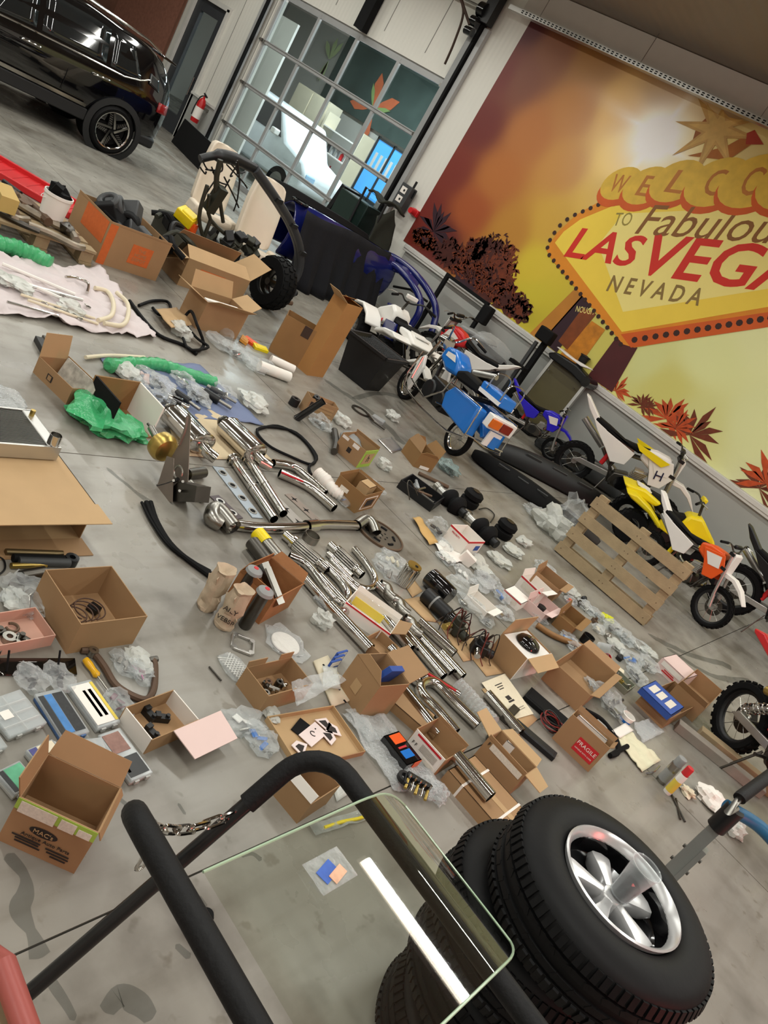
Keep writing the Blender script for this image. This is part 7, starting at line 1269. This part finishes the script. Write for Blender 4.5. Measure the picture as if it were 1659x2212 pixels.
for k_,(x,y,lb) in enumerate(((975,1368,'carburettor with red and brown wires, farther one'),(1025,1412,'carburettor with red and brown wires, nearer one'))):
    t=thing('carburettor',lb,'carburettor',fl(x,y),.7*k_,'wired carburettors'); G().box((0,0,.05),(.1,.08,.07)).cyl((0,0,.08),(0,0,.12),.038).cyl((.05,0,.05),(.1,0,.05),.03).o('body',BLK if k_ else OLV,t,bev=.006); G().cyl((-.02,-.05,.06),(-.02,-.11,.05),.02).o('barrel',CHR if k_ else BRASS,t)
    for i in range(9): a=i*.7; G().tube(spl([(0,0,.11),(.05*math.cos(a),.05*math.sin(a),.13+.01*i),(.1*math.cos(a+.5),.09*math.sin(a+.5),.06),(.12*math.cos(a+.9),.12*math.sin(a+.9),.01)],4),.0035,5).o('wire',[mt('wire_red','6a2a22',.5),BRN,BLK][i%3],t)
    for i in range(4): G().cyl((.04*math.cos(i*1.57),.04*math.sin(i*1.57),0),(.04*math.cos(i*1.57),.04*math.sin(i*1.57),.05),.008,n=8).o('stud',STL,t)
sh_=thing('instruction_sheet','cream instruction sheet with small pump drawing','paper',(fl(1040,1475)+fl(1150,1540))/2+V((0,0,.012)),yaw((1045,1475),(1095,1460))); 
qa=[fl(*p) for p in ((1038,1478),(1088,1458),(1150,1545),(1098,1560))]; cc=sum(qa,V((0,0,0)))/4; sh_.location=cc+V((0,0,.011)); sh_.rotation_euler=(0,0,0); G().prism([(p.x-cc.x,p.y-cc.y) for p in qa],0,.0015).o('sheet',CRP,sh_); u_=(qa[1]-qa[0]); v_=(qa[3]-qa[0])
for i in range(3): p=qa[0]+u_*.5+v_*(.18+.06*i)-cc; G().box((0,0,0),(u_.length*(.3-.06*i),.006,.0008),T=frame(V((p.x,p.y,.002)),u_,v_)).o('print_line',INK,sh_)
p=qa[0]+u_*.5+v_*.55-cc; G().box((0,0,0),(.05,.03,.0008),T=frame(V((p.x,p.y,.002)),u_,v_)).o('pump_drawing',INK,sh_); G().box((.0,.025,0),(.07,.012,.0008),T=frame(V((p.x,p.y,.002)),u_,v_)).o('pump_drawing',INK,sh_)
for i in range(2): p=qa[0]+u_*.5+v_*(.85+.05*i)-cc; G().box((0,0,0),(u_.length*.6,.005,.0008),T=frame(V((p.x,p.y,.002)),u_,v_)).o('print_line',mt('grey_ink2','8d8577',.7),sh_)
# black rails and trays, wires
for k_,(a,b,w_,h_,lb) in enumerate((((1135,1500),(1215,1570),.16,.03,'flat black plastic tray behind the wire coil'),((1108,1565),(1195,1640),.07,.03,'dark metal bar beside the FRAGILE box'),((1085,1560),(1110,1535),.05,.035,'short dark bracket with screws near the chrome pipe'))): tag(G().box((0,0,h_/2),((fl(*b)-fl(*a)).length,w_,h_)).box((0,0,h_),((fl(*b)-fl(*a)).length*.9,w_*.8,.006)).o('black_rail',[BLKM,BLK,STLD][k_],loc=(fl(*a)+fl(*b))/2,rot=(0,0,yaw(a,b)),bev=.003),lb,'rail','black rails by the FRAGILE box')
t=thing('wire_coil','coil of red and black wires behind the FRAGILE box','wire',fl(1185,1568)); 
for i in range(10): G().tube([V(((.06+.004*(i%4))*math.cos(a)*(1+.1*math.sin(i)),(.055+.004*(i%3))*math.sin(a),.012+.005*i+.008*math.sin(a*2+i))) for a in [q*.45 for q in range(14)]],.004,5).o('wire_turn',[mt('wire_red2','8a2a26',.5),BLK][i%2],t)
lie('rubber_hose','black hose curving behind the FRAGILE box','hose',[(1265,1535),(1300,1555),(1330,1595),(1335,1625),(1318,1632),(1355,1612)],.016,RUB,.018); lie('clear_hose','thin clear hose beside the black hose','hose',[(1290,1555),(1310,1575),(1300,1590)],.008,PLM,.012)
# gloves, cans, cup, rags
g1=quadsheet('work_gloves','pack of cream work gloves on the floor','gloves',[(1318,1588),(1345,1575),(1425,1645),(1385,1670)],mt('cream_gloves','d8d2b4',.7,var=.12,sc=20),.008,.02,14,14,7,sol=.006); quadsheet('glove_card','white card header of the glove pack','card',[(1315,1585),(1345,1568),(1362,1585),(1332,1602)],WHTP,.03,.004,5,8,2,sol=.001); lie('glove_buckle','metal buckle at the end of the glove pack','buckle',[(1395,1672),(1412,1668),(1425,1655)],.006,CHR,.02)
def can(label,b,tp,r,mb,mc):
    h_=hgt(b,tp); t=thing('spray_can',label,'spray can',fl(*b),0,'spray cans'); G().lathe([(0,0),(r*.92,0),(r,.006),(r,h_*.72),(r*.96,h_*.74)],20).o('can_body',mb,t); G().lathe([(r*.9,h_*.73),(r*.9,h_*.97),(r*.8,h_),(0,h_)],20).o('cap',mc,t); G().lathe([(r*1.01,h_*.1),(r*1.01,h_*.5)],20).o('label_print',[GREY,YLP][mc is RLB],t)
can('grey spray can beside the can with red cap',(1427,1688),(1470,1632),.034,STL,GREY); can('white and yellow spray can with red cap',(1440,1712),(1482,1648),.026,WHT,RLB)
cp2=thing('paint_cup','white tub with blue band near the brown carton','tub',fl(1345,1562)); G().lathe([(0,0),(.035,0),(.045,.07),(.048,.072),(.044,.075),(.034,.004),(0,.004)],22).o('tub_wall',WHT,cp2); G().lathe([(.0385,.02),(.0415,.04)],22).o('blue_band',BLUE,cp2)
bag('cotton_rag','white cotton rag right of the spray cans',(1530,1735),(.12,.09,.05),WHTP,110,cat='rag',jit=.5); bag('parts_bag','crumpled clear bag at the foot of the lift stand',(1575,1795),(.08,.06,.05),PLM,111); bag('chain_heap','small heap of pale chain beside the spray cans',(1482,1715),(.05,.04,.025),CREAM,112,cat='chain',jit=.7)
for k_,(a,b) in enumerate((((1450,1715),(1480,1775)),((1460,1725),(1470,1770)))): lie('chisel_tool','dark thin chisel below the spray cans, %s'%('longer','shorter')[k_],'tool',[a,b],.006,STLD,.008,8,'chisels below the spray cans')
quadsheet('clear_bag_flat','flat clear bag between the white tub and glove pack','bag',[(1365,1565),(1400,1555),(1432,1585),(1385,1608)],PLA,.004,.02,10,12,8,sol=.001)
# --- crowded small bags on the right
RG='bagged small parts on the right'
items=[(1000,1245,.09,PLA,WHT,'clear bag with white pieces below the postal box'),(960,1212,.08,PLA,CHR,'clear bag right of the chrome canister'),(985,1270,.11,PLA,None,'clear film scrap right of the black canister'),(1040,1262,.12,PLB,None,'bubble wrap sheet piece in the crowded parts'),(1030,1225,.1,PLM,None,'milky bag near the nearer air strut'),(1075,1215,.1,PLM,CREAM,'cream bag beside the nearer air strut'),(1105,1195,.1,PLM,CREAM,'cream lumpy bag nearest the wooden pallet'),(1130,1175,.09,PLM,None,'cream lumpy bag behind the nearer air strut'),(1080,1290,.09,PLA,BLUE,'clear bag with blue card in the crowded parts'),(1060,1255,.08,PLA,DGREY,'clear bag with dark card in the crowded parts'),(1010,1310,.1,PLA,CHR,'clear bag of chrome parts beside the starter motor'),(1085,1330,.09,PLA,CHR,'chrome net bag left of the postal cartons'),(1050,1345,.07,PLA,STL,'small bag above the foam-lined carton'),(1200,1270,.07,PLA,BLK,'bag with black knob behind the postal cartons'),(1175,1232,.1,PLA,STL,'shiny bag behind the postal cartons'),(1225,1280,.1,PLM,BLK,'milky bag with black part towards the pallet'),(1230,1300,.07,PLA,ORG,'bag with orange fitting near the pallet'),(1262,1315,.09,PLA,STL,'clear bag of steel parts near the pallet corner'),(1285,1330,.08,PLA,GREY,'grey bag left of the yellow bag'),(1310,1338,.06,film('yellow_film','dfe02a',.7,.9,.2,.6),None,'bright yellow bag near the pallet corner'),(1320,1360,.1,PLA,STLD,'clear bag with a spring near the pallet corner'),(1345,1380,.1,PLA,GREY,'clear bag below the spring bag'),(1330,1400,.08,PLM,STLD,'grey bag beside the clear cup'),(1375,1400,.1,PLA,WHT,'clear bag with white tag on the outer edge'),(1360,1430,.11,PLA,BLUE,'clear bag with blue seal on the outer edge'),(1395,1440,.11,PLA,STL,'clear bag above the pink printed box'),(1370,1465,.1,PLA,BLK,'clear bag with black clips near the printed boxes'),(1240,1405,.09,PLA,STL,'clear bag behind the tipped carton'),(1225,1380,.07,PLA,BLUE,'clear bag beside the brown tube'),(1295,1500,.1,PLA,STL,'clear bag of brackets beside the tipped carton'),(1320,1530,.12,PLA,STL,'large clear bag left of the white tub'),(1275,1480,.06,PLA,BLK,'small bag of black clips by the tipped carton'),(1165,1340,.06,PLA,STL,'bag of bolts right of the air cleaner'),(1400,1415,.08,PLM,None,'milky film scrap at the outer edge'),(1290,1362,.07,PLA,CREAM,'clear bag left of the spring bag'),(955,1180,.08,PLA,WHT,'clear bag in front of the padded envelope'),(830,1235,.1,PLA,STL,'clear film with metal parts left of the chrome canister'),(845,1215,.09,PLA,CREAM,'crumpled clear bag behind the chrome canister'),(1205,1560,.0,None,None,None)]
for k_,(x,y,r,m,inn,lb) in enumerate(items):
    if lb: bag('parts_bag',lb,(x,y),(r*1.1,r*.85,r*.38),m,k_+200,inner=inn,grp=RG,rz=k_*.7,n=18)
for k_,(N,A,B,h_,m,top,lb) in enumerate((((1150,1305),(1175,1300),(1120,1265),.12,WHTP,False,'white postal carton standing open in the crowded parts'),((1185,1305),(1205,1290),(1150,1255),.15,CARD,False,'brown carton behind the white postal carton'),((1165,1345),(1195,1330),(1130,1310),.08,PINK,False,'low pink carton with black part right of the foam-lined carton'),((1225,1378),(1250,1355),(1195,1345),.1,CARD3,False,'small dark brown carton by the black cup'),((1115,1320),(1135,1310),(1085,1285),.07,WHTP,True,'closed white carton left of the postal cartons'),((1040,1340),(1062,1330),(1010,1295),.07,WHTP,False,'white tilted carton beside the starter motor'))): 
    kk=carton('small_carton',lb,N,A,B,h=h_,z='floor',m=m,top=top,flaps=[('A',20,.05,.01),('a',80,.05,.01)] if not top else [],grp='small cartons in the crowded parts')
    if k_ in (0,4): kk.decal('b',.2,.8,.3,.8,BAR,'postal_label'); kk.decal('b',0,1,.85,.95,RLB,'red_stripe',.003)
    if k_==2: tag(G().lathe([(0,0),(.03,0),(.035,.04),(0,.05)],14).o('black_stopper',BLK,loc=inbox(kk,.1,0,.006)),'black knob inside the low pink carton','knob')
lie('wooden_tube','brown wooden tube crossing the crowded parts','tube',[(1160,1350),(1200,1375),(1262,1398)],.022,mt('brown_wood','8a6238',.6,var=.2,sc=20),.024,12)
t=thing('black_cup','black round cup by the small dark carton','cup',fl(1262,1388)); G().lathe([(0,0),(.045,0),(.05,.07),(.045,.07),(.04,.006),(0,.006)],20).o('cup_wall',BLK,t)
t=thing('clear_jar','clear plastic jar lying among the bags, right','jar',fl(1288,1412)); G().lathe([(0,0),(.045,0),(.055,.11),(.05,.11),(.042,.004),(0,.004)],22,Matrix.Rotation(1.1,4,'Y')@Matrix.Translation((-.05,0,0))).o('jar_wall',CUP,t)
t=thing('red_cup','red plastic scoop beside the clear jar','scoop',fl(1305,1430)); G().lathe([(0,0),(.03,0),(.036,.05),(.033,.05),(.028,.004),(0,.004)],16,Matrix.Rotation(.8,4,'X')@Matrix.Translation((0,.01,.02))).o('scoop_bowl',RED,t)
k=carton('plastic_tray','grey-green plastic tray with fittings and paper tag',(1348,1502),(1365,1490),(1295,1440),z='floor',h=.045,m=mt('tray_green','7d8170',.5),th=.006,cat='tray')
for i in range(5): tag((G().lathe([(.01,0),(.022,0),(.022,.03),(.01,.03)],14,closed=True) if i%2 else G().box((0,0,.015),(.06,.03,.03)).cyl((0,0,.03),(.02,0,.045),.01)).o('tray_fitting',[STL,BRASS,STLD,GREY,BLK][i],loc=inbox(k,.0,-.36+.18*i,.008),rot=(0,0,i)),'%s fitting along the grey-green tray'%['first','second','third','fourth','fifth'][i],'fitting','fittings in the grey-green tray')
tag(G().box((0,0,.001),(.08,.05,.002)).o('paper_tag',CRP,loc=fl(1338,1445,z=.05),rot=(.1,0,.4)),'cream paper tag above the grey-green tray','tag'); lie('wrench_tool','flat grey wrench beside the white tub','wrench',[(1312,1528),(1335,1515),(1345,1512)],.012,STL,.014)
for k_,(x,y) in enumerate(((1245,1305),(1258,1298),(1282,1345),(1310,1378),(1250,1340),(1335,1425),(1300,1460),(1270,1455))): tag((G().lathe([(.01,0),(.025,0),(.028,.03),(.012,.05),(0,.05)],12) if k_%2 else G().box((0,0,.015),(.06,.04,.03),(0,0,.3)).cyl((.01,0,.03),(.01,0,.05),.012)).o('small_fitting',[STLD,BLK,RUST,STL][k_%4],loc=fl(x,y),rot=(0,0,k_)),['dark fitting nearest the pallet','black plug near the orange fitting bag','rusty bracket left of the yellow bag','steel plug under the spring bag','dark bracket right of the small dark carton','black plug near the blue seal bag','rusty bracket behind the grey-green tray','steel plug right of the tipped carton'][k_],'fitting','loose fittings on the right')
# clear bags in front of the pallet
bag('plastic_bag','big crumpled clear bag left of the wooden pallet',(1185,1150),(.22,.15,.13),PLM,301,jit=.6); bag('plastic_bag','clear bag lying against the wooden pallet end',(1215,1140),(.18,.14,.2),PLA,302,jit=.6); bag('plastic_bag','thin clear film trailing towards the air struts',(1160,1118),(.2,.12,.05),PLA,303,jit=.5)
